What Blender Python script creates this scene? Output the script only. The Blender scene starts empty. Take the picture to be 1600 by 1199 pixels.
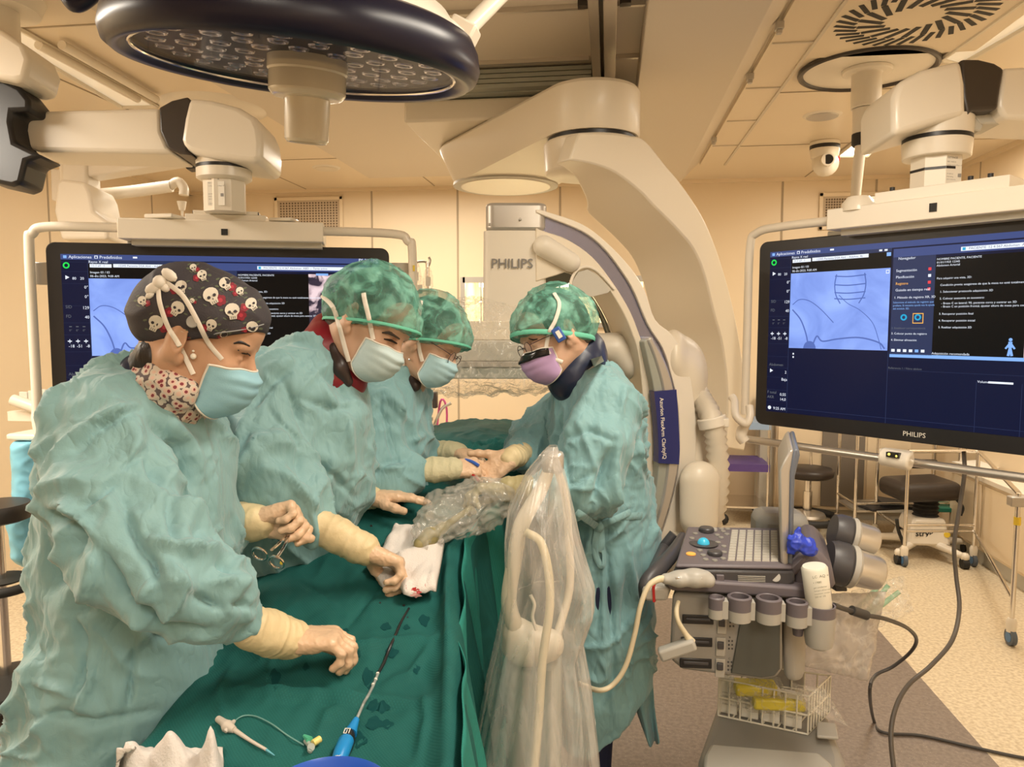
import bpy, bmesh, math, random
import numpy as np
import openvdb
from mathutils import Vector, Matrix, noise as mnoise
random.seed(7); np.random.seed(7)
SC = bpy.context.scene
COL = SC.collection
PI = math.pi
V = Vector
# ---------------------------------------------------------------- camera
F = 1155.0; CAMZ = 1.62; YAW = math.radians(7.4); PITCH = math.radians(4.6)
cam = bpy.data.objects.new('camera', bpy.data.cameras.new('camera')); COL.objects.link(cam)
cam.data.sensor_width = 36.0; cam.data.lens = F*36.0/1600.0
cam.location = (0, 0, CAMZ); cam.rotation_euler = (PI/2-PITCH, 0, YAW)
cam.data.clip_start = 0.05
SC.camera = cam
CF = V((-math.sin(YAW)*math.cos(PITCH), math.cos(YAW)*math.cos(PITCH), -math.sin(PITCH)))
CR = V((math.cos(YAW), math.sin(YAW), 0)); CU = CR.cross(CF)
CO = V((0, 0, CAMZ))
def ray(px, py): return CF + CR*((px-800)/F) + CU*((599.5-py)/F)
def P(px, py, d): return CO + ray(px, py)*d                 # d metres in front of the camera
def PZ(px, py, z): r = ray(px, py); return CO + r*((z-CAMZ)/r.z)
def PY(px, py, y): r = ray(px, py); return CO + r*(y/r.y)
def PX(px, py, x): r = ray(px, py); return CO + r*(x/r.x)
def PP(px, py, o, n): r = ray(px, py); return CO + r*((V(o)-CO).dot(n)/r.dot(n))
# ---------------------------------------------------------------- world, lights, exposure
SC.view_settings.view_transform = 'Standard'; SC.view_settings.look = 'None'
SC.view_settings.gamma = 1.0; SC.view_settings.use_curve_mapping = False
SC.view_settings.exposure = 0.27
w = bpy.data.worlds.new('world'); SC.world = w; w.use_nodes = True
bg = w.node_tree.nodes['Background']; bg.inputs[0].default_value = (1.0, 0.92, 0.78, 1); bg.inputs[1].default_value = 0.30
ROOM = dict(x0=-3.9, x1=2.73, y0=-2.4, y1=6.6, z=2.85)
def area(name, loc, size, power, color=(1, 0.90, 0.745), rot=(0, 0, 0)):
    l = bpy.data.lights.new(name, 'AREA'); l.shape = 'RECTANGLE'; l.size, l.size_y = size; l.energy = power; l.color = color
    o = bpy.data.objects.new(name, l); o.location = loc; o.rotation_euler = rot; COL.objects.link(o); o['kind'] = 'helper'; return o
area('room_light_front', (0.2, -0.6, 2.80), (1.8, 0.3), 46)
area('room_light_left', (-3.1, 1.6, 2.80), (0.3, 1.8), 88, (1, 0.90, 0.76))
area('room_light_right', (2.1, 4.3, 2.80), (0.35, 1.8), 48)
area('room_light_back', (-1.6, 5.4, 2.80), (1.6, 0.35), 45)
area('room_light_behind', (1.4, -1.6, 2.80), (1.2, 1.2), 34)
area('room_light_table', (0.6, 1.4, 2.70), (0.3, 1.2), 34)
# ---------------------------------------------------------------- materials
MATS = {}
def mat(name, col, rough=0.5, metal=0.0, bump=0.0, bscale=60, var=0.0, vscale=8, emit=None, estr=0, alpha=1.0, trans=0.0, sheen=0, coat=0, spec=0.5, sss=0, stretch=None, ior=1.45):
    if name in MATS: return MATS[name]
    m = bpy.data.materials.new(name); m.use_nodes = True; MATS[name] = m
    nt = m.node_tree; b = nt.nodes['Principled BSDF']; I = b.inputs
    I['Base Color'].default_value = (*col, 1); I['Roughness'].default_value = rough; I['Metallic'].default_value = metal
    I['Specular IOR Level'].default_value = spec; I['Alpha'].default_value = alpha; I['Transmission Weight'].default_value = trans; I['IOR'].default_value = ior
    if sheen: I['Sheen Weight'].default_value = sheen
    if coat: I['Coat Weight'].default_value = coat; I['Coat Roughness'].default_value = 0.15
    if sss: I['Subsurface Weight'].default_value = sss; I['Subsurface Radius'].default_value = (0.02, 0.008, 0.005)
    if emit: I['Emission Color'].default_value = (*emit, 1); I['Emission Strength'].default_value = estr
    if bump or var:
        tc = nt.nodes.new('ShaderNodeTexCoord'); src = tc.outputs['Object']
        if stretch:
            mp = nt.nodes.new('ShaderNodeMapping'); mp.inputs['Scale'].default_value = stretch; nt.links.new(src, mp.inputs[0]); src = mp.outputs[0]
    if var:
        n = nt.nodes.new('ShaderNodeTexNoise'); n.inputs['Scale'].default_value = vscale; n.inputs['Detail'].default_value = 5; nt.links.new(src, n.inputs['Vector'])
        r = nt.nodes.new('ShaderNodeMapRange'); r.inputs[1].default_value = 0.3; r.inputs[2].default_value = 0.7; r.inputs[3].default_value = 1-var; r.inputs[4].default_value = 1+var
        nt.links.new(n.outputs['Fac'], r.inputs[0])
        h = nt.nodes.new('ShaderNodeHueSaturation'); h.inputs['Color'].default_value = (*col, 1); nt.links.new(r.outputs[0], h.inputs['Value']); nt.links.new(h.outputs[0], I['Base Color'])
    if bump:
        n = nt.nodes.new('ShaderNodeTexNoise'); n.inputs['Scale'].default_value = bscale; n.inputs['Detail'].default_value = 4; nt.links.new(src, n.inputs['Vector'])
        bp = nt.nodes.new('ShaderNodeBump'); bp.inputs['Strength'].default_value = bump; bp.inputs['Distance'].default_value = 0.004
        nt.links.new(n.outputs['Fac'], bp.inputs['Height']); nt.links.new(bp.outputs[0], I['Normal'])
    return m
def nd(nt, typ, ins=None, **kw):
    n = nt.nodes.new(typ)
    for k, v in kw.items(): setattr(n, k, v)
    for k, v in (ins or {}).items():
        s = n.inputs[k]
        if hasattr(v, 'default_value'): nt.links.new(v, s)
        else: s.default_value = v
    return n
# ---------------------------------------------------------------- mesh builder
def frame(axis, up=None):
    z = V(axis).normalized(); u = V(up) if up is not None else (V((0, 0, 1)) if abs(z.z) < 0.95 else V((1, 0, 0)))
    x = u.cross(z)
    if x.length < 1e-6: x = V((1, 0, 0)).cross(z)
    x.normalize(); return x, z.cross(x), z
def catmull(pts, n=6):
    pts = [V(p) for p in pts]
    if len(pts) < 3 or n <= 1: return pts
    out = []
    for i in range(len(pts)-1):
        p0 = pts[i-1] if i else pts[0]*2-pts[1]; p1, p2 = pts[i], pts[i+1]; p3 = pts[i+2] if i+2 < len(pts) else p2*2-p1
        for k in range(n):
            t = k/n; out.append(0.5*((2*p1)+(p2-p0)*t+(2*p0-5*p1+4*p2-p3)*t*t+(3*p1-p0-3*p2+p3)*t**3))
    out.append(pts[-1]); return out
class MB:
    def __init__(s): s.v = []; s.f = []; s.m = []
    def add(s, vs, fs, mi=0):
        o = len(s.v); s.v += [tuple(p) for p in vs]; s.f += [tuple(i+o for i in f) for f in fs]; s.m += [mi]*len(fs); return s
    def box(s, c, size, R=None, mi=0):
        c = V(c); h = V(size)/2; vs = []
        for x, y, z in ((-1,-1,-1),(1,-1,-1),(1,1,-1),(-1,1,-1),(-1,-1,1),(1,-1,1),(1,1,1),(-1,1,1)):
            p = V((x*h.x, y*h.y, z*h.z)); vs.append(c+(R @ p if R is not None else p))
        return s.add(vs, [(0,3,2,1),(4,5,6,7),(0,1,5,4),(1,2,6,5),(2,3,7,6),(3,0,4,7)], mi)
    def bb(s, a, b, mi=0):
        a, b = V(a), V(b); return s.box((a+b)/2, [abs(b[i]-a[i]) for i in range(3)], mi=mi)
    def ring(s, c, x, y, r, n, ry=None): return [V(c)+x*(math.cos(2*PI*i/n)*r)+y*(math.sin(2*PI*i/n)*(r if ry is None else ry)) for i in range(n)]
    def loft(s, rings, cap=True, mi=0, closed=True):
        n = len(rings[0]); vs = [p for r in rings for p in r]; fs = []
        for j in range(len(rings)-1):
            for i in range(n if closed else n-1):
                k = (i+1) % n; fs.append((j*n+i, j*n+k, (j+1)*n+k, (j+1)*n+i))
        if cap and closed: fs.append(tuple(range(n-1, -1, -1))); fs.append(tuple((len(rings)-1)*n+i for i in range(n)))
        return s.add(vs, fs, mi)
    def cyl(s, a, b, r0, r1=None, n=24, mi=0, cap=True):
        a, b = V(a), V(b); x, y, z = frame(b-a); return s.loft([s.ring(a, x, y, r0, n), s.ring(b, x, y, r0 if r1 is None else r1, n)], cap, mi)
    def lathe(s, c, prof, axis=(0,0,1), n=32, mi=0, cap=True, up=None):     # prof [(r, h)]
        x, y, z = frame(axis, up); return s.loft([s.ring(V(c)+z*h, x, y, max(r, 1e-4), n) for r, h in prof], cap, mi)
    def tube(s, pts, r, n=10, sm=6, mi=0, cap=True, flat=None, up=None):
        ps = catmull(pts, sm); rs = r if isinstance(r, (list, tuple)) else [r]*len(pts)
        m = len(ps); rr = [float(np.interp(i/(m-1)*(len(rs)-1), range(len(rs)), rs)) for i in range(m)]
        rings = []; px = None
        for i, p in enumerate(ps):
            d = (ps[min(i+1, m-1)]-ps[max(i-1, 0)])
            if d.length < 1e-9: d = V((0,0,1))
            d.normalize()
            if px is None: px, _, _ = frame(d, up)
            px = (px-d*px.dot(d)); px.normalize(); py = d.cross(px)
            rings.append(s.ring(p, px, py, rr[i], n, rr[i]*(flat or 1)))
        return s.loft(rings, cap, mi)
    def prism(s, pts, ext, mi=0):
        a = [V(p) for p in pts]; n = len(a); e = V(ext); vs = a+[p+e for p in a]
        nrm = sum(((a[i]-a[0]).cross(a[(i+1) % n]-a[0]) for i in range(1, n-1)), V((0,0,0)))
        fs = [tuple(range(n)) if nrm.dot(e) < 0 else tuple(range(n-1,-1,-1))]
        fs.append(tuple(n+i for i in (range(n-1,-1,-1) if nrm.dot(e) < 0 else range(n))))
        for i in range(n):
            k = (i+1) % n; fs.append((k, i, n+i, n+k) if nrm.dot(e) < 0 else (i, k, n+k, n+i))
        return s.add(vs, fs, mi)
    def band(s, A, B, ext, mi=0, caps=True):       # strip between polylines A and B, extruded by ext
        e = V(ext); rings = [[a, b, b+e, a+e] for a, b in zip(map(V, A), map(V, B))]
        return s.loft(rings, caps, mi)
    def sph(s, c, r, n=16, R=None, mi=0):
        r = V((r, r, r)) if isinstance(r, (int, float)) else V(r); c = V(c); rings = []
        for j in range(n//2+1):
            t = PI*j/(n//2); q = []
            for i in range(n):
                a = 2*PI*i/n; st = max(math.sin(t), 1e-3); p = V((r.x*st*math.cos(a), r.y*st*math.sin(a), -r.z*math.cos(t))); q.append(c+(R @ p if R is not None else p))
            rings.append(q)
        return s.loft(rings, True, mi)
    def torus(s, c, R, r, axis=(0,0,1), n=40, m=10, mi=0, arc=1.0, up=None):
        x, y, z = frame(axis, up); return s.tube_closed([V(c)+x*(R*math.cos(2*PI*i/n))+y*(R*math.sin(2*PI*i/n)) for i in range(n)], r, z, m, mi)
    def tube_closed(s, ps, r, z, m=10, mi=0, ry=None):
        n = len(ps); rings = []
        for i in range(n):
            d = (ps[(i+1) % n]-ps[i-1]).normalized(); o = d.cross(z).normalized(); rings.append(s.ring(ps[i], o, z, r, m, ry))
        rings.append(rings[0]); return s.loft(rings, False, mi)
    def grid(s, fn, nu, nv, mi=0, wrap=False):
        vs = [fn(i/nu, j/nv) for j in range(nv+1) for i in range(nu+1)]
        return s.add(vs, [(j*(nu+1)+i, j*(nu+1)+i+1, (j+1)*(nu+1)+i+1, (j+1)*(nu+1)+i) for j in range(nv) for i in range(nu)], mi)
    def quad(s, a, b, c, d, mi=0): return s.add([a, b, c, d], [(0,1,2,3)], mi)
    def text(s, txt, o, ux, uy, size, mi=0, ext=0.0, align='LEFT', bold=0.0):
        cu = bpy.data.curves.new('t', 'FONT'); cu.body = txt; cu.size = 1; cu.align_x = align; cu.offset = bold; cu.resolution_u = 2
        ob = bpy.data.objects.new('t', cu); me = ob.to_mesh()
        ux, uy = V(ux).normalized(), V(uy).normalized(); n = ux.cross(uy); o = V(o)
        s.add([o+ux*(p.co.x*size)+uy*(p.co.y*size)+n*ext for p in me.vertices], [tuple(f.vertices) for f in me.polygons], mi)
        ob.to_mesh_clear(); bpy.data.objects.remove(ob); bpy.data.curves.remove(cu); return s
    def obj(s, name, mats, smooth=True, bevel=0, angle=40, solid=0, sub=0, bseg=2):
        me = bpy.data.meshes.new(name); me.from_pydata([tuple(p) for p in s.v], [], s.f)
        if not isinstance(mats, (list, tuple)): mats = [mats]
        for m in mats: me.materials.append(m)
        if len(mats) > 1: me.polygons.foreach_set('material_index', s.m)
        me.update()
        if smooth:
            me.polygons.foreach_set('use_smooth', [True]*len(me.polygons)); me.set_sharp_from_angle(angle=math.radians(angle))
        o = bpy.data.objects.new(name, me); COL.objects.link(o)
        if solid: md = o.modifiers.new('solid', 'SOLIDIFY'); md.thickness = solid; md.offset = 0
        if sub: md = o.modifiers.new('sub', 'SUBSURF'); md.levels = md.render_levels = sub
        if bevel: md = o.modifiers.new('bevel', 'BEVEL'); md.width = bevel; md.segments = bseg; md.limit_method = 'ANGLE'; md.angle_limit = math.radians(40); md.use_clamp_overlap = True
        return o
def tag(o, label=None, cat=None, group=None, kind=None):
    if label: o['label'] = label
    if cat: o['category'] = cat
    if group: o['group'] = group
    if kind: o['kind'] = kind
    return o
def adopt(child, parent):
    child.parent = parent
    def wt(q):
        return q.location.copy() if q.parent is None else wt(q.parent)+q.matrix_parent_inverse.translation+q.location
    child.matrix_parent_inverse = Matrix.Translation(-wt(parent))
    return child
class Thing:
    def __init__(s, name, label, cat, loc=(0,0,0), group=None, kind=None):
        s.o = bpy.data.objects.new(name, None); COL.objects.link(s.o); s.o.location = loc; s.o.empty_display_size = 0.05; tag(s.o, label, cat, group, kind)
    def part(s, name, mb, mats=None, parent=None, label=None, **kw):
        o = mb.obj(name, mats, **kw) if isinstance(mb, MB) else mb
        if label: o['label'] = label
        adopt(o, parent or s.o); return o
def single(name, mb, mats, label, cat, group=None, kind=None, **kw):
    return tag(mb.obj(name, mats, **kw), label, cat, group, kind)
def struct(name, mb, mats, **kw):
    return tag(mb.obj(name, mats, **kw), kind='structure')
def copy_tree(o, parent=None):
    c = o.copy(); COL.objects.link(c)
    if parent is not None: c.parent = parent
    for ch in list(o.children): copy_tree(ch, c)
    return c
# ---------------------------------------------------------------- numpy noise and distance fields
_perm = np.random.RandomState(3).permutation(256).astype(np.int32); _perm = np.concatenate([_perm, _perm, _perm])
_grad = np.random.RandomState(5).normal(size=(256, 3)).astype(np.float32); _grad /= np.linalg.norm(_grad, axis=1)[:, None]
def perlin(p):
    p = np.asarray(p, np.float32); i = np.floor(p).astype(np.int32); f = p-i; i &= 255; u = f*f*f*(f*(f*6-15)+10); res = 0
    for dx in (0, 1):
        wx = u[:, 0] if dx else 1-u[:, 0]
        for dy in (0, 1):
            wy = u[:, 1] if dy else 1-u[:, 1]
            for dz in (0, 1):
                wz = u[:, 2] if dz else 1-u[:, 2]
                h = _perm[_perm[_perm[(i[:, 0]+dx) & 255]+((i[:, 1]+dy) & 255)]+((i[:, 2]+dz) & 255)]
                res = res+wx*wy*wz*np.einsum('ij,ij->i', _grad[h], f-np.array([dx, dy, dz], np.float32))
    return res*1.4
def ridge(p, sharp=1.0):   # crease lines: 1 on the crease, falling off
    return np.clip(1-np.abs(perlin(p))*3.2*sharp, 0, 1)
class SDF:
    def __init__(s, h, k=0.02): s.h = h; s.k = k; s.pr = []; s.cut = []
    def cone(s, a, b, ra, rb, k=None, side=None, ratio=1.0, op='u'):
        s.pr.append(('c', np.array(a, float), np.array(b, float), ra, rb, s.k if k is None else k, None if side is None else np.array(V(side).normalized(), float), ratio, op)); return s
    def chain(s, pts, rs, k=None, side=None, ratio=1.0, sm=1):
        if sm > 1:
            q = catmull(pts, sm); rs = [float(np.interp(i/sm, range(len(rs)), rs)) for i in range(len(q))]
            rat = ratio; ratio = [float(np.interp(i/sm, range(len(rat)), rat)) for i in range(len(q))] if isinstance(rat, list) else rat; pts = q
        for i in range(len(pts)-1):
            rt = ratio[i] if isinstance(ratio, list) else ratio
            s.cone(pts[i], pts[i+1], rs[i], rs[i+1], k, side, rt)
        return s
    def ell(s, c, r, R=None, k=None, op='u'):
        s.pr.append(('e', np.array(c, float), np.array(r if hasattr(r, '__len__') else (r, r, r), float), np.array(R if R is not None else Matrix.Identity(3), float), 0, s.k if k is None else k, None, 1, op)); return s
    def half(s, o, n, k=0.0): s.cut.append((np.array(o, float), np.array(V(n).normalized(), float), k)); return s   # keeps the side opposite n
    def bounds(s):
        lo = np.full(3, 1e9); hi = -lo
        for p in s.pr:
            if p[8] != 'u': continue
            if p[0] == 'c':
                r = max(p[3], p[4])*max(1, p[7]); q = np.stack([p[1], p[2]]); a, b = q.min(0)-r, q.max(0)+r
            else: r = p[2].max(); a, b = p[1]-r, p[1]+r
            lo = np.minimum(lo, a); hi = np.maximum(hi, b)
        return lo-3*s.h, hi+3*s.h
    def mesh(s, name, m, disp=None, iso=0.0):
        h = s.h; lo, hi = s.bounds(); n = np.ceil((hi-lo)/h).astype(int)+1
        ax = [lo[i]+np.arange(n[i])*h for i in range(3)]
        FLD = np.full(tuple(n), 0.2, np.float32)
        for p in s.pr:
            k = p[5]; mg = k*1.3+4*h
            if p[0] == 'c':
                r = max(p[3], p[4])*max(1, p[7]); q = np.stack([p[1], p[2]]); a, b = q.min(0)-r-mg, q.max(0)+r+mg
            else: r = p[2].max(); a, b = p[1]-r-mg, p[1]+r+mg
            i0 = np.clip(np.floor((a-lo)/h).astype(int), 0, n-1); i1 = np.clip(np.ceil((b-lo)/h).astype(int)+1, 1, n)
            if (i1 <= i0).any(): continue
            X = ax[0][i0[0]:i1[0], None, None]; Y = ax[1][None, i0[1]:i1[1], None]; Z = ax[2][None, None, i0[2]:i1[2]]
            if p[0] == 'c':
                A, B, ra, rb = p[1], p[2], p[3], p[4]; ba = B-A; L2 = max(ba.dot(ba), 1e-12)
                x, y, z = X-A[0], Y-A[1], Z-A[2]; t = np.clip((x*ba[0]+y*ba[1]+z*ba[2])/L2, 0, 1)
                x = x-t*ba[0]; y = y-t*ba[1]; z = z-t*ba[2]
                if p[6] is not None and p[7] != 1:
                    sd = p[6]; u = x*sd[0]+y*sd[1]+z*sd[2]; d2 = x*x+y*y+z*z-u*u+(u/p[7])**2; d2 = np.maximum(d2, 0)
                else: d2 = x*x+y*y+z*z
                d = np.sqrt(d2)-(ra+(rb-ra)*t)
            else:
                Rm, rr = p[3], p[2]; x, y, z = X-p[1][0], Y-p[1][1], Z-p[1][2]
                u = [(x*Rm[0][i]+y*Rm[1][i]+z*Rm[2][i])/rr[i] for i in range(3)]
                q = np.sqrt(u[0]**2+u[1]**2+u[2]**2); g = np.sqrt((u[0]/rr[0])**2+(u[1]/rr[1])**2+(u[2]/rr[2])**2)
                d = q*(q-1)/np.maximum(g, 1e-6)
            sub = FLD[i0[0]:i1[0], i0[1]:i1[1], i0[2]:i1[2]]; d = d.astype(np.float32)
            if p[8] == 'u':
                if k > 0: e = np.maximum(k-np.abs(sub-d), 0)/k; sub[...] = np.minimum(sub, d)-e*e*k*0.25
                else: sub[...] = np.minimum(sub, d)
            else:
                d = -d
                if k > 0: e = np.maximum(k-np.abs(sub-d), 0)/k; sub[...] = np.maximum(sub, d)+e*e*k*0.25
                else: sub[...] = np.maximum(sub, d)
        for o, nn, k in s.cut:
            d = ((ax[0][:, None, None]-o[0])*nn[0]+(ax[1][None, :, None]-o[1])*nn[1]+(ax[2][None, None, :]-o[2])*nn[2]).astype(np.float32)
            FLD[...] = np.maximum(FLD, d)
        FLD = np.clip(FLD, -3*h, 3*h)
        g = openvdb.FloatGrid(3*h); g.copyFromArray(np.ascontiguousarray(FLD)); pts, quads = g.convertToQuads(isovalue=iso)
        pts = pts.astype(np.float64)*h+lo; quads = quads[:, ::-1] if True else quads
        return np_obj(name, pts, quads, m, disp)
def vnormals(pts, q):
    n = np.cross(pts[q[:, 2]]-pts[q[:, 0]], pts[q[:, 3]]-pts[q[:, 1]]); vn = np.zeros_like(pts)
    for i in range(4): np.add.at(vn, q[:, i], n)
    return vn/np.maximum(np.linalg.norm(vn, axis=1), 1e-12)[:, None]
def np_obj(name, pts, quads, m, disp=None):
    vn = vnormals(pts, quads)
    c = pts.mean(0)
    if np.einsum('ij,ij->i', vn, pts-c).sum() < 0: quads = quads[:, ::-1]; vn = -vn
    if disp is not None:
        d = disp(pts, vn); pts = pts+(vn*d[:, None] if d.ndim == 1 else d)
    me = bpy.data.meshes.new(name); nq = len(quads); me.vertices.add(len(pts)); me.vertices.foreach_set('co', pts.astype(np.float32).ravel())
    me.loops.add(nq*4); me.loops.foreach_set('vertex_index', quads.astype(np.int32).ravel()); me.polygons.add(nq)
    me.polygons.foreach_set('loop_start', np.arange(0, nq*4, 4, dtype=np.int32)); me.polygons.foreach_set('loop_total', np.full(nq, 4, np.int32))
    me.update(calc_edges=True); me.validate(); me.polygons.foreach_set('use_smooth', np.ones(nq, bool))
    for mm in (m if isinstance(m, (list, tuple)) else [m]): me.materials.append(mm)
    o = bpy.data.objects.new(name, me); COL.objects.link(o); return o
# ================================================================ materials
WALL = mat('wall_paint', (0.80, 0.66, 0.47), 0.35, var=0.03, vscale=0.7, spec=0.4)
CEILM = mat('ceiling_panel', (0.78, 0.66, 0.49), 0.32, var=0.03, vscale=0.5)
CEILB = mat('ceiling_beam', (0.66, 0.58, 0.47), 0.45)
SEAM = mat('panel_seam', (0.42, 0.34, 0.24), 0.7)
WHT = mat('white_enamel', (0.79, 0.72, 0.61), 0.32, coat=0.2)
WHT2 = mat('pale_enamel', (0.72, 0.66, 0.56), 0.4, bump=0.08, bscale=900)
CREAM = mat('machine_cream', (0.74, 0.66, 0.53), 0.38, coat=0.1)
CREAMD = mat('machine_grey_cream', (0.52, 0.49, 0.42), 0.45)
GREYG = mat('machine_grey_green', (0.34, 0.35, 0.30), 0.4)
SILV = mat('silver_paint', (0.50, 0.47, 0.43), 0.33, 0.5)
ALU = mat('brushed_aluminium', (0.62, 0.58, 0.52), 0.35, 0.85)
CHROME = mat('chrome', (0.75, 0.72, 0.68), 0.14, 1.0)
BLK = mat('black_plastic', (0.018, 0.017, 0.018), 0.35)
BLKM = mat('matt_black', (0.02, 0.019, 0.018), 0.6)
DKB = mat('dark_brown_joint', (0.045, 0.035, 0.028), 0.35)
BROWNB = mat('stool_vinyl', (0.032, 0.024, 0.02), 0.42, bump=0.1, bscale=300)
INK = mat('print_grey', (0.25, 0.24, 0.23), 0.6)
PAPER = mat('paper_label', (0.80, 0.76, 0.68), 0.7)
YEL = mat('yellow_tape', (0.85, 0.62, 0.05), 0.5)
LAMPON = mat('lamp_diffuser_lit', (0.9, 0.9, 0.85), 0.5, emit=(1.0, 0.90, 0.70), estr=6)
LAMPOFF = mat('lamp_diffuser', (0.80, 0.74, 0.62), 0.15, emit=(1.0, 0.86, 0.62), estr=0.25, coat=0.5)
# floor: speckled vinyl with a grey zone under the table
def floor_mat():
    m = bpy.data.materials.new('speckled_vinyl'); m.use_nodes = True; nt = m.node_tree; b = nt.nodes['Principled BSDF']
    tc = nd(nt, 'ShaderNodeTexCoord'); sp = nd(nt, 'ShaderNodeSeparateXYZ', {0: tc.outputs['Object']})
    def gt(a, v): return nd(nt, 'ShaderNodeMath', {0: a, 1: v}, operation='GREATER_THAN').outputs[0]
    def lt(a, v): return nd(nt, 'ShaderNodeMath', {0: a, 1: v}, operation='LESS_THAN').outputs[0]
    def mul(a, c): return nd(nt, 'ShaderNodeMath', {0: a, 1: c}, operation='MULTIPLY').outputs[0]
    X, Y = sp.outputs[0], sp.outputs[1]
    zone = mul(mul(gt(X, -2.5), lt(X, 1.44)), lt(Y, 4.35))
    n1 = nd(nt, 'ShaderNodeTexVoronoi', {'Vector': tc.outputs['Object'], 'Scale': 130.0})
    n2 = nd(nt, 'ShaderNodeTexNoise', {'Vector': tc.outputs['Object'], 'Scale': 60.0, 'Detail': 3.0})
    bei = nd(nt, 'ShaderNodeValToRGB', {0: n2.outputs['Fac']}); c = bei.color_ramp
    c.elements[0].position = .35; c.elements[0].color = (0.50, 0.40, 0.27, 1); c.elements[1].position = .62; c.elements[1].color = (0.68, 0.58, 0.42, 1)
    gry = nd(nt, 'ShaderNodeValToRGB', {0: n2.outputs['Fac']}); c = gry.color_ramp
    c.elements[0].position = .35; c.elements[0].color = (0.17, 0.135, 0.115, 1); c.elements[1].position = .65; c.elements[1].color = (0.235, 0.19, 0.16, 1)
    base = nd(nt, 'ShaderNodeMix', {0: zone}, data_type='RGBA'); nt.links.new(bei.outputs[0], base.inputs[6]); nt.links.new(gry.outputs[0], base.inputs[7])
    spk = nd(nt, 'ShaderNodeMath', {0: n1.outputs['Distance'], 1: 0.16}, operation='LESS_THAN')
    rnd = nd(nt, 'ShaderNodeSeparateColor', {0: n1.outputs['Color']}); sel = gt(rnd.outputs[0], 0.6)
    mk = mul(spk.outputs[0], sel); mk = mul(mk, 0.55)
    fin = nd(nt, 'ShaderNodeMix', {0: mk}, data_type='RGBA'); nt.links.new(base.outputs[2], fin.inputs[6]); fin.inputs[7].default_value = (0.62, 0.54, 0.44, 1)
    nt.links.new(fin.outputs[2], b.inputs['Base Color']); b.inputs['Roughness'].default_value = 0.42
    return m
R_ = ROOM
struct('floor', MB().bb((R_['x0']-.2, R_['y0']-.2, -0.1), (R_['x1']+.2, R_['y1']+.2, 0)), floor_mat())
struct('ceiling', MB().bb((R_['x0']-.2, R_['y0']-.2, R_['z']), (R_['x1']+.2, R_['y1']+.2, R_['z']+.12)), CEILM)
zc = R_['z']
def wall_with_hole(name, holes):
    m = MB(); y = R_['y1']; xs = sorted({R_['x0']-.2, R_['x1']+.2, *[h[0] for h in holes], *[h[1] for h in holes]}); zs = sorted({0, zc, *[h[2] for h in holes], *[h[3] for h in holes]})
    for i in range(len(xs)-1):
        for j in range(len(zs)-1):
            cx, cz = (xs[i]+xs[i+1])/2, (zs[j]+zs[j+1])/2
            if any(h[0] < cx < h[1] and h[2] < cz < h[3] for h in holes): continue
            m.bb((xs[i], y, zs[j]), (xs[i+1], y+.15, zs[j+1]))
    struct(name, m, WALL)
hatch = (-1.30, 0.30, 1.62, 2.02)   # pass-through opening
wall_with_hole('wall_back', [hatch, (1.30, 1.86, 0.9, 2.03)])
struct('wall_left', MB().bb((R_['x0']-.15, R_['y0'], 0), (R_['x0'], R_['y1'], zc)), WALL)
struct('wall_right', MB().bb((R_['x1'], R_['y0'], 0), (R_['x1']+.15, R_['y1'], zc)), WALL)
struct('wall_front', MB().bb((R_['x0']-.2, R_['y0']-.15, 0), (R_['x1']+.2, R_['y0'], zc)), WALL)
# panel seams and cove
m = MB(); y = R_['y1']
for px in (175, 581, 715, 875, 1222, 1368):
    q = PY(px, 330, y); m.bb((q.x-.008, y-.004, 0.0), (q.x+.008, y, zc))
m.bb((R_['x0'], y-.006, 0.98), (-2.6, y, 0.992))
struct('trim_1', m, SEAM)
m = MB(); m.bb((R_['x0'], y-.03, zc-.03), (R_['x1'], y, zc)); m.bb((R_['x0'], R_['y0'], zc-.03), (R_['x0']+.03, y, zc)); m.bb((R_['x1']-.03, R_['y0'], zc-.03), (R_['x1'], y, zc))
struct('trim_2', m, WALL)
m = MB()
for yy in (1.2, 2.4, 3.6, 4.8, 6.0): m.bb((R_['x1']-.004, yy-.006, 0), (R_['x1'], yy+.006, zc)); m.bb((R_['x0'], yy-.006, 0), (R_['x0']+.004, yy+.006, zc))
for xx in (-2.75, -1.55, 1.62): m.bb((xx-.005, -1, zc-.003), (xx+.005, y, zc))
for yy in (1.6, 2.9, 4.2, 5.4): m.bb((R_['x0'], yy-.005, zc-.003), (-.9, yy+.005, zc)); m.bb((.86, yy-.005, zc-.003), (R_['x1'], yy+.005, zc))
struct('trim_3', m, SEAM)
struct('baseboard_back', MB().bb((R_['x0'], y-.02, 0), (R_['x1'], y, .10)), mat('vinyl_cove', (0.42, 0.34, 0.25), 0.5))
# ceiling: central field of flat panels with slots, the long cover beam and the rail
m = MB(); m.bb((-2.0, -1.0, zc-.012), (.13, 6.1, zc-.002))
struct('ceiling_field', m, CEILB)
m = MB()
for yy in (1.8, 2.37, 2.93, 3.49): m.bb((-2.0, yy, zc-.030), (-.10, yy+.018, zc-.012)); m.bb((.02, yy, zc-.030), (.13, yy+.018, zc-.012))
struct('trim_4', m, ALU)
m = MB(); m.prism([(.125, -1, 2.72), (.545, -1, 2.72), (.67, -1, zc), (.125, -1, zc)], (0, 6.95, 0)); struct('ceiling_beam', m, CEILB, bevel=.004)
m = MB(); m.bb((.68, -1, zc-.02), (.86, 5.9, zc-.001)); struct('ceiling_strip', m, CEILM)
m = MB()
for yy in [1.55+.62*i for i in range(7)]: m.bb((.69, yy, zc-.026), (.86, yy+.012, zc-.02))
m.bb((.86, -1, zc-.028), (.875, 5.9, zc)); struct('trim_5', m, CEILB)
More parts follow.
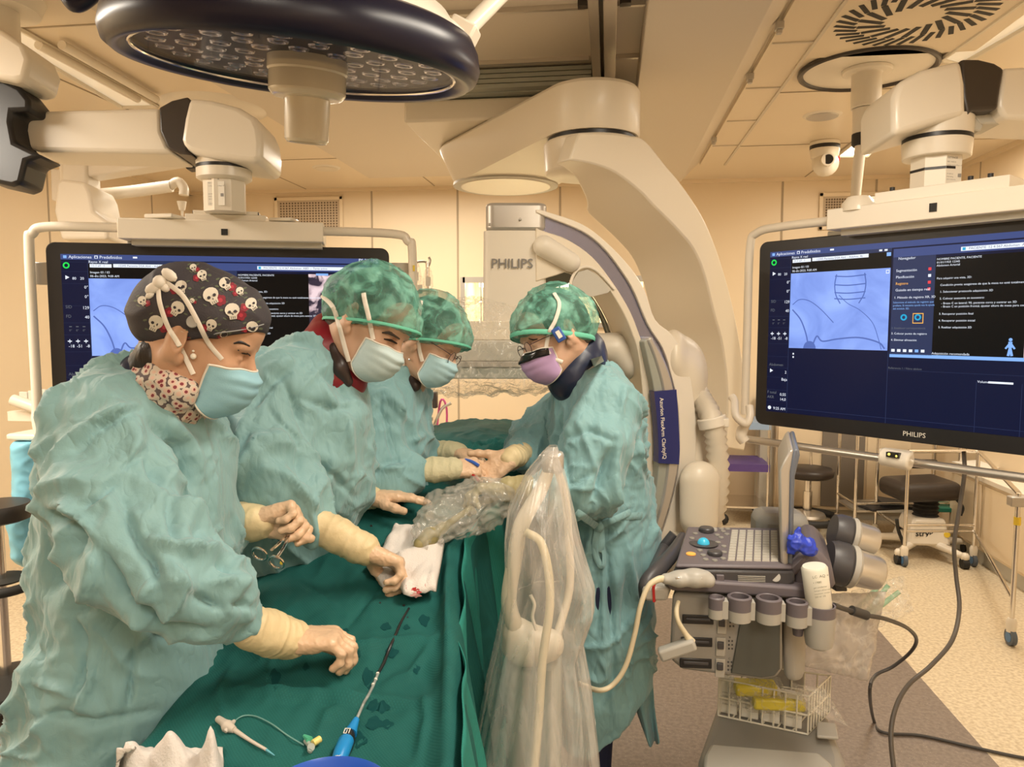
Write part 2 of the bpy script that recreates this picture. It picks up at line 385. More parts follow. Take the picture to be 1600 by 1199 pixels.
for i, yy in enumerate([1.93, 2.55, 3.17, 3.79, 5.03]):
    c = MB(); c.bb((.655, yy, zc-.05), (.685, yy+.045, zc-.021)); c.bb((.66, yy+.01, zc-.065), (.68, yy+.035, zc-.05))
    single('ceiling_clip', c, SILV, 'small metal clip on the ceiling strip beside the long beam', 'clip', 'clips along the ceiling strip', bevel=.002)
t = Thing('ceiling_rail', 'long aluminium double rail on the ceiling left of the wide beam', 'rail', (-.02, 1, zc))
m = MB(); m.bb((-.085, -1, 2.76), (-.045, 4.0, zc-.012)); m.bb((-.03, -1, 2.74), (.02, 4.0, zc-.012)); t.part('rail', m, ALU, bevel=.003)
for yy in (1.6, 2.2, 2.85):
    for xx in (-.125, .03):
        c = MB(); c.bb((xx, yy, 2.795), (xx+.035, yy+.03, zc-.012)); c.bb((xx+.005, yy-.03, 2.785), (xx+.04, yy+.005, 2.80)); t.part('bracket', c, DKB)
# hatch interior and shelf behind the opening
t = Thing('wall_hatch', 'lit pass-through hatch in the back wall beside the C-arm head', 'hatch', (-.5, 6.6, 1.6), kind='structure')
x0, x1, z0, z1 = hatch
m = MB(); m.bb((x0, 6.75, z0-.05), (x1, 7.25, z0)); m.bb((x0, 6.75, z1), (x1, 7.25, z1+.05)); m.bb((x0, 7.2, z0), (x1, 7.25, z1)); m.bb((x0-.05, 6.75, z0), (x0, 7.25, z1)); m.bb((x1, 6.75, z0), (x1+.05, 7.25, z1))
t.part('recess', m, mat('hatch_white', (.85, .78, .6), .5))
m = MB(); m.bb((x0, 6.57, z1-.03), (x1, 6.62, z1+.02)); m.bb((x0, 6.57, z0-.03), (x1, 6.62, z0+.01)); m.bb((x0-.02, 6.57, z0-.03), (x0+.02, 6.62, z1+.02)); m.bb((x0+.16, 6.58, z0), (x0+.17, 6.61, z1)); t.part('frame', m, SILV)
m = MB().bb((x0+.1, 6.85, z1-.05), (x1-.1, 7.1, z1-.02)); t.part('light_panel', m, LAMPON)
# ================================================================ ceiling-hung X-ray C-arm
c = Thing('c_arm', 'large cream ceiling-hung C-arm X-ray machine curving behind the surgeons', 'x-ray machine', (-.1, 3.9, 2.85))
m = MB(); m.bb((-1.02, 3.67, 2.62), (.10, 5.1, 2.725)); c.part('carriage', m, CREAM, bevel=.012)
m = MB()
for i in range(4): m.bb((-1.0, 3.56+.004*i, 2.735+.024*i), (-.09, 3.95, 2.755+.024*i))
m.bb((-.98, 3.62, 2.73), (-.1, 3.95, 2.84)); c.part('slide_cover', m, GREYG, bevel=.002)
C1 = PZ(790, 291, 2.41); C2 = PZ(924, 212, 2.41)+V((0, .09, 0))
def hull(c1, r1, c2, r2, z, n=20):
    d = (c2-c1); L = V((d.x, d.y, 0)).length; a = math.atan2(d.y, d.x); b = math.acos(max(-1, min(1, (r1-r2)/L))); out = []
    for i in range(n+1): t = a+b+(2*PI-2*b)*i/n; out.append(V((c1.x+r1*math.cos(t), c1.y+r1*math.sin(t), z)))
    for i in range(n+1): t = a-b+2*b*i/n; out.append(V((c2.x+r2*math.cos(t), c2.y+r2*math.sin(t), z)))
    return out
m = MB(); m.loft([hull(C1, .285, C2, .20, 2.415), hull(C1, .295, C2, .205, 2.425), hull(C1, .375, C2, .205, 2.60), hull(C1, .365, C2, .195, 2.615)]); c.part('pivot_arm', m, CREAM, angle=30)
m = MB(); m.lathe(C1, [(.30, -.004), (.30, .01)], n=48); c.part('pivot_ring', m, CREAMD)
m = MB(); m.lathe(C1, [(.255, -.008), (.262, .0)], n=48); c.part('pivot_cover', m, WHT)
m = MB(); m.lathe(C2, [(.19, -.012), (.19, .01)], n=48); c.part('swivel_gap', m, BLK)
# hanging curved arm
be = math.radians(42); ua = V((math.cos(be), math.sin(be), 0)); wa = V((-math.sin(be), math.cos(be), 0)); o0 = P(925, 206, 2.92)
outer = [(905, 207), (950, 208), (985, 212), (1008, 219), (1040, 258), (1065, 288), (1096, 335), (1118, 385), (1137, 445), (1150, 500), (1160, 560), (1167, 620), (1168, 665), (1163, 705), (1150, 728)]
inner = [(890, 250), (925, 256), (962, 270), (1000, 299), (1022, 322), (1056, 356), (1084, 390), (1101, 430), (1116, 490), (1127, 530), (1134, 575), (1137, 620), (1136, 665), (1132, 700)]
def pl(a, o, n, k=4): return catmull([PP(x, y, o, n) for x, y in a], k)
A = pl(outer, o0, wa); B = pl(inner, o0, wa)
m = MB().lathe(C2, [(.19, -.150), (.203, -.143), (.208, -.02), (.2, -.012)], n=48); c.part('arm_head', m, CREAM, bevel=.006)
m = MB(); nA = len(A); rg_ = []
for i_, (a_, b_) in enumerate(zip(A, B)):
    e_ = wa*(.40*min(1, .10+i_/(nA*.28)))+(V((-.03, .03, 0))*max(0, 1-i_/6) if i_ < 6 else V((0, 0, 0))); rg_.append([a_, b_, b_+e_, a_+e_])
m.loft(rg_); c.part('hanging_arm', m, [CREAM], bevel=.008, angle=50)
# C ring
b2 = math.radians(20); u2 = V((math.cos(b2), math.sin(b2), 0)); w2 = V((-math.sin(b2), math.cos(b2), 0)); o2 = P(1000, 500, 2.95)
rimO = [(838, 327), (855, 331), (909, 350), (948, 379), (985, 418), (1007, 453), (1024, 500), (1052, 525), (1072, 565), (1084, 620), (1088, 700), (1080, 790), (1060, 860), (1022, 940)]
trkO = [(838, 332), (850, 337), (909, 361), (943, 387), (971, 423), (991, 456), (1013, 508), (1036, 545), (1050, 590), (1060, 640), (1061, 725), (1047, 795), (1026, 855), (995, 920)]
trkI = [(838, 356), (849, 361), (886, 374), (926, 402), (960, 445), (985, 487), (1000, 525), (1012, 560), (1022, 600), (1028, 650), (1030, 725), (1022, 785), (1006, 850), (978, 915)]
crmI = [(838, 440), (870, 430), (909, 419), (938, 436), (958, 462), (977, 495), (988, 522), (997, 550), (1003, 600), (1006, 660), (1003, 725), (995, 785), (982, 840), (955, 900)]
RO, TO, TI, CI = [pl(a, o2, w2) for a in (rimO, trkO, trkI, crmI)]
m = MB(); m.band(RO, TO, w2*.26); c.part('arc_rim', m, WHT, bevel=.003, angle=50)
TRK = mat('track_strip', (0.27, 0.28, 0.40), 0.2, 0.7)
m = MB(); m.band([p+w2*.018 for p in TO], [p+w2*.018 for p in TI], w2*.2); c.part('arc_track', m, TRK, angle=50)
m = MB(); m.band(TI, CI, w2*.24); c.part('arc_body', m, CREAM, bevel=.004, angle=50)
m = MB(); inn = pl([(838, 458), (880, 446), (905, 440), (930, 470), (950, 510), (962, 560), (970, 620), (972, 700), (962, 780), (940, 850), (915, 890), (900, 900), (890, 905), (880, 910)], o2+w2*.24, w2)
m.band([p+w2*.24 for p in CI], inn, w2*.04); c.part('arc_lining', m, GREYG, angle=50)
# arched recess
rc = pl([(893, 464), (894, 440), (904, 425), (918, 421), (934, 430), (956, 452), (950, 458), (926, 464)], o2-w2*.004, w2, 1)
m = MB(); m.prism(rc, w2*.01); c.part('recess_panel', m, CREAMD, bevel=.002)
m = MB(); m.tube(pl([(891, 466), (892, 440), (902, 422), (918, 417), (936, 426), (960, 452)], o2-w2*.006, w2, 3), .006, 8, 1); c.part('recess_lip', m, WHT)
# side pad and blobs
s_ = SDF(.006, .01); s_.chain([PP(850, 385, o2-w2*.01, w2), PP(892, 410, o2-w2*.01, w2)], [.042, .038]); c.part('side_pad', s_.mesh('side_pad', WHT2))
# detector column
cd = P(800, 440, 2.93); Rz = Matrix.Rotation(math.radians(8), 3, 'Z')
def rbox(cx, cy, sx, sy, r, z0, z1, R, tap=0, n=6):
    def rg(z, k=1):
        out = []
        for qx, qy, a0 in ((1, 1, 0), (-1, 1, PI/2), (-1, -1, PI), (1, -1, 1.5*PI)):
            for i in range(n+1):
                a = a0+PI/2*i/n; p = V((qx*(sx/2*k-r)+r*math.cos(a), qy*(sy/2*k-r)+r*math.sin(a), 0)); p = R @ p; out.append(V((cx+p.x, cy+p.y, z)))
        return out
    return MB().loft([rg(z0, 1+tap), rg(z1, 1)])
cc = P(806, 330, 2.93)
c.part('detector_column', rbox(cc.x-.006, cc.y, .24, .20, .03, P(800, 585, 2.98).z, P(800, 367, 2.98).z, Rz, .05), WHT2, bevel=.003)
c.part('column_cap', rbox(cc.x, cc.y, .235, .20, .035, P(800, 367, 2.98).z, P(800, 326, 2.98).z, Rz), SILV, bevel=.012)
yn = V((math.sin(math.radians(8)), -math.cos(math.radians(8)), 0)); xn = V((math.cos(math.radians(8)), math.sin(math.radians(8)), 0))
fo = V((cc.x, cc.y, 0))+yn*.106
m = MB(); m.text('PHILIPS', PP(767, 419, fo, yn), xn, (0, 0, 1), .051, ext=.002, bold=.012); c.part('maker_name', m, mat('name_grey', (.20, .19, .18), .6), smooth=False)
for x, y in ((765, 351), (813, 343)): m = MB(); m.sph(PP(x, y, fo, yn), .006, 10); c.part('screw', m, SILV)
# flat detector under the column
dc = P(775, 560, 2.93); Rd = Matrix.Rotation(math.radians(6), 3, 'Z')
for nm, za, zb, sz, mm in (('detector_top', 502, 531, .30, CREAM), ('detector_body', 531, 562, .40, CREAMD), ('detector_rim', 562, 571, .42, SILV), ('detector_face', 571, 588, .41, GREYG)):
    c.part(nm, rbox(dc.x+.02, dc.y+.05, sz*1.12, sz, .03, P(775, zb, 2.93).z, P(775, za, 2.93).z, Rd), mm, bevel=.004)
# bracket with product label on the ring
br = pl([(1003, 530), (1012, 523), (1026, 536), (1045, 575), (1057, 610), (1061, 725), (1047, 795), (1030, 845), (1018, 835), (1025, 790), (1030, 725), (1027, 640), (1020, 590), (1008, 548)], o2-w2*.05, w2, 1)
LBL = mat('label_blue', (0.012, 0.022, 0.15), 0.25)
no = o2-w2*.05
bl = [(1006, 534), (1014, 570), (1022, 610), (1027, 660), (1029, 725), (1022, 785), (1008, 838)]; brr = [(1018, 525), (1038, 560), (1052, 600), (1060, 655), (1061, 725), (1048, 790), (1029, 845)]
bm = [(x*.55+x2*.45, y*.55+y2*.45) for (x, y), (x2, y2) in zip(bl, brr)]
m = MB(); m.band(pl(bl, no, w2), pl(bm, no, w2), w2*.07); c.part('bracket_inner', m, GREYG, angle=50, bevel=.004)
m = MB(); m.band(pl(bm, no-w2*.01, w2), pl(brr, no-w2*.01, w2), w2*.09); c.part('bracket_outer', m, SILV, angle=50, bevel=.008)
lo = no-w2*.0185
m = MB(); m.band(pl([(1022, 612), (1027, 660), (1029, 700), (1028.5, 724)], lo, w2), pl([(1057, 609), (1060, 655), (1062, 700), (1061, 726)], lo, w2), w2*.05); c.part('product_label', m, LBL, angle=50)
m = MB()
a_, b_ = PP(1031, 622, lo-w2*.003, w2), PP(1036, 717, lo-w2*.003, w2); dn = (b_-a_).normalized(); m.text('Azurion FlexArm ClarityIQ', a_, dn, (u2-dn*u2.dot(dn)), (b_-a_).length/11.0, bold=.015)
c.part('label_text', m, PAPER, smooth=False)
# rear swivel housing, pad and hose
s_ = SDF(.008, .05)
s_.ell(P(1068, 590, 3.15), (.10, .13, .17)); s_.ell(P(1052, 560, 3.1), (.06, .12, .12)); s_.chain([P(1075, 640, 3.15), P(1078, 760, 3.15), P(1055, 880, 3.15)], [.09, .10, .08])
c.part('ring_housing', s_.mesh('ring_housing', CREAM))
s_ = SDF(.006, .03); s_.chain([P(1093, 752, 2.98), P(1092, 812, 2.98)], [.082, .076], side=CF, ratio=.7); c.part('end_pad', s_.mesh('end_pad', CREAM))
s_ = SDF(.006, .03); s_.chain([P(985, 572, 3.1), P(960, 545, 3.1), P(900, 540, 3.1)], [.055, .06, .06], side=CF, ratio=1.2); c.part('inner_pad', s_.mesh('inner_pad', WHT2))
HOSE = mat('hose_cream', (.66, .58, .46), .45)
pts = catmull([P(1080, 592, 3.2), P(1096, 625, 3.08), P(1112, 655, 3.0), P(1120, 700, 3.0), P(1122, 760, 3.02), P(1112, 815, 3.06), P(1092, 850, 3.1)], 9)
m = MB(); m.tube(pts, [.047 if i % 2 else .037 for i in range(len(pts))], 18, 1); c.part('corrugated_hose', m, HOSE, angle=180)
m = MB(); m.cyl(P(1111, 652, 3.0), P(1115, 668, 3.0), .058, n=24); m.box(P(1128, 660, 2.98), (.05, .05, .035)); c.part('hose_clamp', m, WHT, bevel=.004)
m = MB(); m.cyl(P(1060, 842, 3.0), P(1064, 885, 3.05), .05, n=20); c.part('hose_stub', m, CREAM)
# ================================================================ things on the ceiling
def loc_at(o): return tuple(o)
ZC = ROOM['z']
def xax(d): return V((math.cos(d), math.sin(d), 0))
def down_axes(th): return V((math.cos(th), math.sin(th), 0)), V((math.sin(th), -math.cos(th), 0))   # right along face, face normal towards the viewer
# surgical lamp
FH0 = V((CF.x, CF.y, 0)).normalized()
lc = P(470, 88, 1.54); LX = (CR*math.cos(math.radians(4.5))-V((0,0,1))*math.sin(math.radians(4.5))).normalized(); LZ0 = V((0, 0, 1))-FH0*.14; LZ = (LZ0-LX*LZ0.dot(LX)).normalized()
def lp(x, y, z): yv = LZ.cross(LX); return lc+LX*x+yv*y+LZ*z
t = Thing('surgical_lamp', 'big round surgical lamp with dark rim and central handle overhead', 'surgical lamp', lc)
DNV = mat('lamp_rim_navy', (0.010, 0.009, 0.022), 0.30, spec=.35)
prof = [(.318, -.012), (.335, -.030), (.352, -.034), (.368, -.022), (.374, .0), (.368, .03), (.355, .055), (.335, .065), (.318, .06)]
m = MB(); m.loft([m.ring(lc+LZ*h, LX, LZ.cross(LX), r, 96) for r, h in prof]+[m.ring(lc+LZ*prof[0][1], LX, LZ.cross(LX), prof[0][0], 96)], False); t.part('rim', m, DNV, angle=80)
m = MB(); m.loft([m.ring(lc+LZ*h, LX, LZ.cross(LX), r, 64) for r, h in [(.335, .06), (.30, .105), (.22, .125), (.05, .13)]], True); t.part('top_shell', m, WHT, angle=60)
LG = mat('lamp_back', (0.022, 0.026, 0.045), 0.5, spec=.04)
m = MB(); m.loft([m.ring(lc+LZ*h, LX, LZ.cross(LX), r, 64) for r, h in [(.322, -.004), (.322, .02), (.02, .02)]], True); t.part('lens_plate', m, LG)
LENS = mat('lens_glass', (0.20, 0.20, 0.26), 0.08, 0.7)
m = MB()
for rr, n in ((.11, 9), (.165, 14), (.22, 19), (.275, 24)):
    for i in range(n):
        a = 2*PI*i/n+rr*7; m.torus(lp(rr*math.cos(a), rr*math.sin(a), -.004), .017, .0035, LZ, 18, 6); m.sph(lp(rr*math.cos(a), rr*math.sin(a), .006), .010, 8, mi=1)
t.part('lens', m, [LENS, mat('lens_core', (0.02, .02, .03), .1, coat=1)])
GL = mat('clear_glass', (0.95, 0.96, 1.0), 0.02, trans=1.0, ior=1.02)
m = MB(); m.loft([m.ring(lc+LZ*h, LX, LZ.cross(LX), r, 64) for r, h in [(.321, -.020), (.321, -.016)]], True); t.part('cover_glass', m, GL)
m = MB(); m.torus(lc-LZ*.02, .321, .004, LZ, 64, 8); t.part('glass_trim', m, CHROME)
HB = mat('handle_beige', (0.62, 0.55, 0.42), 0.25, coat=.5)
hc = lp(.015, .0, 0)
m = MB(); m.lathe(hc, [(.082, .015), (.082, -.03), (.079, -.034), (.079, -.072), (.070, -.082), (.050, -.084)], LZ, 40); hf = t.part('handle_mount', m, HB, bevel=.003, angle=30)
m = MB(); m.lathe(hc, [(.0475, -.07), (.0465, -.12), (.045, -.166), (.041, -.172), (.036, -.171), (.034, -.164)], LZ, 40); t.part('handle', m, HB, angle=30)
yk = P(725, 60, 1.75)
m = MB(); m.box(P(722, 55, 1.62), (.06, .06, .055), Matrix.Rotation(.5, 3, 'Y')); m.tube([P(712, 62, 1.6), P(690, 45, 1.55), P(640, 18, 1.5)], .028, 12); t.part('yoke', m, WHT, bevel=.006)
m = MB(); m.tube([P(728, 48, 1.63), P(760, 15, 1.66), P(800, -25, 1.7), P(860, -80, 1.75), P(880, -160, 1.8), P(885, -260, 1.82), V((P(885, -260, 1.82).x, P(885, -260, 1.82).y, ZC))], .019, 14); t.part('support_tube', m, WHT)
# monitor suspensions -------------------------------------------------
def labelled_post(t, cx, cy, z0, z1, r, yawd, rows):
    m = MB(); m.lathe((cx, cy, 0), [(r, z0), (r, z1)], n=8); po = t.part('post', m, WHT, smooth=False)
    u, n = down_axes(yawd); o = V((cx, cy, (z0+z1)/2))+n*(r*.925)
    hh = (z1-z0)*.36
    m = MB(); m.prism([o-u*.034-V((0,0,hh)), o+u*.034-V((0,0,hh)), o+u*.034+V((0,0,hh)), o-u*.034+V((0,0,hh))], n*.0012)
    for k, (tx, yy, sz) in enumerate(rows): m.text(tx, o-u*.03+V((0,0,yy))+n*.0016, u, (0,0,1), sz, mi=1)
    m.bb(o+u*.018+V((0, 0, -.012))+n*.0012, o+u*.03+V((0,0,0))+n*.002, mi=1)
    t.part('rating_label', m, [PAPER, INK], parent=po, smooth=False)
ROWS = [('GETINGE', .052, .011), ('REF 1442524', .038, .007), ('Ceiling mounted Meyo 10"', .027, .006), ('SN 000123', -.004, .006), ('MAX 68 kg', -.014, .006), ('230 V 50/60 Hz', -.024, .006), ('CE 0197', -.042, .009)]
# left suspension
t = Thing('monitor_suspension', 'cream jointed ceiling arm carrying the left monitor', 'ceiling arm', P(355, 160, 2.95), 'monitor ceiling arms')
dL = 2.95; e = CF*.26; on = P(340, 200, dL-.13)
def sl(pts, mb=None, d0=dL-.13, dep=.26, k=1, mi=0):
    mb = mb or MB(); o = P(340, 200, d0); q = [PP(x, y, o, CF) for x, y in pts]; q = catmull(q+[q[0]], k)[:-1] if k > 1 else q
    return mb.prism(q, CF*dep, mi)
t.part('elbow_housing', sl([(294, 152), (330, 155), (372, 166), (398, 182), (406, 200), (409, 222), (408, 251), (395, 254), (330, 246), (298, 238), (284, 230), (281, 218), (286, 185)]), WHT, bevel=.022, bseg=3)
t.part('elbow_joint', sl([(248, 168), (268, 157), (293, 151), (300, 160), (292, 235), (300, 242), (280, 240), (262, 232), (250, 205)], d0=dL-.125, dep=.25), DKB, bevel=.018, bseg=3)
t.part('arm', sl([(12, 174), (250, 168), (252, 205), (262, 228), (272, 240), (60, 236), (36, 229), (22, 222)], d0=dL-.10, dep=.20), WHT, bevel=.02, bseg=3)
m = sl([(-30, 125), (5, 124), (30, 136), (45, 155), (45, 173), (18, 174), (16, 190), (22, 222), (65, 243), (40, 252), (32, 286), (18, 291), (-30, 280)], d0=2.75, dep=.14); t.part('base_joint', m, BLK, bevel=.015, bseg=3)
t.part('base_housing', sl([(-60, 30), (0, 44), (36, 68), (46, 92), (38, 124), (20, 127), (-60, 110)], d0=2.7, dep=.2), WHT, bevel=.02, bseg=3)
jb = P(-10, 80, 2.8); m = MB(); m.cyl((jb.x, jb.y, jb.z+.02), (jb.x, jb.y, ZC), .09, n=28); m.lathe((jb.x, jb.y, 0), [(.16, ZC-.05), (.18, ZC)], n=32); t.part('ceiling_column', m, WHT)
pc = P(350, 262, dL+.0)
zz = lambda y, d=dL: P(350, y, d).z
m = MB(); m.lathe((pc.x, pc.y, 0), [(.104, zz(262)), (.108, zz(240))], n=40); t.part('collar', m, WHT)
m = MB(); m.lathe((pc.x, pc.y, 0), [(.1065, zz(266)), (.1065, zz(261))], n=40); t.part('collar_ring', m, BLK)
m = MB(); m.lathe((pc.x, pc.y, 0), [(.09, zz(284)), (.105, zz(280)), (.105, zz(266))], n=40); t.part('collar', m, WHT)
labelled_post(t, pc.x, pc.y, zz(332), zz(282), .083, YAW-.06, ROWS)
# a monitor: o = top left corner, u = direction to the right, n = towards the viewer
def emis(name, col, s=1.0):
    m = bpy.data.materials.new(name); m.use_nodes = True; b = m.node_tree.nodes['Principled BSDF']; b.inputs['Base Color'].default_value = (.005, .005, .006, 1); b.inputs['Roughness'].default_value = .3; b.inputs['Specular IOR Level'].default_value = .12
    b.inputs['Emission Color'].default_value = (*col, 1); b.inputs['Emission Strength'].default_value = s; return m
def emis_noise(name, stops, scale, warp=1.5, s=1.0, det=5):
    m = emis(name, (0, 0, 0), s); nt = m.node_tree; b = nt.nodes['Principled BSDF']
    tc = nd(nt, 'ShaderNodeTexCoord'); n = nd(nt, 'ShaderNodeTexNoise', {'Vector': tc.outputs['Object'], 'Scale': scale, 'Detail': det, 'Distortion': warp}); r = nd(nt, 'ShaderNodeValToRGB', {0: n.outputs['Fac']})
    for i, (p, c) in enumerate(stops):
        e_ = r.color_ramp.elements[i] if i < 2 else r.color_ramp.elements.new(p)
        e_.position = p; e_.color = (*c, 1)
    nt.links.new(r.outputs[0], b.inputs['Emission Color']); return m
SM = [emis('screen_navy', (.0030, .0055, .028)), emis('screen_bar', (.045, .068, .20)), emis('screen_white', (.75, .80, .9)), emis_noise('xray_image', [(.3, (.165, .26, .68)), (.7, (.30, .44, .95))], 5, 1.2),
      emis('screen_lightblue', (.22, .42, .85)), emis_noise('scan_image', [(.30, (.01, .01, .02)), (.44, (.04, .03, .05)), (.50, (.45, .33, .36)), (.62, (.80, .62, .64))], 11, 2.0), emis('screen_red', (.8, .05, .06)), emis('screen_panel', (.022, .032, .085)),
      emis('screen_green', (.02, .7, .08)), emis('xray_line', (.085, .14, .42)), emis('screen_cyan', (.02, .35, .6)), emis('screen_orange', (.9, .45, .08)), emis('screen_black', (.0008, .0008, .001)), emis('screen_grey', (.12, .13, .15))]
def monitor(name, label, o, u, W=1.36, H=.80):
    o, u = V(o), V(u).normalized(); z = V((0, 0, 1)); n = u.cross(z)
    t = Thing(name, label, 'monitor', o+u*W/2-z*H, 'wall-sized display monitors')
    def q(s, v, out=0): return o+u*s-z*v+n*out
    m = MB(); r = .035; pts = []
    for cx, cy, a0 in ((r, r, PI/2), (r, H-r, PI), (W-r, H-r, 1.5*PI), (W-r, r, 0)):
        for i in range(7): a = a0+PI/2*i/6; pts.append(q(cx+r*math.cos(a), cy-r*math.sin(a)))
    m.prism(pts, -n*.07); t.part('bezel', m, BLK, bevel=.004)
    x0, y0, x1, y1 = .055, .047, W-.045, H-.062; w_, h_ = x1-x0, y1-y0
    m = MB(); lay = [.001]
    def S(a, b, c=.0): return q(x0+a*w_, y0+b*h_, lay[0]+c)
    def R(a, b, c, d, mi, l=1): L = .0006*l; m.quad(S(a, d, L), S(c, d, L), S(c, b, L), S(a, b, L), mi)
    def T(tx, a, b, sz, mi=2, l=3): m.text(tx, S(a, b, .0006*l), u, z, sz, mi)
    R(0, 0, 1, 1, 0, 0); R(0, 0, 1, .032, 1); R(.08, .032, .41, .052, 7); R(.415, .04, 1, .085, 1)
    R(.08, .052, .41, .14, 12); R(.08, .14, .408, .595, 3); R(.415, .085, .535, .615, 7); R(.415, .612, 1, .63, 4)
    R(.535, .10, .765, .612, 12); R(.765, .10, .925, .612, 5); R(.925, .10, 1, .36, 5); R(.925, .36, 1, .612, 12)
    R(.79, .095, .83, .108, 4, 2)
    for a, b, c, d in ((.078, .05, .0795, 1), (.41, .6, .4115, 1), (0, .97, 1, .972), (.41, .70, 1, .7015), (.655, .74, .656, 1), (.765, .74, .766, 1)): R(a, b, c, d, 7, 1)
    for y in (.045, .10, .17, .30, .40, .47, .57, .65, .72, .78, .86, .93): R(0, y, .078, y+.0012, 7, 1)
    R(.085, .056, .15, .076, 2, 2); R(.155, .054, .34, .074, 2, 2); R(.60, .055, 1, .076, 2, 2); R(.604, .058, .612, .073, 10, 3); R(.395, .055, .408, .075, 4, 2)
    T('11.1 s/f   1', .09, .071, .012, 13); T('12345 Paciente DSA Abd. - Adultos  4s', .17, .070, .012, 13); T('PACIENTE  12 4 567 Abdomen  ABD  -  Tarea activa', .62, .071, .012, 13)
    R(.008, .008, .018, .024, 4, 2); T('Aplicaciones', .024, .024, .017); R(.10, .007, .11, .024, 2, 2); R(.102, .011, .108, .022, 1, 3); T('Predefinidos', .115, .024, .017); R(.215, .01, .228, .02, 2, 2)
    T('PHILIPS', .932, .027, .026); T('PHILIPS', .95, .098, .016); T('Ayuda', .90, .097, .013); T('Rayos X real', .082, .05, .014)
    T('Imagen 03 / 03', .085, .110, .0125); T('06-dic-2023, 9:00 AM', .085, .132, .0125)
    m.torus(S(.016, .066, .002), .010, .0028, n, 16, 6, 8)
    for i, (tx, x, y) in enumerate([('0\xb0', .066, .20), ('0\xb0', .066, .255), ('129', .058, .32), ('40', .064, .375), ('SID', .008, .315), ('FD', .008, .37), ('-18', .012, .545), ('-51', .036, .545), ('-8', .064, .545), ('Abdomen', .008, .71), ('2', .068, .755), ('Baja', .056, .80), ('0,55', .052, .895), ('14,0', .052, .925), ('F total', .004, .885), ('AKR', .004, .915), ('9:25 AM', .028, .985)]):
        T(tx, x, y, .017, 2 if x > .01 else 13)
    for x, y in ((.016, .505), (.040, .505), (.064, .505)): R(x-.006, y, x+.006, y+.006, 2, 2); R(x-.001, y-.008, x+.001, y+.014, 2, 2)
    for x in (.02, .04, .06): R(x-.004, .42, x+.004, .425, 13, 2); T('0\xb0', x-.004, .45, .012, 13)
    for x, y in ((.012, .135), (.012, .74)): m.add([S(x, y-.012, .002), S(x, y+.012, .002), S(x+.012, y, .002)], [(0, 1, 2)], 2)
    T('80', .032, .148, .015); T('20', .055, .148, .015); m.lathe(S(.014, .975, .002), [(.008, 0), (.008, .0005)], n, 12, 2); R(.095, .625, .10, .635, 2, 2); R(.095, .645, .10, .655, 2, 2)
    def L(pts, r_, mi): m.tube([S(a, b, .0018) for a, b in pts], r_, 4, 6, mi, flat=.2, up=n)
    L([(.09, .33), (.115, .30), (.15, .31), (.19, .36), (.235, .44)], .0018, 9); L([(.09, .36), (.12, .42), (.14, .50), (.15, .57)], .003, 9); L([(.165, .58), (.18, .52), (.20, .55), (.25, .535), (.32, .525), (.38, .55), (.40, .585)], .003, 9)
    L([(.25, .28), (.28, .33), (.32, .37), (.36, .44), (.38, .53), (.39, .59)], .0014, 9)
    for yy in (.17, .22, .265, .30): L([(.235, yy), (.28, yy+.006), (.335, yy)], .0022, 9)
    L([(.24, .16), (.235, .22), (.24, .28), (.255, .33)], .0022, 9); L([(.33, .16), (.335, .22), (.33, .28), (.315, .33)], .0022, 9)
    m.add([S(.155+.022*math.cos(PI*i/12), .595-.045*math.sin(PI*i/12), .0014) for i in range(13)], [tuple(range(13))], 9)
    R(.395, .15, .405, .17, 2, 2); R(.397, .154, .4035, .166, 3, 3)
    for i, tx in enumerate(['Segmentaci\xf3n', 'Planificaci\xf3n', 'Registro', 'Guiado en tiempo real']): T(tx, .425, .165+.035*i, .0135, 11 if i == 2 else 2); R(.516, .15+.035*i, .524, .165+.035*i, 6 if i != 1 else 2, 2)
    T('Navegador', .43, .10, .014); T('1. M\xe9todo de registro XR, 3D', .422, .31, .012); T('2. Establecer correspondencia', .418, .475, .010, 13); T('3. Colocar punto de registro', .418, .505, .011); T('4. Eliminar alineaci\xf3n', .418, .54, .011)
    for i, tx in enumerate(['Seleccione el m\xe9todo de registro que', 'prefiera. Si necesita ayuda vea la ayuda', 'del m\xf3dulo 3D.']): T(tx, .42, .335+.017*i, .0095, 4)
    for a in (.438, .478): R(a, .39, a+.03, .445, 11 if a > .45 else 7, 2); R(a+.002, .394, a+.028, .441, 7, 3); m.torus(S(a+.015, .412, .003), .009, .003, n, 14, 5, 10)
    for i in range(6): R(.42+.017*i, .585, .43+.017*i, .60, 2 if i != 4 else 4, 2)
    for i, (x, y, tx) in enumerate([(.538, .115, 'NOMBRE PACIENTE, PACIENTE'), (.538, .132, '01/01/1950 12345'), (.538, .148, 'Abdomen Arterial'), (.54, .215, 'Para adquirir una vista, 3D:'), (.55, .25, 'Condici\xf3n previa: aseg\xfarese de que la mesa no est\xe9 totalmente descendida.'), (.55, .285, '1. Seleccionar protocolo adquisici\xf3n 3D'), (.55, .32, '2. Colocar anatom\xeda en isocentro:'), (.555, .345, '- Brazo C en lateral: 90, paciente cerca y centrar en 3D'), (.555, .362, '- Brazo C en posici\xf3n frontal, ajustar altura de mesa para centrar 3D'), (.55, .40, '3. Recuperar posici\xf3n final'), (.55, .435, '4. Recuperar posici\xf3n inicial'), (.55, .47, '5. Realizar adquisici\xf3n 3D')]): T(tx, x, y, .0105)
    # little body figure
    m.sph(S(.733, .525, .001), .006, 8, mi=4); L([(.733, .535), (.733, .565)], .006, 4); L([(.733, .565), (.729, .605)], .004, 4); L([(.733, .565), (.738, .605)], .004, 4); L([(.733, .54), (.722, .57)], .003, 4); L([(.733, .54), (.744, .57)], .003, 4)
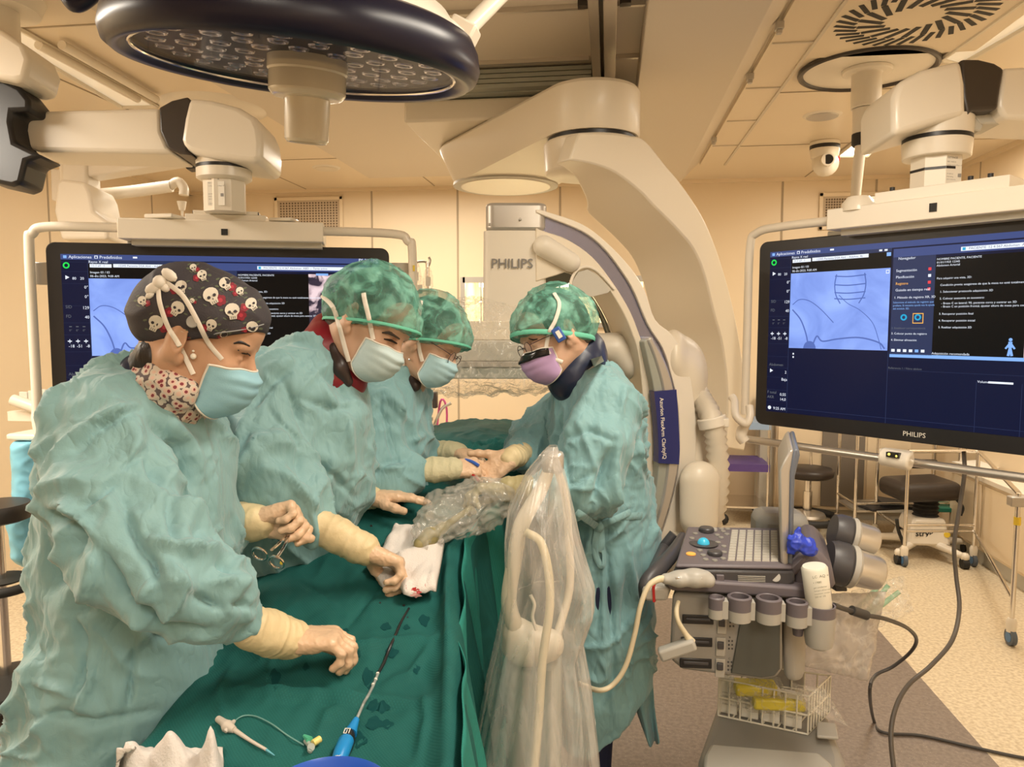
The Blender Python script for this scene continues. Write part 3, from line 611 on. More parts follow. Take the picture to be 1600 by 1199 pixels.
    R(.415, .63, .415, .63, 4); T('Adquisici\xf3n recomendada', .535, .608, .012); T('Referencia 1 / Filtro abdom', .413, .695, .011, 13); T('Volumen', .658, .745, .012); R(.685, .735, .745, .745, 2, 2)
    for i, x in enumerate((.372, .388)): R(x, .036, x+.009, .046, 2, 2)
    for i in range(4): R(.935+.016*i, .055, .943+.016*i, .065, 13, 2)
    t.part('screen', m, SM, smooth=False)
    m = MB(); m.text('PHILIPS', q(W/2, H-.022, .001), u, z, .026, align='CENTER'); t.part('maker_name', m, PAPER, smooth=False)
    m = m = MB(); m.prism([q(W*.22, -.02, -.02), q(W*.79, -.02, -.02), q(W*.79, .06, -.02), q(W*.22, .06, -.02)], -n*.14); t.part('rear_mount', m, CREAMD, bevel=.004)
    return t, q, n
oL = P(70, 378, 2.96); pR = P(607, 388, 3.21); uL = (pR-oL); uL.z = 0
tL, qL, nL = monitor('display_monitor', 'large wide monitor behind the surgeon in the skull-print cap', oL, uL)
oR = P(1187, 379, 3.24); pR2 = P(1600, 343, 2.46); uR = pR2-oR; uR.z = 0
tR, qR, nR = monitor('display_monitor', 'large wide monitor at right, uncovered, above the ultrasound cart', oR, uR)
z_ = V((0, 0, 1))
# hanger frames of the monitors (they move with the monitor)
m = MB(); m.tube([qL(.35, -.06, .02), qL(.03, -.058, .02), qL(-.035, -.03, .02), qL(-.05, .04, .02), qL(-.05, .60, .02), qL(-.05, .72, .03), qL(-.02, .80, .05), qL(.05, .83, .03)], .019, 14, 8); tL.part('frame_tube', m, WHT)
m = MB(); m.tube([qL(1.0, -.065, .02), qL(1.37, -.06, .02), qL(1.44, -.03, .02), qL(1.46, .05, .02), qL(1.46, .70, .02)], .019, 14, 8); tL.part('frame_tube', m, WHT)
m = MB(); m.prism([qL(-.045, .08, -.01), qL(.01, .08, -.01), qL(.01, .17, -.01), qL(-.045, .17, -.01)], -nL*.03); tL.part('frame_bracket', m, SILV, bevel=.003); m = MB(); m.prism([qL(-.045, .63, -.01), qL(.01, .63, -.01), qL(.01, .69, -.01), qL(-.045, .69, -.01)], -nL*.03); tL.part('frame_bracket', m, SILV, bevel=.003)
m = MB(); m.prism([qL(1.37, .06, -.02), qL(1.455, .06, -.02), qL(1.455, .20, -.02), qL(1.37, .20, -.02)], -nL*.05); tL.part('frame_bracket', m, CREAMD, bevel=.003)
m = MB(); m.sph(qL(1.40, .30, -.03), (.045, .03, .09), 14); tL.part('cable_guide', m, WHT)
m = MB(); m.prism([qL(1.46, .075, .045), qL(1.468, .075, .045), qL(1.468, .10, .045), qL(1.46, .10, .045)], -nL*.01); tL.part('sticker', m, YEL)
def top_bar(t, q, n, s0, s1, hgt, lip=True):
    m = MB(); m.prism([q(s0, -hgt-.005, .10), q(s1, -hgt-.005, .10), q(s1, -.01, .10), q(s0, -.01, .10)], -n*.20); t.part('top_housing', m, WHT, bevel=.004)
    m = MB(); m.prism([q(s0+.04, -.012, .06), q(s1-.01, -.012, .06), q(s1-.01, .012, .06), q(s0+.04, .012, .06)], -n*.14); t.part('housing_skirt', m, CREAMD)
top_bar(tL, qL, nL, .30, 1.09, .085); top_bar(tR, qR, nR, .36, 1.4, .085)
m = MB(); m.prism([qL(.69, -.055, .101), qL(.715, -.055, .101), qL(.715, -.03, .101), qL(.69, -.03, .101)], nL*.002); tL.part('infrared_window', m, BLKM)
m = MB(); m.prism([qR(.74, -.065, .101), qR(.765, -.065, .101), qR(.765, -.035, .101), qR(.74, -.035, .101)], nR*.002); tR.part('infrared_window', m, BLKM)
# plates and bolts on the left bar
m = MB(); m.prism([qL(.55, -.115, .085), qL(.86, -.115, .085), qL(.86, -.09, .085), qL(.55, -.09, .085)], -nL*.17); m.prism([qL(.58, -.13, .08), qL(.83, -.13, .08), qL(.83, -.115, .08), qL(.58, -.115, .08)], -nL*.16); tL.part('mount_plate', m, WHT, bevel=.002)
m = MB(); m.box(qL(.47, -.10, .06), (.12, .10, .018)); tL.part('top_tray', m, WHT, bevel=.005); m = MB(); m.box(qL(.93, -.10, .06), (.10, .08, .014)); tL.part('top_tray', m, WHT, bevel=.005)
for s_x in (.585, .61, .80, .825):
    b = MB(); b.cyl(qL(s_x, -.11, .07), qL(s_x, -.128, .07), .009, n=12); tL.part('bolt', b, BLK)
# right monitor frame: tube, handle, lower rail
m = MB(); m.tube([qR(.42, -.055, .02), qR(.12, -.055, .02), qR(.0, -.04, .02), qR(-.035, .03, .02), qR(-.038, .40, .02), qR(-.04, .76, .02)], .018, 14, 8); tR.part('frame_tube', m, WHT)
m = MB(); m.tube([P(1143, 620, 3.22), P(1148, 628, 3.20), P(1150, 650, 3.16), P(1165, 662, 3.15), P(1172, 650, 3.15), P(1171, 635, 3.17)], .017, 12, 6); m.tube([P(1166, 655, 3.2), P(1158, 680, 3.2), P(1163, 690, 3.2)], .024, 12, 6); tR.part('grab_handle', m, WHT)
m = MB(); m.cyl(qR(-.05, .87, .03), qR(1.5, .87, .03), .0165, n=20); tR.part('lower_rail', m, ALU)
m = MB(); m.cyl(P(1377, 713, 2.78), P(1424, 722, 2.70), .034, n=20); m.box(P(1400, 712, 2.76), (.11, .05, .045), Matrix.Rotation(math.atan2(uR.y, uR.x), 3, 'Z')); tR.part('rail_clamp', m, WHT, bevel=.008)
m = MB(); ca = P(1393, 710, 2.71)
m.box(P(1396, 711, 2.716), (.045, .02, .018), Matrix.Rotation(math.atan2(uR.y, uR.x), 3, 'Z')); cdp = tR.part('clamp_display', m, BLK)
m = MB(); m.sph(P(1389, 710, 2.703), .005, 8); m.sph(P(1401, 713, 2.70), .005, 8); tR.part('indicator', m, mat('indicator_yellow', (.9, .6, .1), .4, emit=(1, .7, .1), estr=1.5), parent=cdp)
# right suspension
t = Thing('monitor_suspension', 'cream jointed ceiling arm carrying the right monitor', 'ceiling arm', P(1465, 200, 2.75), 'monitor ceiling arms')
dR = 2.72
def sr(pts, d0=dR-.13, dep=.26): o = P(1465, 200, d0); return MB().prism([PP(x, y, o, CF) for x, y in pts], CF*dep)
t.part('elbow_housing', sr([(1396, 150), (1404, 128), (1440, 108), (1503, 92), (1510, 130), (1511, 172), (1506, 182), (1470, 190), (1420, 205), (1396, 212)]), WHT, bevel=.022, bseg=3)
t.part('elbow_joint', sr([(1502, 92), (1530, 92), (1555, 98), (1570, 107), (1562, 150), (1560, 170), (1520, 172), (1512, 182), (1505, 150)], d0=dR-.12, dep=.24), DKB, bevel=.012, bseg=3)
t.part('arm', sr([(1568, 105), (1700, 98), (1700, 190), (1570, 185), (1560, 165)], d0=dR-.11, dep=.22), WHT, bevel=.015)
m = sr([(1508, 178), (1522, 180), (1538, 196), (1532, 206), (1505, 195)], dR-.06, .12); m.prism([PP(x, y, P(1465, 200, dR-.06), CF) for x, y in [(1522, 178), (1560, 177), (1574, 185), (1568, 193), (1530, 194)]], CF*.12); t.part('cable_cover', m, CREAMD, bevel=.006)
jb = P(1690, 120, dR); m = MB(); m.cyl((jb.x, jb.y, jb.z-.06), (jb.x, jb.y, ZC), .10, n=28); m.lathe((jb.x, jb.y, 0), [(.16, ZC-.05), (.18, ZC)], n=32); t.part('ceiling_column', m, WHT)
pc = P(1464, 220, dR); zr = lambda y: P(1464, y, dR).z
for y0, y1, ra, rb in ((217, 188, .115, .118), (248, 222, .113, .117)):
    m = MB(); m.lathe((pc.x, pc.y, 0), [(ra, zr(y0)), (rb, zr(y1))], n=40); t.part('collar', m, WHT, bevel=.004)
m = MB(); m.lathe((pc.x, pc.y, 0), [(.116, zr(222)), (.116, zr(216))], n=40); t.part('collar_ring', m, BLK)
labelled_post(t, pc.x, pc.y, zr(308), zr(246), .088, YAW+.25, ROWS)
m = MB(); m.lathe((pc.x, pc.y, 0), [(.0895, zr(270)), (.0895, zr(266))], n=8); t.part('post_band', m, BLK, smooth=False)
m = MB(); m.prism([qR(.54, -.13, .09), qR(.98, -.13, .09), qR(.98, -.085, .09), qR(.54, -.085, .09)], -nR*.18); tR.part('mount_plate', m, WHT, bevel=.003)
m = MB(); m.lathe(qR(.46, -.085, .05), [(.062, -.01), (.06, .02), (.04, .045), (.005, .05)], n=24); tR.part('dome_cap', m, WHT)
for s_x in (.60, .86, .92):
    b = MB(); b.cyl(qR(s_x, -.12, .08), qR(s_x, -.143, .08), .009, n=12); tR.part('bolt', b, BLK)
# round ceiling plate with the short column
cp = PZ(1355, 105, ZC)
t = Thing('ceiling_pendant', 'round ceiling plate with dark rim and short white telescopic column', 'ceiling mount', cp)
m = MB(); m.lathe(cp, [(.29, -.012), (.29, 0)], n=64); t.part('plate', m, WHT)
m = MB(); m.torus(cp-z_*.012, .30, .014, (0,0,1), 64, 8); t.part('plate_rim', m, DKB)
def vr(y, c=cp): # z on the vertical axis through c at pixel row y
    d = (c-CO).dot(CF)/1.0; return P(0, y, d).z
cd_ = (cp-CO).dot(CF)
def zcol(y): return (CO+ray(1350, y)*(math.hypot(cp.x, cp.y)/math.hypot(ray(1350, y).x, ray(1350, y).y))).z
m = MB(); m.lathe((cp.x, cp.y, 0), [(.068, zcol(170)), (.068, ZC-.03), (.11, ZC-.03), (.115, ZC-.012)], n=32); t.part('upper_column', m, WHT, bevel=.004)
m = MB(); m.lathe((cp.x, cp.y, 0), [(.056, zcol(210)), (.058, zcol(171))], n=32); t.part('lower_column', m, WHT)
m = MB(); m.lathe((cp.x, cp.y, 0), [(.052, zcol(229)), (.058, zcol(225)), (.058, zcol(209))], n=32); t.part('end_cap', m, BLKM, bevel=.004)
d2 = cd_+.02
m = MB(); m.tube([P(1345, 226, d2), P(1340, 270, d2), P(1336, 320, d2)], [.026, .026, .022], 14, 4); m.sph(P(1338, 322, d2), .04, 14); m.cyl(P(1335, 318, d2), P(1440, 306, d2+.1), .022, n=12); t.part('light_arm', m, WHT)
# swirl outlet
vc = PZ(1430, 12, ZC); vc2 = PZ(1430, 25, ZC)
t = Thing('swirl_air_outlet', 'square ceiling air outlet with a swirl of black slots', 'air vent', vc2)
R1 = (PZ(1552, 18, ZC)-PZ(1308, 28, ZC)).length/2; vc2 = (PZ(1552, 18, ZC)+PZ(1308, 28, ZC))/2
m = MB(); m.bb((vc2.x-.42, vc2.y-.42, ZC-.012), (vc2.x+.42, vc2.y+.42, ZC)); t.part('face_plate', m, CEILM, bevel=.003)
m = MB()
for i in range(36):
    a = 2*PI*i/36
    for r0, r1, da in ((R1*.38, R1*.70, .35), (R1*.72, R1*.99, .2)):
        if r0 < R1*.5 and i % 2: continue
        p0 = vc2+V((r0*math.cos(a), r0*math.sin(a), 0)); p1 = vc2+V((r1*math.cos(a+da), r1*math.sin(a+da), 0)); s_ = (p1-p0).normalized().cross(z_)*(.010 if r0 > R1*.5 else .012)
        p0.z = p1.z = ZC-.0135; m.prism([p0-s_, p1-s_, p1+s_, p0+s_], z_*.001)
t.part('slots', m, BLKM, smooth=False)
# dome camera
dk = PZ(1289, 222, ZC); dd = (dk-CO).dot(CF)
t = Thing('dome_camera', 'small white motorised camera hanging from the ceiling', 'camera', dk)
m = MB(); m.lathe(dk, [(.085, -.11), (.095, -.06), (.097, 0)], n=28); t.part('base', m, WHT, bevel=.006)
m = MB(); m.lathe(dk, [(.096, -.05), (.097, -.025)], n=28); t.part('sensor_band', m, BLK)
hb = dk-z_*.15+CF*-.02
m = MB(); m.sph(hb, (.085, .085, .085), 20); m.box(dk-z_*.13, (.15, .06, .1)); t.part('head', m, WHT, bevel=.01)
m = MB(); m.cyl(hb-CF*.07-CR*.02, hb-CF*.10-CR*.025, .042, n=20); ln = t.part('lens_tube', m, WHT); m = MB(); m.cyl(hb-CF*.095-CR*.022, hb-CF*.104-CR*.026, .032, n=20); t.part('lens', m, BLK, parent=ln)
m = MB(); m.tube([dk+CR*.08-z_*.08, dk+CR*.10-z_*.11, dk+CR*.085-z_*.14], .008, 8); t.part('cable', m, mat('red_cable', (.5, .03, .03), .5))
# ceiling speakers
for px, py in ((1285, 180), (510, 262), (512, 262)):
    if px == 512: continue
    k = PZ(px, py, ZC); t = Thing('ceiling_speaker', 'round flush ceiling speaker '+('near the dome camera' if px > 1000 else 'in the ceiling above the left monitor'), 'speaker', k)
    m = MB(); m.lathe(k, [(.10, -.008), (.11, 0)], n=32); t.part('ring', m, WHT); m = MB(); m.lathe(k, [(.086, -.014), (.092, -.006)], n=32); t.part('grille', m, SILV if px > 1000 else CREAM)
# luminaires
def lum(pts, lab, on=True, name='ceiling_light'):
    q = [PZ(x, y, ZC-.004) for x, y in pts]; c_ = sum(q, V())/4; t = Thing(name, lab, 'ceiling light', c_)
    m = MB(); m.prism(q, z_*.004); t.part('diffuser', m, LAMPON if on else LAMPOFF)
    m = MB()
    for i in range(4):
        a, b = q[i], q[(i+1) % 4]; m.tube([a-z_*.004, b-z_*.004], .012, 6, 1)
    t.part('frame', m, CREAM); return t
lum([(1308, 243), (1358, 243), (1425, 165), (1396, 172)], 'lit rectangular ceiling light behind the white column')
lum([(398, 258), (430, 258), (412, 243), (390, 243)], 'small lit ceiling light corner behind the left ceiling arm')
tq = lum([(190, 166), (246, 165), (20, 37), (-60, 18)], 'long recessed ceiling light at upper left with clear cover', False)
m = MB(); a, b = PZ(60, 70, ZC-.03), PZ(215, 155, ZC-.03); m.cyl(a, b, .02, n=10); m.cyl(a+CR*.1, b+CR*.1, .02, n=10); tq.part('tube_lamp', m, WHT)
lum([(1470, 92), (1500, 100), (1640, 20), (1640, -30)], 'long ceiling light above the right monitor at the frame edge', False)
# ceiling plate behind left arm
k = PZ(335, 168, ZC); t = Thing('ceiling_cover', 'round flat cover on the ceiling behind the left arm', 'ceiling cover', k)
m = MB(); m.lathe(k, [(.27, -.02), (.30, 0)], n=48); t.part('disc', m, WHT); m = MB(); m.lathe(k-CR*.15, [(.075, -.16), (.075, -.02)], n=24); t.part('stub', m, WHT)
# background pendant at left with maker arm
t = Thing('equipment_pendant', 'cream equipment pendant behind the left monitor with branded arm', 'ceiling pendant', P(120, 330, 4.4))
d = 4.4
def sp_(pts, d0, dep, mb=None): o = P(120, 300, d0); return (mb or MB()).prism([PP(x, y, o, CF) for x, y in pts], CF*dep)
t.part('column', sp_([(94, 225), (134, 225), (136, 300), (94, 300)], d, .16), WHT, bevel=.02)
t.part('body', sp_([(88, 285), (96, 279), (132, 284), (140, 300), (146, 330), (168, 345), (168, 374), (95, 374), (84, 330)], d-.08, .32), WHT, bevel=.03, bseg=3)
m = sp_([(134, 252), (270, 239), (290, 243), (290, 252), (136, 276)], d+.02, .12); t.part('spring_arm', m, WHT, bevel=.012)
o_ = P(214, 252, d+.02)
m = MB(); m.text('GETINGE \u2739'[:8], PP(214, 252, P(120, 300, d+.015), CF), (CR-V((0,0,0))+V((0,0,.10))), CU, .052, ext=.003, bold=.01)
k = PP(251, 243, P(120, 300, d+.012), CF)
for i in range(6): a_ = i*PI/3; m.tube([k+CR*.006*math.cos(a_)+CU*.006*math.sin(a_), k+CR*.02*math.cos(a_)+CU*.02*math.sin(a_)], .004, 5, 1)
t.part('maker_name', m, BLKM, smooth=False)
t.part('arm_end', sp_([(286, 246), (308, 246), (310, 262), (290, 264)], d, .08), BLK, bevel=.008)
cb_ = P(115, 290, d+.05); m = MB(); m.box((cb_.x, cb_.y+.05, (cb_.z+ZC)/2), (.15, .15, ZC-cb_.z)); t.part('ceiling_column', m, WHT, bevel=.01)
t.part('side_bracket', sp_([(78, 263), (96, 264), (96, 315), (80, 313)], d+.1, .1), WHT, bevel=.01)
t = Thing('examination_lamp_arm', 'bright white jointed lamp arm behind the left ceiling arm', 'lamp arm', P(215, 300, 4.8))
d = 4.75
m = MB(); m.tube([P(136, 306, d), P(200, 300, d), P(268, 291, d)], .038, 14, 3); t.part('arm', m, WHT)
m = MB(); m.tube([P(265, 291, d), P(278, 284, d), P(287, 294, d), P(287, 305, d)], .030, 14, 5); t.part('elbow', m, WHT)
m = MB(); m.lathe(P(284, 315, d), [(.007, -.12), (.008, -.06), (.018, -.055), (.03, 0)], n=20); t.part('drop_rod', m, WHT)
area('lamp_arm_fill', P(215, 240, 4.7), (.35, .15), 1.5, (1, .95, .85))  # added fill light that brightens the white arm; no lamp head glows here
# upper left dark knob (second lamp)
t = Thing('lamp_handle', 'dark rounded handle end hanging at the top edge', 'handle', P(120, 0, 2.2))
m = MB(); m.tube([P(104, -30, 2.2), P(106, -5, 2.2), P(120, 8, 2.2), P(145, -8, 2.2), P(160, -30, 2.2)], .022, 12, 6); t.part('grip', m, DNV)
# wall grilles
GR = mat('grille_sheet', (.55, .44, .31), .5)
for k, (x0, x1, y0, y1, lab) in enumerate([(431, 536, 307, 365, 'perforated air grille on the back wall above the left monitor'), (1278, 1382, 300, 360, 'perforated air grille on the back wall behind the right monitor')]):
    a, b = PY(x0, y1, 6.6), PY(x1, y0, 6.6); t = Thing('air_grille', lab, 'air grille', ((a.x+b.x)/2, 6.58, (a.z+b.z)/2))
    z0, z1 = min(a.z, b.z), max(a.z, b.z)
    m = MB(); m.bb((a.x, 6.578, z0), (b.x, 6.598, z0+.03)); m.bb((a.x, 6.578, z1-.03), (b.x, 6.598, z1)); m.bb((a.x, 6.578, z0), (a.x+.03, 6.598, z1)); m.bb((b.x-.03, 6.578, z0), (b.x, 6.598, z1)); t.part('frame', m, WALL, bevel=.003)
    m = MB(); m.bb((a.x+.03, 6.59, z0+.03), (b.x-.03, 6.598, z1-.03)); t.part('sheet', m, GR)
    m = MB(); nx = 20
    for i in range(nx):
        for j in range(10):
            m.cyl((a.x+.06+(b.x-a.x-.12)*i/(nx-1), 6.588, z0+.055+(z1-z0-.11)*j/9), (a.x+.06+(b.x-a.x-.12)*i/(nx-1), 6.5895, z0+.055+(z1-z0-.11)*j/9), .008, n=8)
    t.part('holes', m, mat('grille_hole', (.16, .11, .07), .8), smooth=False)
# ================================================================ people: shared builders
from mathutils.bvhtree import BVHTree
CFn, CRn, CUn, COn = [np.array(v_, float) for v_ in (CF, CR, CU, CO)]
def proj(p):
    q = p-COn; d = q @ CFn; return 800+F*(q @ CRn)/d, 599.5-F*(q @ CUn)/d
def bvh(*objs):
    vs, fs = [], []
    for o in objs:
        k = len(vs); vs += [v_.co.copy() for v_ in o.data.vertices]; fs += [[i+k for i in p.vertices] for p in o.data.polygons]
    return BVHTree.FromPolygons(vs, fs)
def snap(b, px, py, off=.003, dflt=None):
    r = ray(px, py).normalized(); h = b.ray_cast(CO, r)
    if h[0] is None: return P(px, py, dflt or 1.5)
    return h[0]-r*off
def dens(pts, n=5): return [tuple(p)[:2] for p in catmull([V((x, y, 0)) for x, y in pts], n)]
def snapH(b, p, toward, off=.002):       # from p towards a centre
    d = (V(toward)-V(p)).normalized(); h = b.ray_cast(V(p), d)
    return (h[0]-d*off) if h[0] is not None else V(p)
def cloth(amp=1.0, zs=.4, seed=0.0, strokes=(), f1=5.0):
    def fn(p, n):
        q = p+seed; s = np.array([1, 1, zs])
        wp = np.stack([perlin(q*5+3.1), perlin(q*5+9.7), perlin(q*5+17.3)], 1)*.07
        def rot(v_, a, b): ca, sa, cb_, sb = math.cos(a), math.sin(a), math.cos(b), math.sin(b); x, y, z = v_[:, 0], v_[:, 1], v_[:, 2]; x, z = x*ca-z*sa, x*sa+z*ca; y, z = y*cb_-z*sb, y*sb+z*cb_; return np.stack([x, y, z], 1)
        big = perlin((q+wp*1.5)*s*f1); r1 = ridge((q+wp)*s*f1*1.5+5, .9)
        m1 = np.clip(perlin(q*4.5+40)*2+.4, 0, 1); m2 = np.clip(perlin(q*4.5+70)*2+.4, 0, 1); m3 = np.clip(perlin(q*6+90)*2+.5, 0, 1)
        d1 = ridge(rot(q+wp, .7, .3)*np.array([11, 11, 2.8])+11, .8)**1.3; d2 = ridge(rot(q+wp, -.8, -.5)*np.array([13, 13, 3.2])+31, .8)**1.3; d3 = ridge(rot(q+wp*.5, .2, 1.2)*np.array([30, 30, 9.])+23, .9)
        d = amp*(.014*big+.011*(r1-.3)+.019*d1**1.9*m1+.016*d2**1.9*m2+.0040*d3*m3-.007)
        if strokes:
            px, py = proj(p); tc = COn-p; fc = np.clip((n*tc).sum(1)/np.linalg.norm(tc, axis=1)*2, 0, 1)
            for pts, wd, am in strokes:
                best = np.full(len(p), 1e9); tt = np.zeros(len(p)); m_ = len(pts)-1
                for i in range(m_):
                    a, b = np.array(pts[i], float), np.array(pts[i+1], float); ab = b-a
                    t = np.clip(((px-a[0])*ab[0]+(py-a[1])*ab[1])/(ab @ ab), 0, 1); dd = np.hypot(px-a[0]-t*ab[0], py-a[1]-t*ab[1])
                    w_ = dd < best; best = np.where(w_, dd, best); tt = np.where(w_, (i+t)/m_, tt)
                d = d+am*1.8*np.exp(-(best/wd)**1.6)*fc*np.sin(np.clip(tt, .04, .96)*PI)**.6
        return d
    return fn
def gown_mat(name, col, seed=0):
    m = bpy.data.materials.new(name); m.use_nodes = True; nt = m.node_tree; b = nt.nodes['Principled BSDF']; b.inputs['Base Color'].default_value = (*col, 1); b.inputs['Roughness'].default_value = .62; b.inputs['Sheen Weight'].default_value = .25; b.inputs['Specular IOR Level'].default_value = .35
    tc = nd(nt, 'ShaderNodeTexCoord'); n0 = nd(nt, 'ShaderNodeTexNoise', {'Vector': tc.outputs['Object'], 'Scale': 9.0, 'Detail': 2.0})
    mx = nd(nt, 'ShaderNodeMix', {0: .06}, data_type='RGBA'); nt.links.new(tc.outputs['Object'], mx.inputs[6]); nt.links.new(n0.outputs['Color'], mx.inputs[7])
    def rn(scale, rot, st):
        mp = nd(nt, 'ShaderNodeMapping', {'Vector': mx.outputs[2], 'Rotation': rot, 'Scale': st}); n_ = nd(nt, 'ShaderNodeTexNoise', {'Vector': mp.outputs[0], 'Scale': scale, 'Detail': 2.0, 'Roughness': .45})
        q_ = nd(nt, 'ShaderNodeMath', {0: n_.outputs['Fac'], 1: .5}, operation='SUBTRACT'); return nd(nt, 'ShaderNodeMath', {0: q_.outputs[0]}, operation='ABSOLUTE')
    q1 = rn(22, (0, .6, .3), (1, 1, .35)); q2 = rn(30, (.5, -.7, 0), (1, 1, .4)); n3 = nd(nt, 'ShaderNodeTexNoise', {'Vector': tc.outputs['Object'], 'Scale': 420.0})
    a = nd(nt, 'ShaderNodeMath', {0: q1.outputs[0], 1: q2.outputs[0]}, operation='ADD'); a2 = nd(nt, 'ShaderNodeMath', {0: n3.outputs['Fac'], 1: .03}, operation='MULTIPLY'); a3 = nd(nt, 'ShaderNodeMath', {0: a.outputs[0], 1: a2.outputs[0]}, operation='SUBTRACT')
    bp = nd(nt, 'ShaderNodeBump', {'Strength': .6, 'Distance': .016, 'Height': a3.outputs[0]}); nt.links.new(bp.outputs[0], b.inputs['Normal']); return m
GOWN = gown_mat('surgical_gown_green', (0.215, 0.385, 0.405))
GOWNB = gown_mat('surgical_gown_blue_green', (0.195, 0.365, 0.390))
SKIN = mat('skin_warm', (0.50, 0.29, 0.18), 0.5, sss=.12, bump=.05, bscale=300); SKIN2 = mat('skin_light', (0.56, 0.35, 0.24), 0.5, sss=.12, bump=.05, bscale=300)
HAIR = mat('dark_hair', (0.018, 0.012, 0.009), 0.45, bump=.4, bscale=200, stretch=(1, 1, .2)); HAIRG = mat('greying_hair', (0.06, 0.045, 0.035), 0.55, bump=.5, bscale=240)
HAIRB = mat('brown_hair', (0.05, 0.028, 0.015), 0.5, bump=.4, bscale=200)
GLOVE = mat('latex_glove', (0.68, 0.46, 0.30), 0.45, bump=.25, bscale=110, coat=.15, var=.05, vscale=25); CUFF = mat('glove_cuff_yellow', (0.70, 0.56, 0.33), 0.5, bump=.3, bscale=90, var=.05, vscale=18)
KNIT = mat('knit_cuff', (0.56, 0.51, 0.33), 0.7, bump=.4, bscale=160)
MASKB = mat('mask_pale_blue', (0.40, 0.60, 0.66), 0.6, bump=.1, bscale=500); MASKP = mat('mask_lilac', (0.46, 0.30, 0.52), 0.6, bump=.1, bscale=500); MASKW = mat('mask_blue_white', (0.50, 0.62, 0.64), 0.6, bump=.1, bscale=500)
STRAP = mat('strap_white', (0.72, 0.66, 0.58), 0.6)
def cap_mat():
    m = bpy.data.materials.new('bouffant_net_green'); m.use_nodes = True; nt = m.node_tree; b = nt.nodes['Principled BSDF']; b.inputs['Roughness'].default_value = .6
    tc = nd(nt, 'ShaderNodeTexCoord'); n = nd(nt, 'ShaderNodeTexNoise', {'Vector': tc.outputs['Object'], 'Scale': 20.0, 'Detail': 8.0, 'Distortion': .9}); r = nd(nt, 'ShaderNodeValToRGB', {0: n.outputs['Fac']})
    r.color_ramp.elements[0].position = .38; r.color_ramp.elements[0].color = (.055, .23, .165, 1); r.color_ramp.elements[1].position = .64; r.color_ramp.elements[1].color = (.20, .50, .40, 1)
    nt.links.new(r.outputs[0], b.inputs['Base Color']); mr = nd(nt, 'ShaderNodeMapRange', {0: n.outputs['Fac'], 1: .35, 2: .65, 3: .40, 4: .85}); nt.links.new(mr.outputs[0], b.inputs['Alpha'])
    bp = nd(nt, 'ShaderNodeBump', {'Strength': .35, 'Distance': .004, 'Height': n.outputs['Fac']}); nt.links.new(bp.outputs[0], b.inputs['Normal']); return m
CAPG = cap_mat(); CAPBAND = mat('cap_band_green', (.13, .48, .34), .6, bump=.3, bscale=120)
class Head:
    def __init__(s, c, f, u, k=1.0):
        s.c = V(c); s.f = V(f).normalized(); u = V(u); s.u = (u-s.f*u.dot(s.f)).normalized(); s.l = s.u.cross(s.f); s.k = k
        s.R = Matrix((s.f, s.l, s.u)).transposed()
    def __call__(s, x, y, z): return s.c+(s.f*x+s.l*y+s.u*z)*s.k
    def add(s, S):
        k = s.k; E = lambda c, r, kk=.02, op='u': S.ell(s(*c), [q*k for q in r], s.R, kk, op)
        E((-.012, 0, .035), (.098, .077, .100)); E((.030, 0, -.010), (.062, .062, .085), .03); E((.038, 0, -.062), (.052, .050, .050), .03); E((.072, 0, -.098), (.018, .020, .016), .03)
        E((.066, 0, .052), (.034, .056, .036), .03)
        for sg in (1, -1):
            E((.060, sg*.040, -.028), (.028, .022, .024), .025); E((.080, sg*.030, .022), (.014, .024, .009), .014)      # cheek, brow
            E((.092, sg*.031, .002), (.012, .017, .010), .008, 's'); E((.077, sg*.031, .000), (.014, .015, .012), .004)   # socket, lid
            S.ell(s(-.014, sg*.084, -.002), [.022*k, .010*k, .037*k], s.R @ Matrix.Rotation(sg*.45, 3, 'Z'), .004); S.ell(s(-.006, sg*.096, .004), [.012*k, .009*k, .022*k], s.R, .003, 's'); E((.002, sg*.081, -.032), (.008, .007, .011), .004)
            S.cone(s(-.02, sg*.055, -.05), s(.055, sg*.035, -.09), .018*k, .016*k, .03)
        S.cone(s(.090, 0, .012), s(.112, 0, -.032), .008*k, .013*k, .012); E((.104, .011, -.034), (.011, .009, .009), .008); E((.104, -.011, -.034), (.011, .009, .009), .008)
        E((.094, 0, -.062), (.012, .024, .006), .008); E((.090, 0, -.075), (.012, .020, .007), .008)
def mask(H, t, m, top=None, dx=0.0, wrap=1.0):
    C = [(.106, -.014), (.126, -.030), (.128, -.050), (.124, -.072), (.110, -.098), (.078, -.122)]
    def fn(a, v):
        th = (a*2-1)*PI/2; i = v*5; cx = float(np.interp(i, range(6), [c[0] for c in C]))+dx; cz = float(np.interp(i, range(6), [c[1] for c in C]))
        ys = .0735-.014*v; xs = .050-.004*v; zs = -.026-.070*v; c_ = max(math.cos(th), 0)**.75
        pl = .0028*abs(((v*4.5) % 1)-.5)*2*(.3+.7*c_); nose = .006*math.exp(-(th/.35)**2)*math.exp(-(v/.25)**2)
        return H(xs+(cx-xs)*c_+pl+nose, ys*math.sin(th), zs+(cz-zs)*c_**.8+.004*math.sin(th*7+v*3)*(1-v)*.3)
    g = MB().grid(fn, 36, 30); o = t.part('mask', g, m, solid=.0018, angle=180)
    tp = MB(); tp.tube([fn(i/16, 0) for i in range(17)], .0022, 6, 2); tp.tube([fn(i/16, 1) for i in range(17)], .002, 6, 2); tp.tube([fn(0, i/6) for i in range(7)], .0022, 6, 2); tp.tube([fn(1, i/6) for i in range(7)], .0022, 6, 2)
    t.part('mask_edge', tp, top or STRAP, parent=o); return fn, o
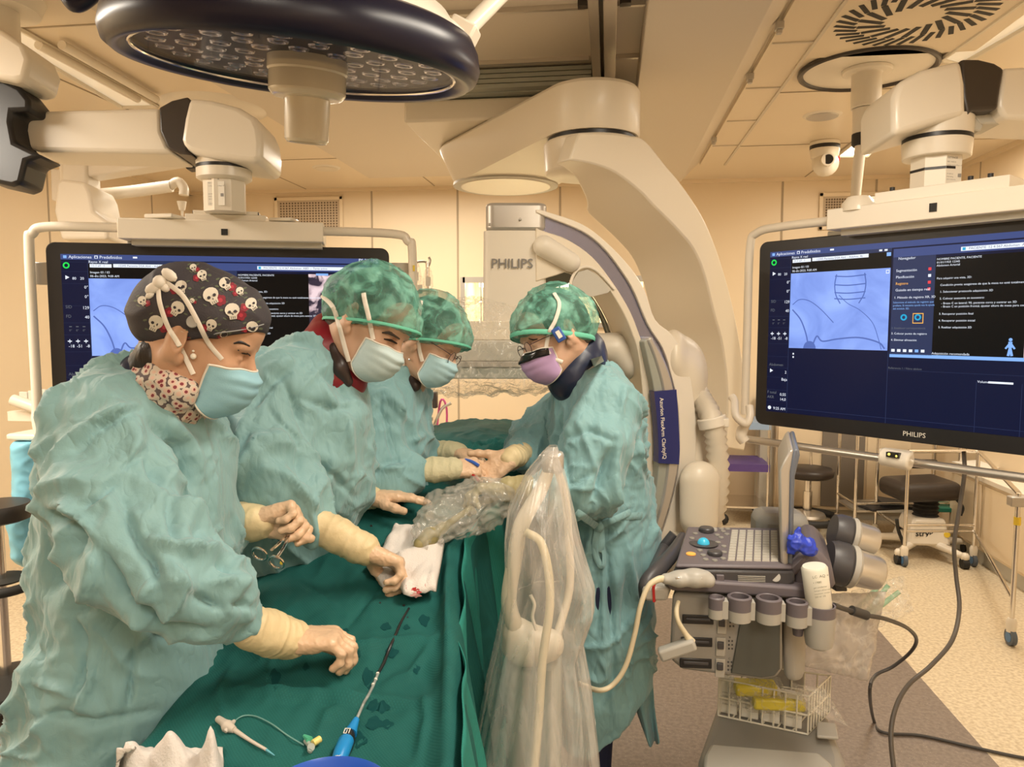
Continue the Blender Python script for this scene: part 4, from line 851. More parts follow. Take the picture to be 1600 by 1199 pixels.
def bouffant(H, t, hair, S_=.0045, low=0.0, back=0.0, puff=0.0, seed=0, hairpart=True, bandw=.004):
    if hairpart:
        s = SDF(.006, .02); s.ell(H(-.016, 0, .038), [.104*H.k, .084*H.k, .104*H.k], H.R); s.ell(H(-.055, 0, -.02), [.055*H.k, .066*H.k, .06*H.k], H.R, .03)
        s.half(H(.078, 0, .055), H.f*.80-H.u*.6); s.half(H(-.03, 0, -.055), -H.u); t.part('hair', s.mesh('hair', hair))
    s = SDF(S_, .03); s.ell(H(-.018, 0, .046), [(.117+puff)*H.k, (.098+puff)*H.k, (.112+puff)*H.k], H.R); s.ell(H(-.07-back, 0, .02-low), [.065*H.k, .078*H.k, .07*H.k], H.R, .05)
    s.ell(H(.035, 0, .048), [(.084+puff)*H.k, .088*H.k, .062*H.k], H.R, .04); s.half(H(.085, 0, .026), H.f*.42-H.u*.9)
    def dp(p, n): q = p+seed; wq = q*np.array([1, 1, 1]); return .004*(ridge(wq*16+perlin(q*9)[:, None]*.8)**2-.3)+.002*ridge(q*38)+.003*perlin(q*12)
    o = t.part('surgical_cap', s.mesh('surgical_cap', CAPG, dp))
    # elastic band along the cut
    b = MB(); n_ = (H.f*.42-H.u*.9).normalized(); o_ = H(.085, 0, .026); ctr = o_-(H.f-n_*H.f.dot(n_)).normalized()*(.10*H.k); ax = (H.f-n_*H.f.dot(n_)).normalized(); ay = n_.cross(ax); bins = {}
    for v_ in o.data.vertices:
        r_ = v_.co-ctr
        if abs(r_.dot(n_)) < .012: x_, y_ = r_.dot(ax), r_.dot(ay); kk = int((math.atan2(y_, x_)+PI)/(2*PI)*36) % 36; q_ = math.hypot(x_, y_); bins[kk] = max(bins.get(kk, 0), q_)
    rr = [bins.get(i, .1) for i in range(36)]; rr = [(rr[i-1]+rr[i]*2+rr[(i+1) % 36])/4 for i in range(36)]
    pts = [ctr+ax*(-math.cos(2*PI*(i+.5)/36)*rr[i])+ay*(-math.sin(2*PI*(i+.5)/36)*rr[i])-n_*.006 for i in range(36)]
    b.tube_closed(pts, .0022, n_, 8, ry=bandw); t.part('cap_band', b, CAPBAND, parent=o); return o
def hand(t, w, f, n, curls, thumb=(.6, .8, .35, 15), k=1.0, spread=4, m=None, thumb_side=1, forearm=None, name='glove', h=.0022, cuffmat=None, ck=1.0):
    """w wrist, f towards the fingers, n out of the palm; thumb_side +1: thumb towards n x f"""
    f = V(f).normalized(); n = V(n); n = (n-f*n.dot(f)).normalized(); s = n.cross(f)*thumb_side; w = V(w)
    S = SDF(h, .010); q = lambda a, b, c: w+(f*a+s*b+n*c)*k
    for b0, b1, r0, r1 in ((.016, .031, .017, .013), (.004, .010, .018, .0135), (-.008, -.010, .017, .013), (-.019, -.029, .014, .0115)): S.cone(q(.0, b0, 0), q(.088-abs(b1)*.18, b1, -.002), r0*k, r1*k, .014)
    S.cone(q(.012, .020, .008), q(.05, .026, .008), .017*k, .012*k, .012); S.cone(q(.015, -.018, .007), q(.055, -.022, .006), .015*k, .011*k, .012)
    L = (.076, .084, .077, .060); B = (.031, .010, -.010, -.029); RR = (.0100, .0102, .0098, .0085)
    for i in range(4):
        p = q(.088-abs(B[i])*.18, B[i], -.002); cu = curls[i]; cu = cu if hasattr(cu, '__len__') else (cu, cu*1.15, cu*.8); sp = math.radians((1.5-i)*spread); a = 0
        pts = [p]; rs = [RR[i]*k*1.08]
        for j, fr in enumerate((.44, .30, .26)):
            a += math.radians(cu[j]); dirv = (f*math.cos(sp)+s*math.sin(sp))*math.cos(a)+n*math.sin(a); p = p+dirv*(L[i]*fr*k); pts.append(p); rs.append(RR[i]*k*(1-.07*(j+1)))
        for j in range(3): S.cone(pts[j], pts[j+1], rs[j], rs[j+1], .005)
    ta, tb, tn, tc = thumb; p = q(.022, .026, .006); d = (f*ta+s*tb+n*tn).normalized(); pts = [p]; rs = [.0155*k, .0125*k, .0115*k, .0098*k]
    for j, ln in enumerate((.040, .032, .026)):
        pts.append(pts[-1]+d*(ln*k)); ax = (f*.9-s*.3).normalized(); d = (d*math.cos(math.radians(tc))+(f*.9-s*.4+n*.1).normalized()*math.sin(math.radians(tc))).normalized()
    for j in range(3): S.cone(pts[j], pts[j+1], rs[j], rs[j+1], .007)
    dp = lambda p_, n_: .0010*(ridge(p_*55+3)-.4)+.0006*ridge(p_*120)
    g = t.part(name, S.mesh(name, m or GLOVE, dp))
    if forearm is not None:
        fa = V(forearm); S2 = SDF(.003, .02); S2.chain([fa, fa*.45+w*.55, w-f*.006, w+f*.012*k], [.037*k*ck, .034*k*ck, .030*k*ck, .032*k*ck], side=s, ratio=1.18)
        def dc(p_, n_):
            ax = (w-fa).normalized(); u = (p_-np.array(fa)) @ np.array(ax); return .0022*(ridge(np.stack([u*40, perlin(p_*20)*1.2, perlin(p_*14)], 1))-.3)+.002*perlin(p_*30)
        t.part('glove_cuff', S2.mesh('glove_cuff', cuffmat or CUFF, dc), parent=g)
    return g
def add_to(o, mb, mats):
    me = o.data; k = len(me.materials)
    for m_ in mats: me.materials.append(m_)
    bm = bmesh.new(); bm.from_mesh(me); vs = [bm.verts.new(p) for p in mb.v]
    for f, mi in zip(mb.f, mb.m):
        try: ff = bm.faces.new([vs[i] for i in f]); ff.material_index = k+mi
        except ValueError: pass
    bm.to_mesh(me); bm.free()
# ================================================================ the four people
def floorpt(p): return V((p.x, p.y, 0))
def legs(S, hip, side, gap=.10, r=.085):
    for sg in (1, -1):
        a = hip+side*(sg*gap); k = V((a.x, a.y, .50)); f_ = V((a.x, a.y, .06)); S.cone(a, k, r*1.05, r*.72, .05); S.cone(k, f_, r*.72, r*.5, .03)
def shoes(t, hip, side, fwd, gap=.10, m=None):
    for sg in (1, -1):
        a = hip+side*(sg*gap); S = SDF(.008, .03); S.cone(V((a.x, a.y, .045))-fwd*.05, V((a.x, a.y, .035))+fwd*.15, .045, .035); S.half((0, 0, .002), (0, 0, -1)); t.part('shoe', S.mesh('shoe', m or mat('clog_white', (.6, .58, .52), .4)))
def horiz(v_): v_ = V((v_.x, v_.y, 0)); return v_.normalized()
FH, RH = horiz(CF), horiz(CR)
# ---------------------------------------------------------------- woman with the skull-print cap, nearest at left
base = floorpt(P(200, 1000, 1.42))
t = Thing('person', 'woman in skull-and-rose print cap and pale green gown, nearest at left, bending over drape', 'person', base)
H = Head(P(312, 534, 1.34), CR*.90-CU*.36+CF*.10, CU*.93+CR*.36, .98)
B = SDF(.0042, .03); H.add(B)
nk = P(262, 600, 1.38); B.chain([H(-.035, 0, -.04), P(272, 585, 1.37), nk], [.055, .056, .064], .03)
t1 = P(215, 680, 1.40); hip = V((base.x, base.y, .98)); B.chain([nk, t1, P(205, 850, 1.42), hip], [.065, .10, .095, .10], .05, side=horiz(base), ratio=1.2)
shN, elN, wrN = P(168, 676, 1.26), P(205, 858, 1.17), P(396, 982, 1.295); shF, elF, wrF = P(235, 665, 1.58), P(285, 850, 1.62), P(392, 818, 1.55)
for a, b_, c_ in ((shN, elN, wrN), (shF, elF, wrF)): B.chain([a, b_, c_], [.05, .034, .024], .02); B.cone(t1, a, .07, .055, .04)
legs(B, hip, FH, .08, .075)
body = t.part('body', B.mesh('body', SKIN)); bb_ = bvh(body); shoes(t, hip, FH, RH)
G = SDF(.006, .05)
G.chain([P(232, 618, 1.38), P(212, 665, 1.39), P(204, 740, 1.40), P(205, 830, 1.42), P(203, 920, 1.42), P(198, 1050, 1.42), P(190, 1199, 1.42)], [.080, .110, .130, .143, .148, .157, .166], .05, side=horiz(base), ratio=[1.35, 1.5, 1.25, 1.15, 1.15, 1.15])
lo_ = P(190, 1199, 1.42); G.chain([lo_, V((lo_.x, lo_.y, .30))], [.195, .225], 0.05, side=horiz(base), ratio=1.1)
G.chain([P(185, 640, 1.33), shN, P(168, 770, 1.21), elN, P(258, 905, 1.16), P(325, 938, 1.19), P(376, 962, 1.24)], [.06, .078, .080, .078, .074, .062, .036], .04)
G.chain([shF, elF, P(350, 822, 1.58)], [.085, .08, .055], .04)
G.ell(P(284, 715, 1.42), [.072, .14, .12], Matrix((CR, CF, CU)).transposed(), .06); G.ell(P(294, 830, 1.42), [.078, .15, .14], Matrix((CR, CF, CU)).transposed(), .06)
G.ell(P(310, 586, 1.28), .062, k=.01, op='s') if False else None
G.half((0, 0, .34), (0, 0, -1))
ST = [([(115, 700), (150, 665), (215, 640)], 7, -.012), ([(120, 690), (155, 652), (214, 630)], 8, .010), ([(245, 660), (280, 700), (300, 760)], 8, -.016), ([(262, 650), (300, 690), (318, 745)], 9, .010), ([(225, 705), (260, 790), (275, 850)], 7, -.012),
      ([(240, 700), (285, 790), (296, 820)], 8, .012), ([(65, 800), (105, 785), (140, 825), (150, 850)], 8, .014), ([(120, 830), (100, 870), (75, 920)], 14, -.025), ([(60, 790), (100, 815), (135, 835)], 7, -.012), ([(195, 730), (160, 775), (125, 795)], 5, -.010), ([(180, 740), (225, 705)], 5, -.008),
      ([(185, 760), (215, 850), (255, 905)], 9, -.012), ([(230, 840), (280, 855), (345, 860)], 8, .012), ([(150, 850), (190, 940), (250, 985), (330, 1000)], 10, -.022), ([(235, 860), (250, 930)], 7, -.010), ([(300, 820), (320, 860)], 8, -.010),
      ([(112, 965), (125, 1000), (130, 1050), (115, 1090)], 6, -.012), ([(122, 1000), (140, 1060), (120, 1120)], 6, .010), ([(112, 960), (150, 950)], 6, -.010), ([(210, 1000), (205, 1080), (200, 1110)], 5, -.008), ([(35, 1125), (90, 1115), (150, 1130), (250, 1115)], 6, -.009), ([(40, 1060), (100, 1080), (120, 1090)], 6, .008), ([(58, 950), (50, 1000), (65, 1040)], 6, -.010), ([(380, 900), (385, 925)], 8, .012), ([(372, 945), (400, 950)], 7, -.01),
      ([(340, 870), (372, 905)], 6, -.010), ([(350, 955), (300, 930)], 8, -.010), ([(270, 880), (300, 925)], 7, .010)]
g = t.part('gown', G.mesh('gown', GOWN, cloth(1.0, .4, 3.3, ST))); gb = bvh(g)
# cap
S = SDF(.0045, .03); S.ell(P(318, 486, 1.34), [.112, .098, .082], H.R, .03); S.ell(P(262, 498, 1.34), [.060, .075, .058], None, .04); S.ell(P(345, 500, 1.34), [.078, .085, .07], H.R, .03); S.half(P(300, 541, 1.34), -CU*.97+CR*.17)
CAPD = mat('cap_cotton_charcoal', (0.040, 0.034, 0.040), 0.7, bump=.2, bscale=300)
cap = t.part('surgical_cap', S.mesh('surgical_cap', CAPD, lambda p, n: .004*(ridge(p*11+2)**2-.3)+.003*perlin(p*18))); cb = bvh(cap)
pr = MB(); rnd = random.Random(4)
spots = [(316, 430, 10), (352, 443, 12), (283, 448, 12), (330, 462, 16), (393, 475, 12), (363, 486, 15), (277, 482, 14), (243, 505, 15), (330, 508, 11), (281, 528, 13), (394, 512, 12), (302, 418, 7), (375, 455, 8), (222, 470, 9), (350, 524, 8), (300, 470, 5)]
def decal(px, py, shape, mi, off): pr.add([snap(cb, px+x, py+y, off, 1.25) for x, y in shape], [tuple(range(len(shape)))], mi)
for k, (x, y, r) in enumerate(spots):
    an = rnd.uniform(-.7, .7); ca, sa = math.cos(an), math.sin(an)
    def rt(pts, ca=ca, sa=sa): return [(u*ca-v_*sa, u*sa+v_*ca) for u, v_ in pts]
    for j in range(7):
        a_ = j*.9+k; gx, gy = 1.15*r*math.cos(a_), 1.1*r*math.sin(a_); decal(x+gx, y+gy, [(3.5*math.cos(a_+q), 2*math.sin(a_*2+q)) for q in (0, 1.2, 2.5, 3.8, 5)], 3, .0007)
    dx = r*(.9 if k % 2 else -.9); rr = r*.55
    for q in range(5): a_ = q*1.257+k; decal(x+dx+rr*.55*math.cos(a_), y+r*.45+rr*.55*math.sin(a_), [(rr*.55*math.cos(z*PI/4), rr*.55*math.sin(z*PI/4)) for z in range(8)], 1, .0012)
    decal(x+dx, y+r*.45, [(rr*.42*math.cos(z*PI/4), rr*.42*math.sin(z*PI/4)) for z in range(8)], 4, .0018)
    cr = [(r*.78*math.cos(z*PI/7), r*.70*math.sin(z*PI/7)-r*.12) for z in range(14)]; decal(x, y, rt(cr), 0, .0024); decal(x, y, rt([(-r*.45, r*.3), (r*.45, r*.3), (r*.36, r*.88), (-r*.36, r*.88)]), 0, .0022)
    for sx in (-.30, .30): decal(x, y, rt([(r*sx+r*.19*math.cos(z*PI/3), r*.08+r*.17*math.sin(z*PI/3)) for z in range(6)]), 2, .0032)
    decal(x, y, rt([(0, r*.25), (r*.09, r*.42), (-r*.09, r*.42)]), 2, .0032)
    for sx in (-.2, 0, .2): decal(x, y, rt([(r*sx-.4, r*.58), (r*sx+.4, r*.58), (r*sx+.4, r*.84), (r*sx-.4, r*.84)]), 2, .0032)
add_to(cap, pr, [mat('print_bone', (.62, .57, .48), .7), mat('print_rose', (.20, .012, .025), .7), mat('print_dark', (.03, .025, .03), .7), mat('print_leaf', (.10, .12, .07), .7), mat('print_rose_centre', (.40, .03, .05), .7)])
m = MB(); m.tube([snap(cb, x, y, .001) for x, y in ((412, 507), (395, 512), (370, 517), (340, 521), (322, 527))], .0012, 5, 4); t.part('cap_seam', m, mat('grey_piping', (.25, .25, .25), .6), parent=cap)
bt = snap(cb, 301, 503, .003); m = MB(); m.lathe(bt, [(.0095, 0), (.0105, .0015), (.009, .003), (.007, .0025)], -CF, 20); t.part('cap_button', m, mat('button_grey', (.36, .34, .31), .4), parent=cap)
allb = bvh(cap, body)
fnm, mk = mask(H, t, mat('mask_sky_blue', (.27, .50, .60), .6, bump=.1, bscale=500))
kn = snap(cb, 250, 441, .012)
m = MB()
for pts in ([(258, 440), (285, 462), (305, 495), (325, 535), (347, 562)], [(247, 450), (250, 475), (262, 510), (280, 540), (302, 585)]): m.tube([snap(allb, x, y, .006, 1.27) for x, y in dens(pts)], .0042, 6, 2, flat=.35, up=CF)
t.part('mask_strap', m, STRAP, parent=mk)
m = MB(); m.sph(kn, .012, 12)
for dx, dy, r1 in ((18, -14, .016), (-14, 12, .016), (8, 10, .012), (-20, 26, .009)): m.sph(P(250+dx*.8, 441+dy*.8, (kn-CO).dot(CF)), (r1, r1*.45, r1*.6), 10, Matrix.Rotation(.6 if dx > 0 else -.5, 3, 'Y'))
t.part('mask_knot', m, STRAP, parent=mk)
m = MB(); e_ = snap(bb_, 302, 557, .004); m.sph(e_, .0055, 12); m.sph(e_+CU*.009, .0025, 8); t.part('pearl_earring', m, mat('pearl', (.85, .8, .7), .2, coat=.8))
m = MB(); m.tube([snap(bb_, x, y, .0005, 1.3) for x, y in ((372, 547), (380, 552), (388, 554))], [.0012, .002, .001], 6, 4); m.tube([snap(bb_, x, y, .001, 1.3) for x, y in ((386, 552), (391, 556))], .0012, 5, 2); t.part('eyelashes', m, HAIR)
m = MB(); m.tube([snap(bb_, x, y, .0008, 1.3) for x, y in ((365, 537), (376, 535), (390, 541))], [.0015, .003, .0015], 6, 4); t.part('eyebrow', m, HAIR)
S = SDF(.005, .02); S.chain([P(268, 545, 1.31), P(245, 560, 1.31), P(228, 578, 1.32), P(214, 596, 1.34)], [.028, .032, .026, .016]); t.part('hair', S.mesh('hair', HAIR, lambda p, n: .003*ridge(p*np.array([40, 40, 12]))))
S = SDF(.005, .02); S.chain([P(240, 596, 1.34), P(222, 590, 1.34), P(206, 586, 1.35)], [.050, .042, .03], side=CF, ratio=1.2); t.part('lead_collar', S.mesh('lead_collar', mat('navy_vinyl', (.012, .018, .045), .35)))
def floral():
    m = bpy.data.materials.new('floral_scarf'); m.use_nodes = True; nt = m.node_tree; b = nt.nodes['Principled BSDF']; tc = nd(nt, 'ShaderNodeTexCoord'); n = nd(nt, 'ShaderNodeTexVoronoi', {'Vector': tc.outputs['Object'], 'Scale': 85.0}); r = nd(nt, 'ShaderNodeValToRGB', {0: n.outputs['Distance']}); r.color_ramp.interpolation = 'CONSTANT'
    r.color_ramp.elements[0].color = (.20, .03, .04, 1); r.color_ramp.elements[1].position = .28; r.color_ramp.elements[1].color = (.62, .42, .34, 1); e1 = r.color_ramp.elements.new(.45); e1.color = (.55, .48, .40, 1); e2 = r.color_ramp.elements.new(.68); e2.color = (.10, .07, .07, 1); nt.links.new(r.outputs[0], b.inputs['Base Color']); b.inputs['Roughness'].default_value = .8; return m
S = SDF(.005, .02); S.chain([P(255, 572, 1.35), P(258, 600, 1.35), P(268, 618, 1.34)], [.050, .062, .066], side=CF, ratio=1.15); S.chain([P(248, 590, 1.29), P(285, 612, 1.28)], [.025, .026], .02)
t.part('floral_collar', S.mesh('floral_collar', floral(), lambda p, n: .005*ridge(p*22)))
hand(t, P(448, 998, 1.33), CR*.95-CU*.06+CF*.10, -CU-CR*.12, [(28, 50, 35), (30, 55, 38), (34, 58, 40), (38, 60, 40)], thumb=(.85, .45, .45, 18), thumb_side=-1, forearm=P(392, 980, 1.27), k=.98)
hand(t, P(398, 817, 1.56), CR*.9+CU*.18+CF*.1, -CU*.55-CF*.6-CR*.1, [(45, 60, 40), (60, 65, 40), (70, 70, 40), (75, 70, 40)], thumb=(.95, .15, .5, 10), thumb_side=-1, forearm=P(362, 815, 1.58), k=.98)
# ---------------------------------------------------------------- bearded-jaw man bending, second from left
base = floorpt(P(398, 900, 2.0))
t = Thing('person', 'man in green net cap, second from left, bending and reaching to the white gauze', 'person', base)
H = Head(P(577, 507, 1.86), CR*.74-CU*.50-CF*.26, CU*.88+CR*.42, 1.0)
B = SDF(.0042, .03); H.add(B)
nk = P(532, 560, 1.90); B.chain([H(-.03, 0, -.04), nk], [.062, .070], .03); t1 = P(480, 650, 1.92); hip = V((base.x, base.y, .98)); B.chain([nk, t1, P(450, 780, 1.94), hip], [.065, .10, .095, .10], .05, side=horiz(base), ratio=1.2)
shN, elN, wrN = P(436, 625, 1.76), P(402, 742, 1.66), P(488, 818, 1.64); shF, elF, wrF = P(530, 640, 2.10), P(500, 745, 2.12), P(560, 780, 2.05)
for a, b_, c_ in ((shN, elN, wrN), (shF, elF, wrF)): B.chain([a, b_, c_], [.052, .036, .026], .02); B.cone(t1, a, .07, .055, .04)
legs(B, hip, FH, .08, .075); body = t.part('body', B.mesh('body', SKIN2)); bb_ = bvh(body); shoes(t, hip, FH, RH)
G = SDF(.0065, .05)
G.chain([P(520, 578, 1.90), P(498, 615, 1.91), P(478, 670, 1.92), P(462, 740, 1.93), P(432, 820, 1.96), P(400, 940, 2.0)], [.06, .105, .150, .158, .160, .165], .05, side=horiz(base), ratio=[1.5, 1.5, 1.3, 1.2, 1.15])
lo_ = P(400, 940, 2.0); G.chain([lo_, V((lo_.x, lo_.y, .35))], [.17, .20], 0.05, side=horiz(base), ratio=1.1); G.half((0, 0, .36), (0, 0, -1))
G.chain([P(475, 575, 1.84), shN, P(410, 690, 1.70), elN, P(440, 780, 1.65), wrN], [.07, .105, .098, .092, .078, .046], .045)
G.chain([shF, elF, P(548, 778, 2.07)], [.09, .08, .055], .04)
G.ell(P(545, 690, 1.93), [.055, .14, .18], Matrix((CR, CF, CU)).transposed(), .06); G.ell(P(515, 760, 1.93), [.07, .14, .18], Matrix((CR, CF, CU)).transposed(), .06)
ST = [([(415, 560), (470, 535), (505, 545)], 6, .010), ([(385, 650), (430, 590), (480, 560)], 7, -.012), ([(440, 590), (470, 640), (480, 700)], 7, -.012), ([(375, 735), (400, 690), (440, 680)], 8, .012), ([(470, 620), (520, 640), (545, 640)], 6, -.008), ([(470, 720), (520, 740), (550, 780)], 6, -.009), ([(500, 600), (540, 660), (550, 740)], 7, .010), ([(400, 610), (375, 690), (370, 760)], 8, .012), ([(440, 730), (470, 770), (500, 800)], 6, .009), ([(420, 640), (460, 690), (470, 750)], 6, -.010), ([(485, 575), (530, 600), (560, 640)], 6, -.008)]
t.part('gown', G.mesh('gown', GOWN, cloth(1.0, .5, 8.3, ST)))
cap = bouffant(H, t, HAIRG, seed=2.0); allb = bvh(cap, body)
fnm, mk = mask(H, t, MASKW)
m = MB()
for pts in ([(583, 531), (577, 500), (570, 470), (568, 458)], [(545, 565), (538, 540), (530, 510), (520, 480), (503, 462)]): m.tube([snap(allb, x, y, .006, 1.86) for x, y in dens(pts)], .0055, 6, 2, flat=.35, up=CF)
t.part('mask_strap', m, STRAP, parent=mk)
m = MB(); m.tube([snap(bb_, x, y, .0008, 1.8) for x, y in ((600, 530), (610, 532), (620, 537))], [.0015, .0035, .0018], 6, 4); t.part('eyelashes', m, HAIR)
m = MB(); m.tube([snap(bb_, x, y, .001, 1.8) for x, y in ((597, 520), (610, 521), (624, 530))], [.002, .005, .002], 6, 4); t.part('eyebrow', m, HAIRG)
S = SDF(.005, .02); S.chain([P(514, 518, 1.90), P(513, 545, 1.88), P(522, 585, 1.88)], [.050, .072, .086], side=CF, ratio=1.1); t.part('lead_collar', S.mesh('lead_collar', mat('red_vinyl', (.20, .012, .02), .35), lambda p, n: .003*perlin(p*20)))
S = SDF(.005, .02); S.chain([P(520, 545, 1.81), P(531, 575, 1.80), P(544, 596, 1.81)], [.014, .016, .012], side=CU, ratio=1.3); t.part('collar_tab', S.mesh('collar_tab', mat('dark_vinyl', (.035, .022, .02), .35)))
hand(t, P(563, 856, 1.64), CR*.86-CU*.42+CF*.15, -CU*.8-CR*.3-CF*.3, [(35, 55, 35), (42, 55, 35), (50, 58, 35), (55, 58, 35)], thumb=(.85, .40, .55, 18), thumb_side=-1, forearm=P(484, 814, 1.64), k=1.05)
hand(t, P(572, 776, 2.02), CR*.96+CF*.10-CU*.02, -CU-CR*.08, [(4, 8, 6), (6, 8, 6), (8, 10, 8), (10, 12, 8)], thumb=(.75, .55, .2, 8), spread=1.5, thumb_side=1, forearm=P(535, 778, 2.05), k=1.02)
# ---------------------------------------------------------------- woman with glasses, third from left
base = floorpt(P(548, 900, 2.36))
t = Thing('person', 'woman in green net cap and glasses, third from left, half hidden behind the bending man', 'person', base)
H = Head(P(668, 534, 2.22), CR*.80-CU*.48-CF*.20, CU*.88+CR*.42, .96)
B = SDF(.0042, .03); H.add(B)
nk = P(632, 586, 2.27); B.chain([H(-.03, 0, -.04), nk], [.055, .062], .03); t1 = P(606, 650, 2.30); hip = V((base.x, base.y, .98)); B.chain([nk, t1, P(585, 780, 2.33), hip], [.06, .09, .085, .09], .05, side=horiz(base), ratio=1.2)
shN, elN, wrN = P(588, 640, 2.16), P(590, 745, 2.10), P(662, 734, 2.13); shF, elF, wrF = P(640, 650, 2.48), P(640, 730, 2.46), P(688, 706, 2.34)
for a, b_, c_ in ((shN, elN, wrN), (shF, elF, wrF)): B.chain([a, b_, c_], [.045, .033, .023], .02); B.cone(t1, a, .07, .055, .04)
legs(B, hip, FH, .08, .075); body = t.part('body', B.mesh('body', SKIN2)); bb_ = bvh(body); shoes(t, hip, FH, RH)
G = SDF(.0065, .05)
G.chain([P(628, 596, 2.28), P(614, 630, 2.30), P(606, 690, 2.31), P(592, 760, 2.33), P(552, 890, 2.36)], [.06, .10, .125, .135, .145], .05, side=horiz(base), ratio=[1.5, 1.4, 1.3, 1.2])
lo_ = P(552, 890, 2.36); G.chain([lo_, V((lo_.x, lo_.y, .35))], [.145, .18], 0.05, side=horiz(base), ratio=1.1); G.half((0, 0, .36), (0, 0, -1))
G.chain([P(600, 605, 2.22), shN, P(580, 700, 2.12), elN, P(620, 745, 2.11), P(642, 738, 2.12)], [.06, .085, .082, .078, .065, .045], .045)
G.chain([shF, elF, P(676, 710, 2.37)], [.075, .07, .05], .04)
ST = [([(590, 620), (610, 680), (620, 720)], 6, -.010), ([(600, 610), (640, 660), (650, 700)], 6, .010), ([(565, 690), (590, 730), (640, 730)], 6, .010), ([(575, 745), (610, 720), (640, 715)], 5, -.008), ([(640, 690), (665, 680)], 5, .008), ([(630, 620), (640, 680)], 5, -.008)]
t.part('gown', G.mesh('gown', GOWNB, cloth(.9, .5, 14.3, ST)))
cap = bouffant(H, t, HAIRB, seed=5.0, puff=.004); allb = bvh(cap, body)
fnm, mk = mask(H, t, MASKB)
m = MB()
for pts in ([(660, 565), (655, 545), (652, 520), (655, 495), (658, 470)], [(633, 590), (630, 575), (629, 560)]): m.tube([snap(allb, x, y, .006, 2.2) for x, y in dens(pts)], .0055, 6, 2, flat=.35, up=CF)
t.part('mask_strap', m, STRAP, parent=mk)
def glasses(H, t, r=.020, near=1, m_=None):
    t2 = MB()
    for sg in (1, -1):
        c_ = H(.106, sg*.034, -.004); t2.tube_closed([c_+H.l*(r*1.15*math.cos(a))+H.u*(r*.9*math.sin(a)) for a in [2*PI*i/24 for i in range(24)]], .0011*H.k, H.f, 6)
        t2.tube([H(.105, sg*(.034+r*1.1), .004), H(.07, sg*.077, .006), H(.0, sg*.088, .004), H(-.02, sg*.086, -.01)], .0012, 6, 4)
    t2.tube([H(.108, .014, .0), H(.112, 0, .003), H(.108, -.014, .0)], .0011, 6, 4); o = t.part('glasses', t2, m_ or mat('spectacle_frame', (.06, .04, .05), .3, .5))
    l_ = MB()
    for sg in (1, -1): c_ = H(.106, sg*.034, -.004); l_.add([c_+H.l*(r*1.12*math.cos(a))+H.u*(r*.87*math.sin(a)) for a in [2*PI*i/24 for i in range(24)]], [tuple(range(24))])
    t.part('lens', l_, mat('spectacle_lens', (.9, .92, .95), .02, alpha=.12), parent=o, smooth=False)
glasses(H, t)
m = MB(); m.tube([snap(bb_, x, y, .0008, 2.1) for x, y in ((676, 557), (684, 559), (690, 562))], [.0015, .003, .0015], 6, 3); t.part('eyelashes', m, HAIR)
m = MB(); m.sph(snap(bb_, 640, 562, .003, 2.2), .004, 8); t.part('earring', m, CHROME)
S = SDF(.005, .02); S.chain([P(634, 576, 2.28), P(628, 592, 2.28)], [.066, .078], side=CF, ratio=1.1); t.part('lead_collar', S.mesh('lead_collar', MATS['red_vinyl'])); S = SDF(.005, .02); S.chain([P(636, 588, 2.20), P(648, 602, 2.19)], [.022, .02]); t.part('collar_tab', S.mesh('collar_tab', MATS['dark_vinyl']))
hand(t, P(705, 733, 2.13), CR*.93+CU*.02+CF*.25, -CU*.6+CF*.5, [(30, 50, 35), (35, 50, 35), (45, 55, 35), (50, 55, 35)], thumb=(.9, .3, .5, 15), thumb_side=-1, forearm=P(650, 736, 2.12), k=.86, cuffmat=KNIT)
hand(t, P(712, 708, 2.32), CR*.9-CU*.15-CF*.3, -CU*.7-CF*.3, [(30, 40, 30), (35, 45, 30), (45, 50, 30), (50, 50, 30)], thumb=(.9, .3, .5, 10), thumb_side=1, forearm=P(680, 706, 2.35), k=.92, cuffmat=KNIT)
# ---------------------------------------------------------------- man at right of the table
base = floorpt(P(925, 900, 2.32))
t = Thing('person', 'man with round glasses and lilac mask standing right of the table, facing left', 'person', base)
H = Head(P(868, 526, 2.18), -CR*.86-CU*.36-CF*.30, CU*.92-CR*.34, 1.0)
B = SDF(.0042, .03); H.add(B)
nk = P(903, 575, 2.24); B.chain([H(-.03, 0, -.04), nk], [.062, .070], .03); t1 = P(928, 650, 2.28); hip = V((base.x, base.y, .98)); B.chain([nk, t1, P(930, 780, 2.30), hip], [.065, .10, .095, .10], .05, side=horiz(base), ratio=1.2)
shN, elN, wrN = P(945, 635, 2.12), P(915, 752, 2.02), P(812, 768, 2.02); shF, elF, wrF = P(880, 650, 2.46), P(835, 700, 2.40), P(800, 722, 2.22)
for a, b_, c_ in ((shN, elN, wrN), (shF, elF, wrF)): B.chain([a, b_, c_], [.052, .036, .026], .02); B.cone(t1, a, .07, .055, .04)
legs(B, hip, FH, .09, .078); body = t.part('body', B.mesh('body', SKIN2)); bb_ = bvh(body); shoes(t, hip, FH, -RH, .11)
S = SDF(.008, .03); legs(S, hip, FH, .09, .090); S.half((0, 0, .86), (0, 0, 1)); S.half((0, 0, .09), (0, 0, -1)); t.part('trousers', S.mesh('trousers', mat('navy_cotton', (.010, .014, .045), .8)))
G = SDF(.0065, .05)
G.chain([P(908, 588, 2.25), P(922, 620, 2.27), P(932, 690, 2.29), P(940, 770, 2.31), P(945, 860, 2.32), P(942, 980, 2.33), P(940, 1060, 2.34)], [.065, .11, .135, .14, .15, .155, .16], .05, side=horiz(base), ratio=[1.5, 1.45, 1.3, 1.25, 1.2, 1.2])
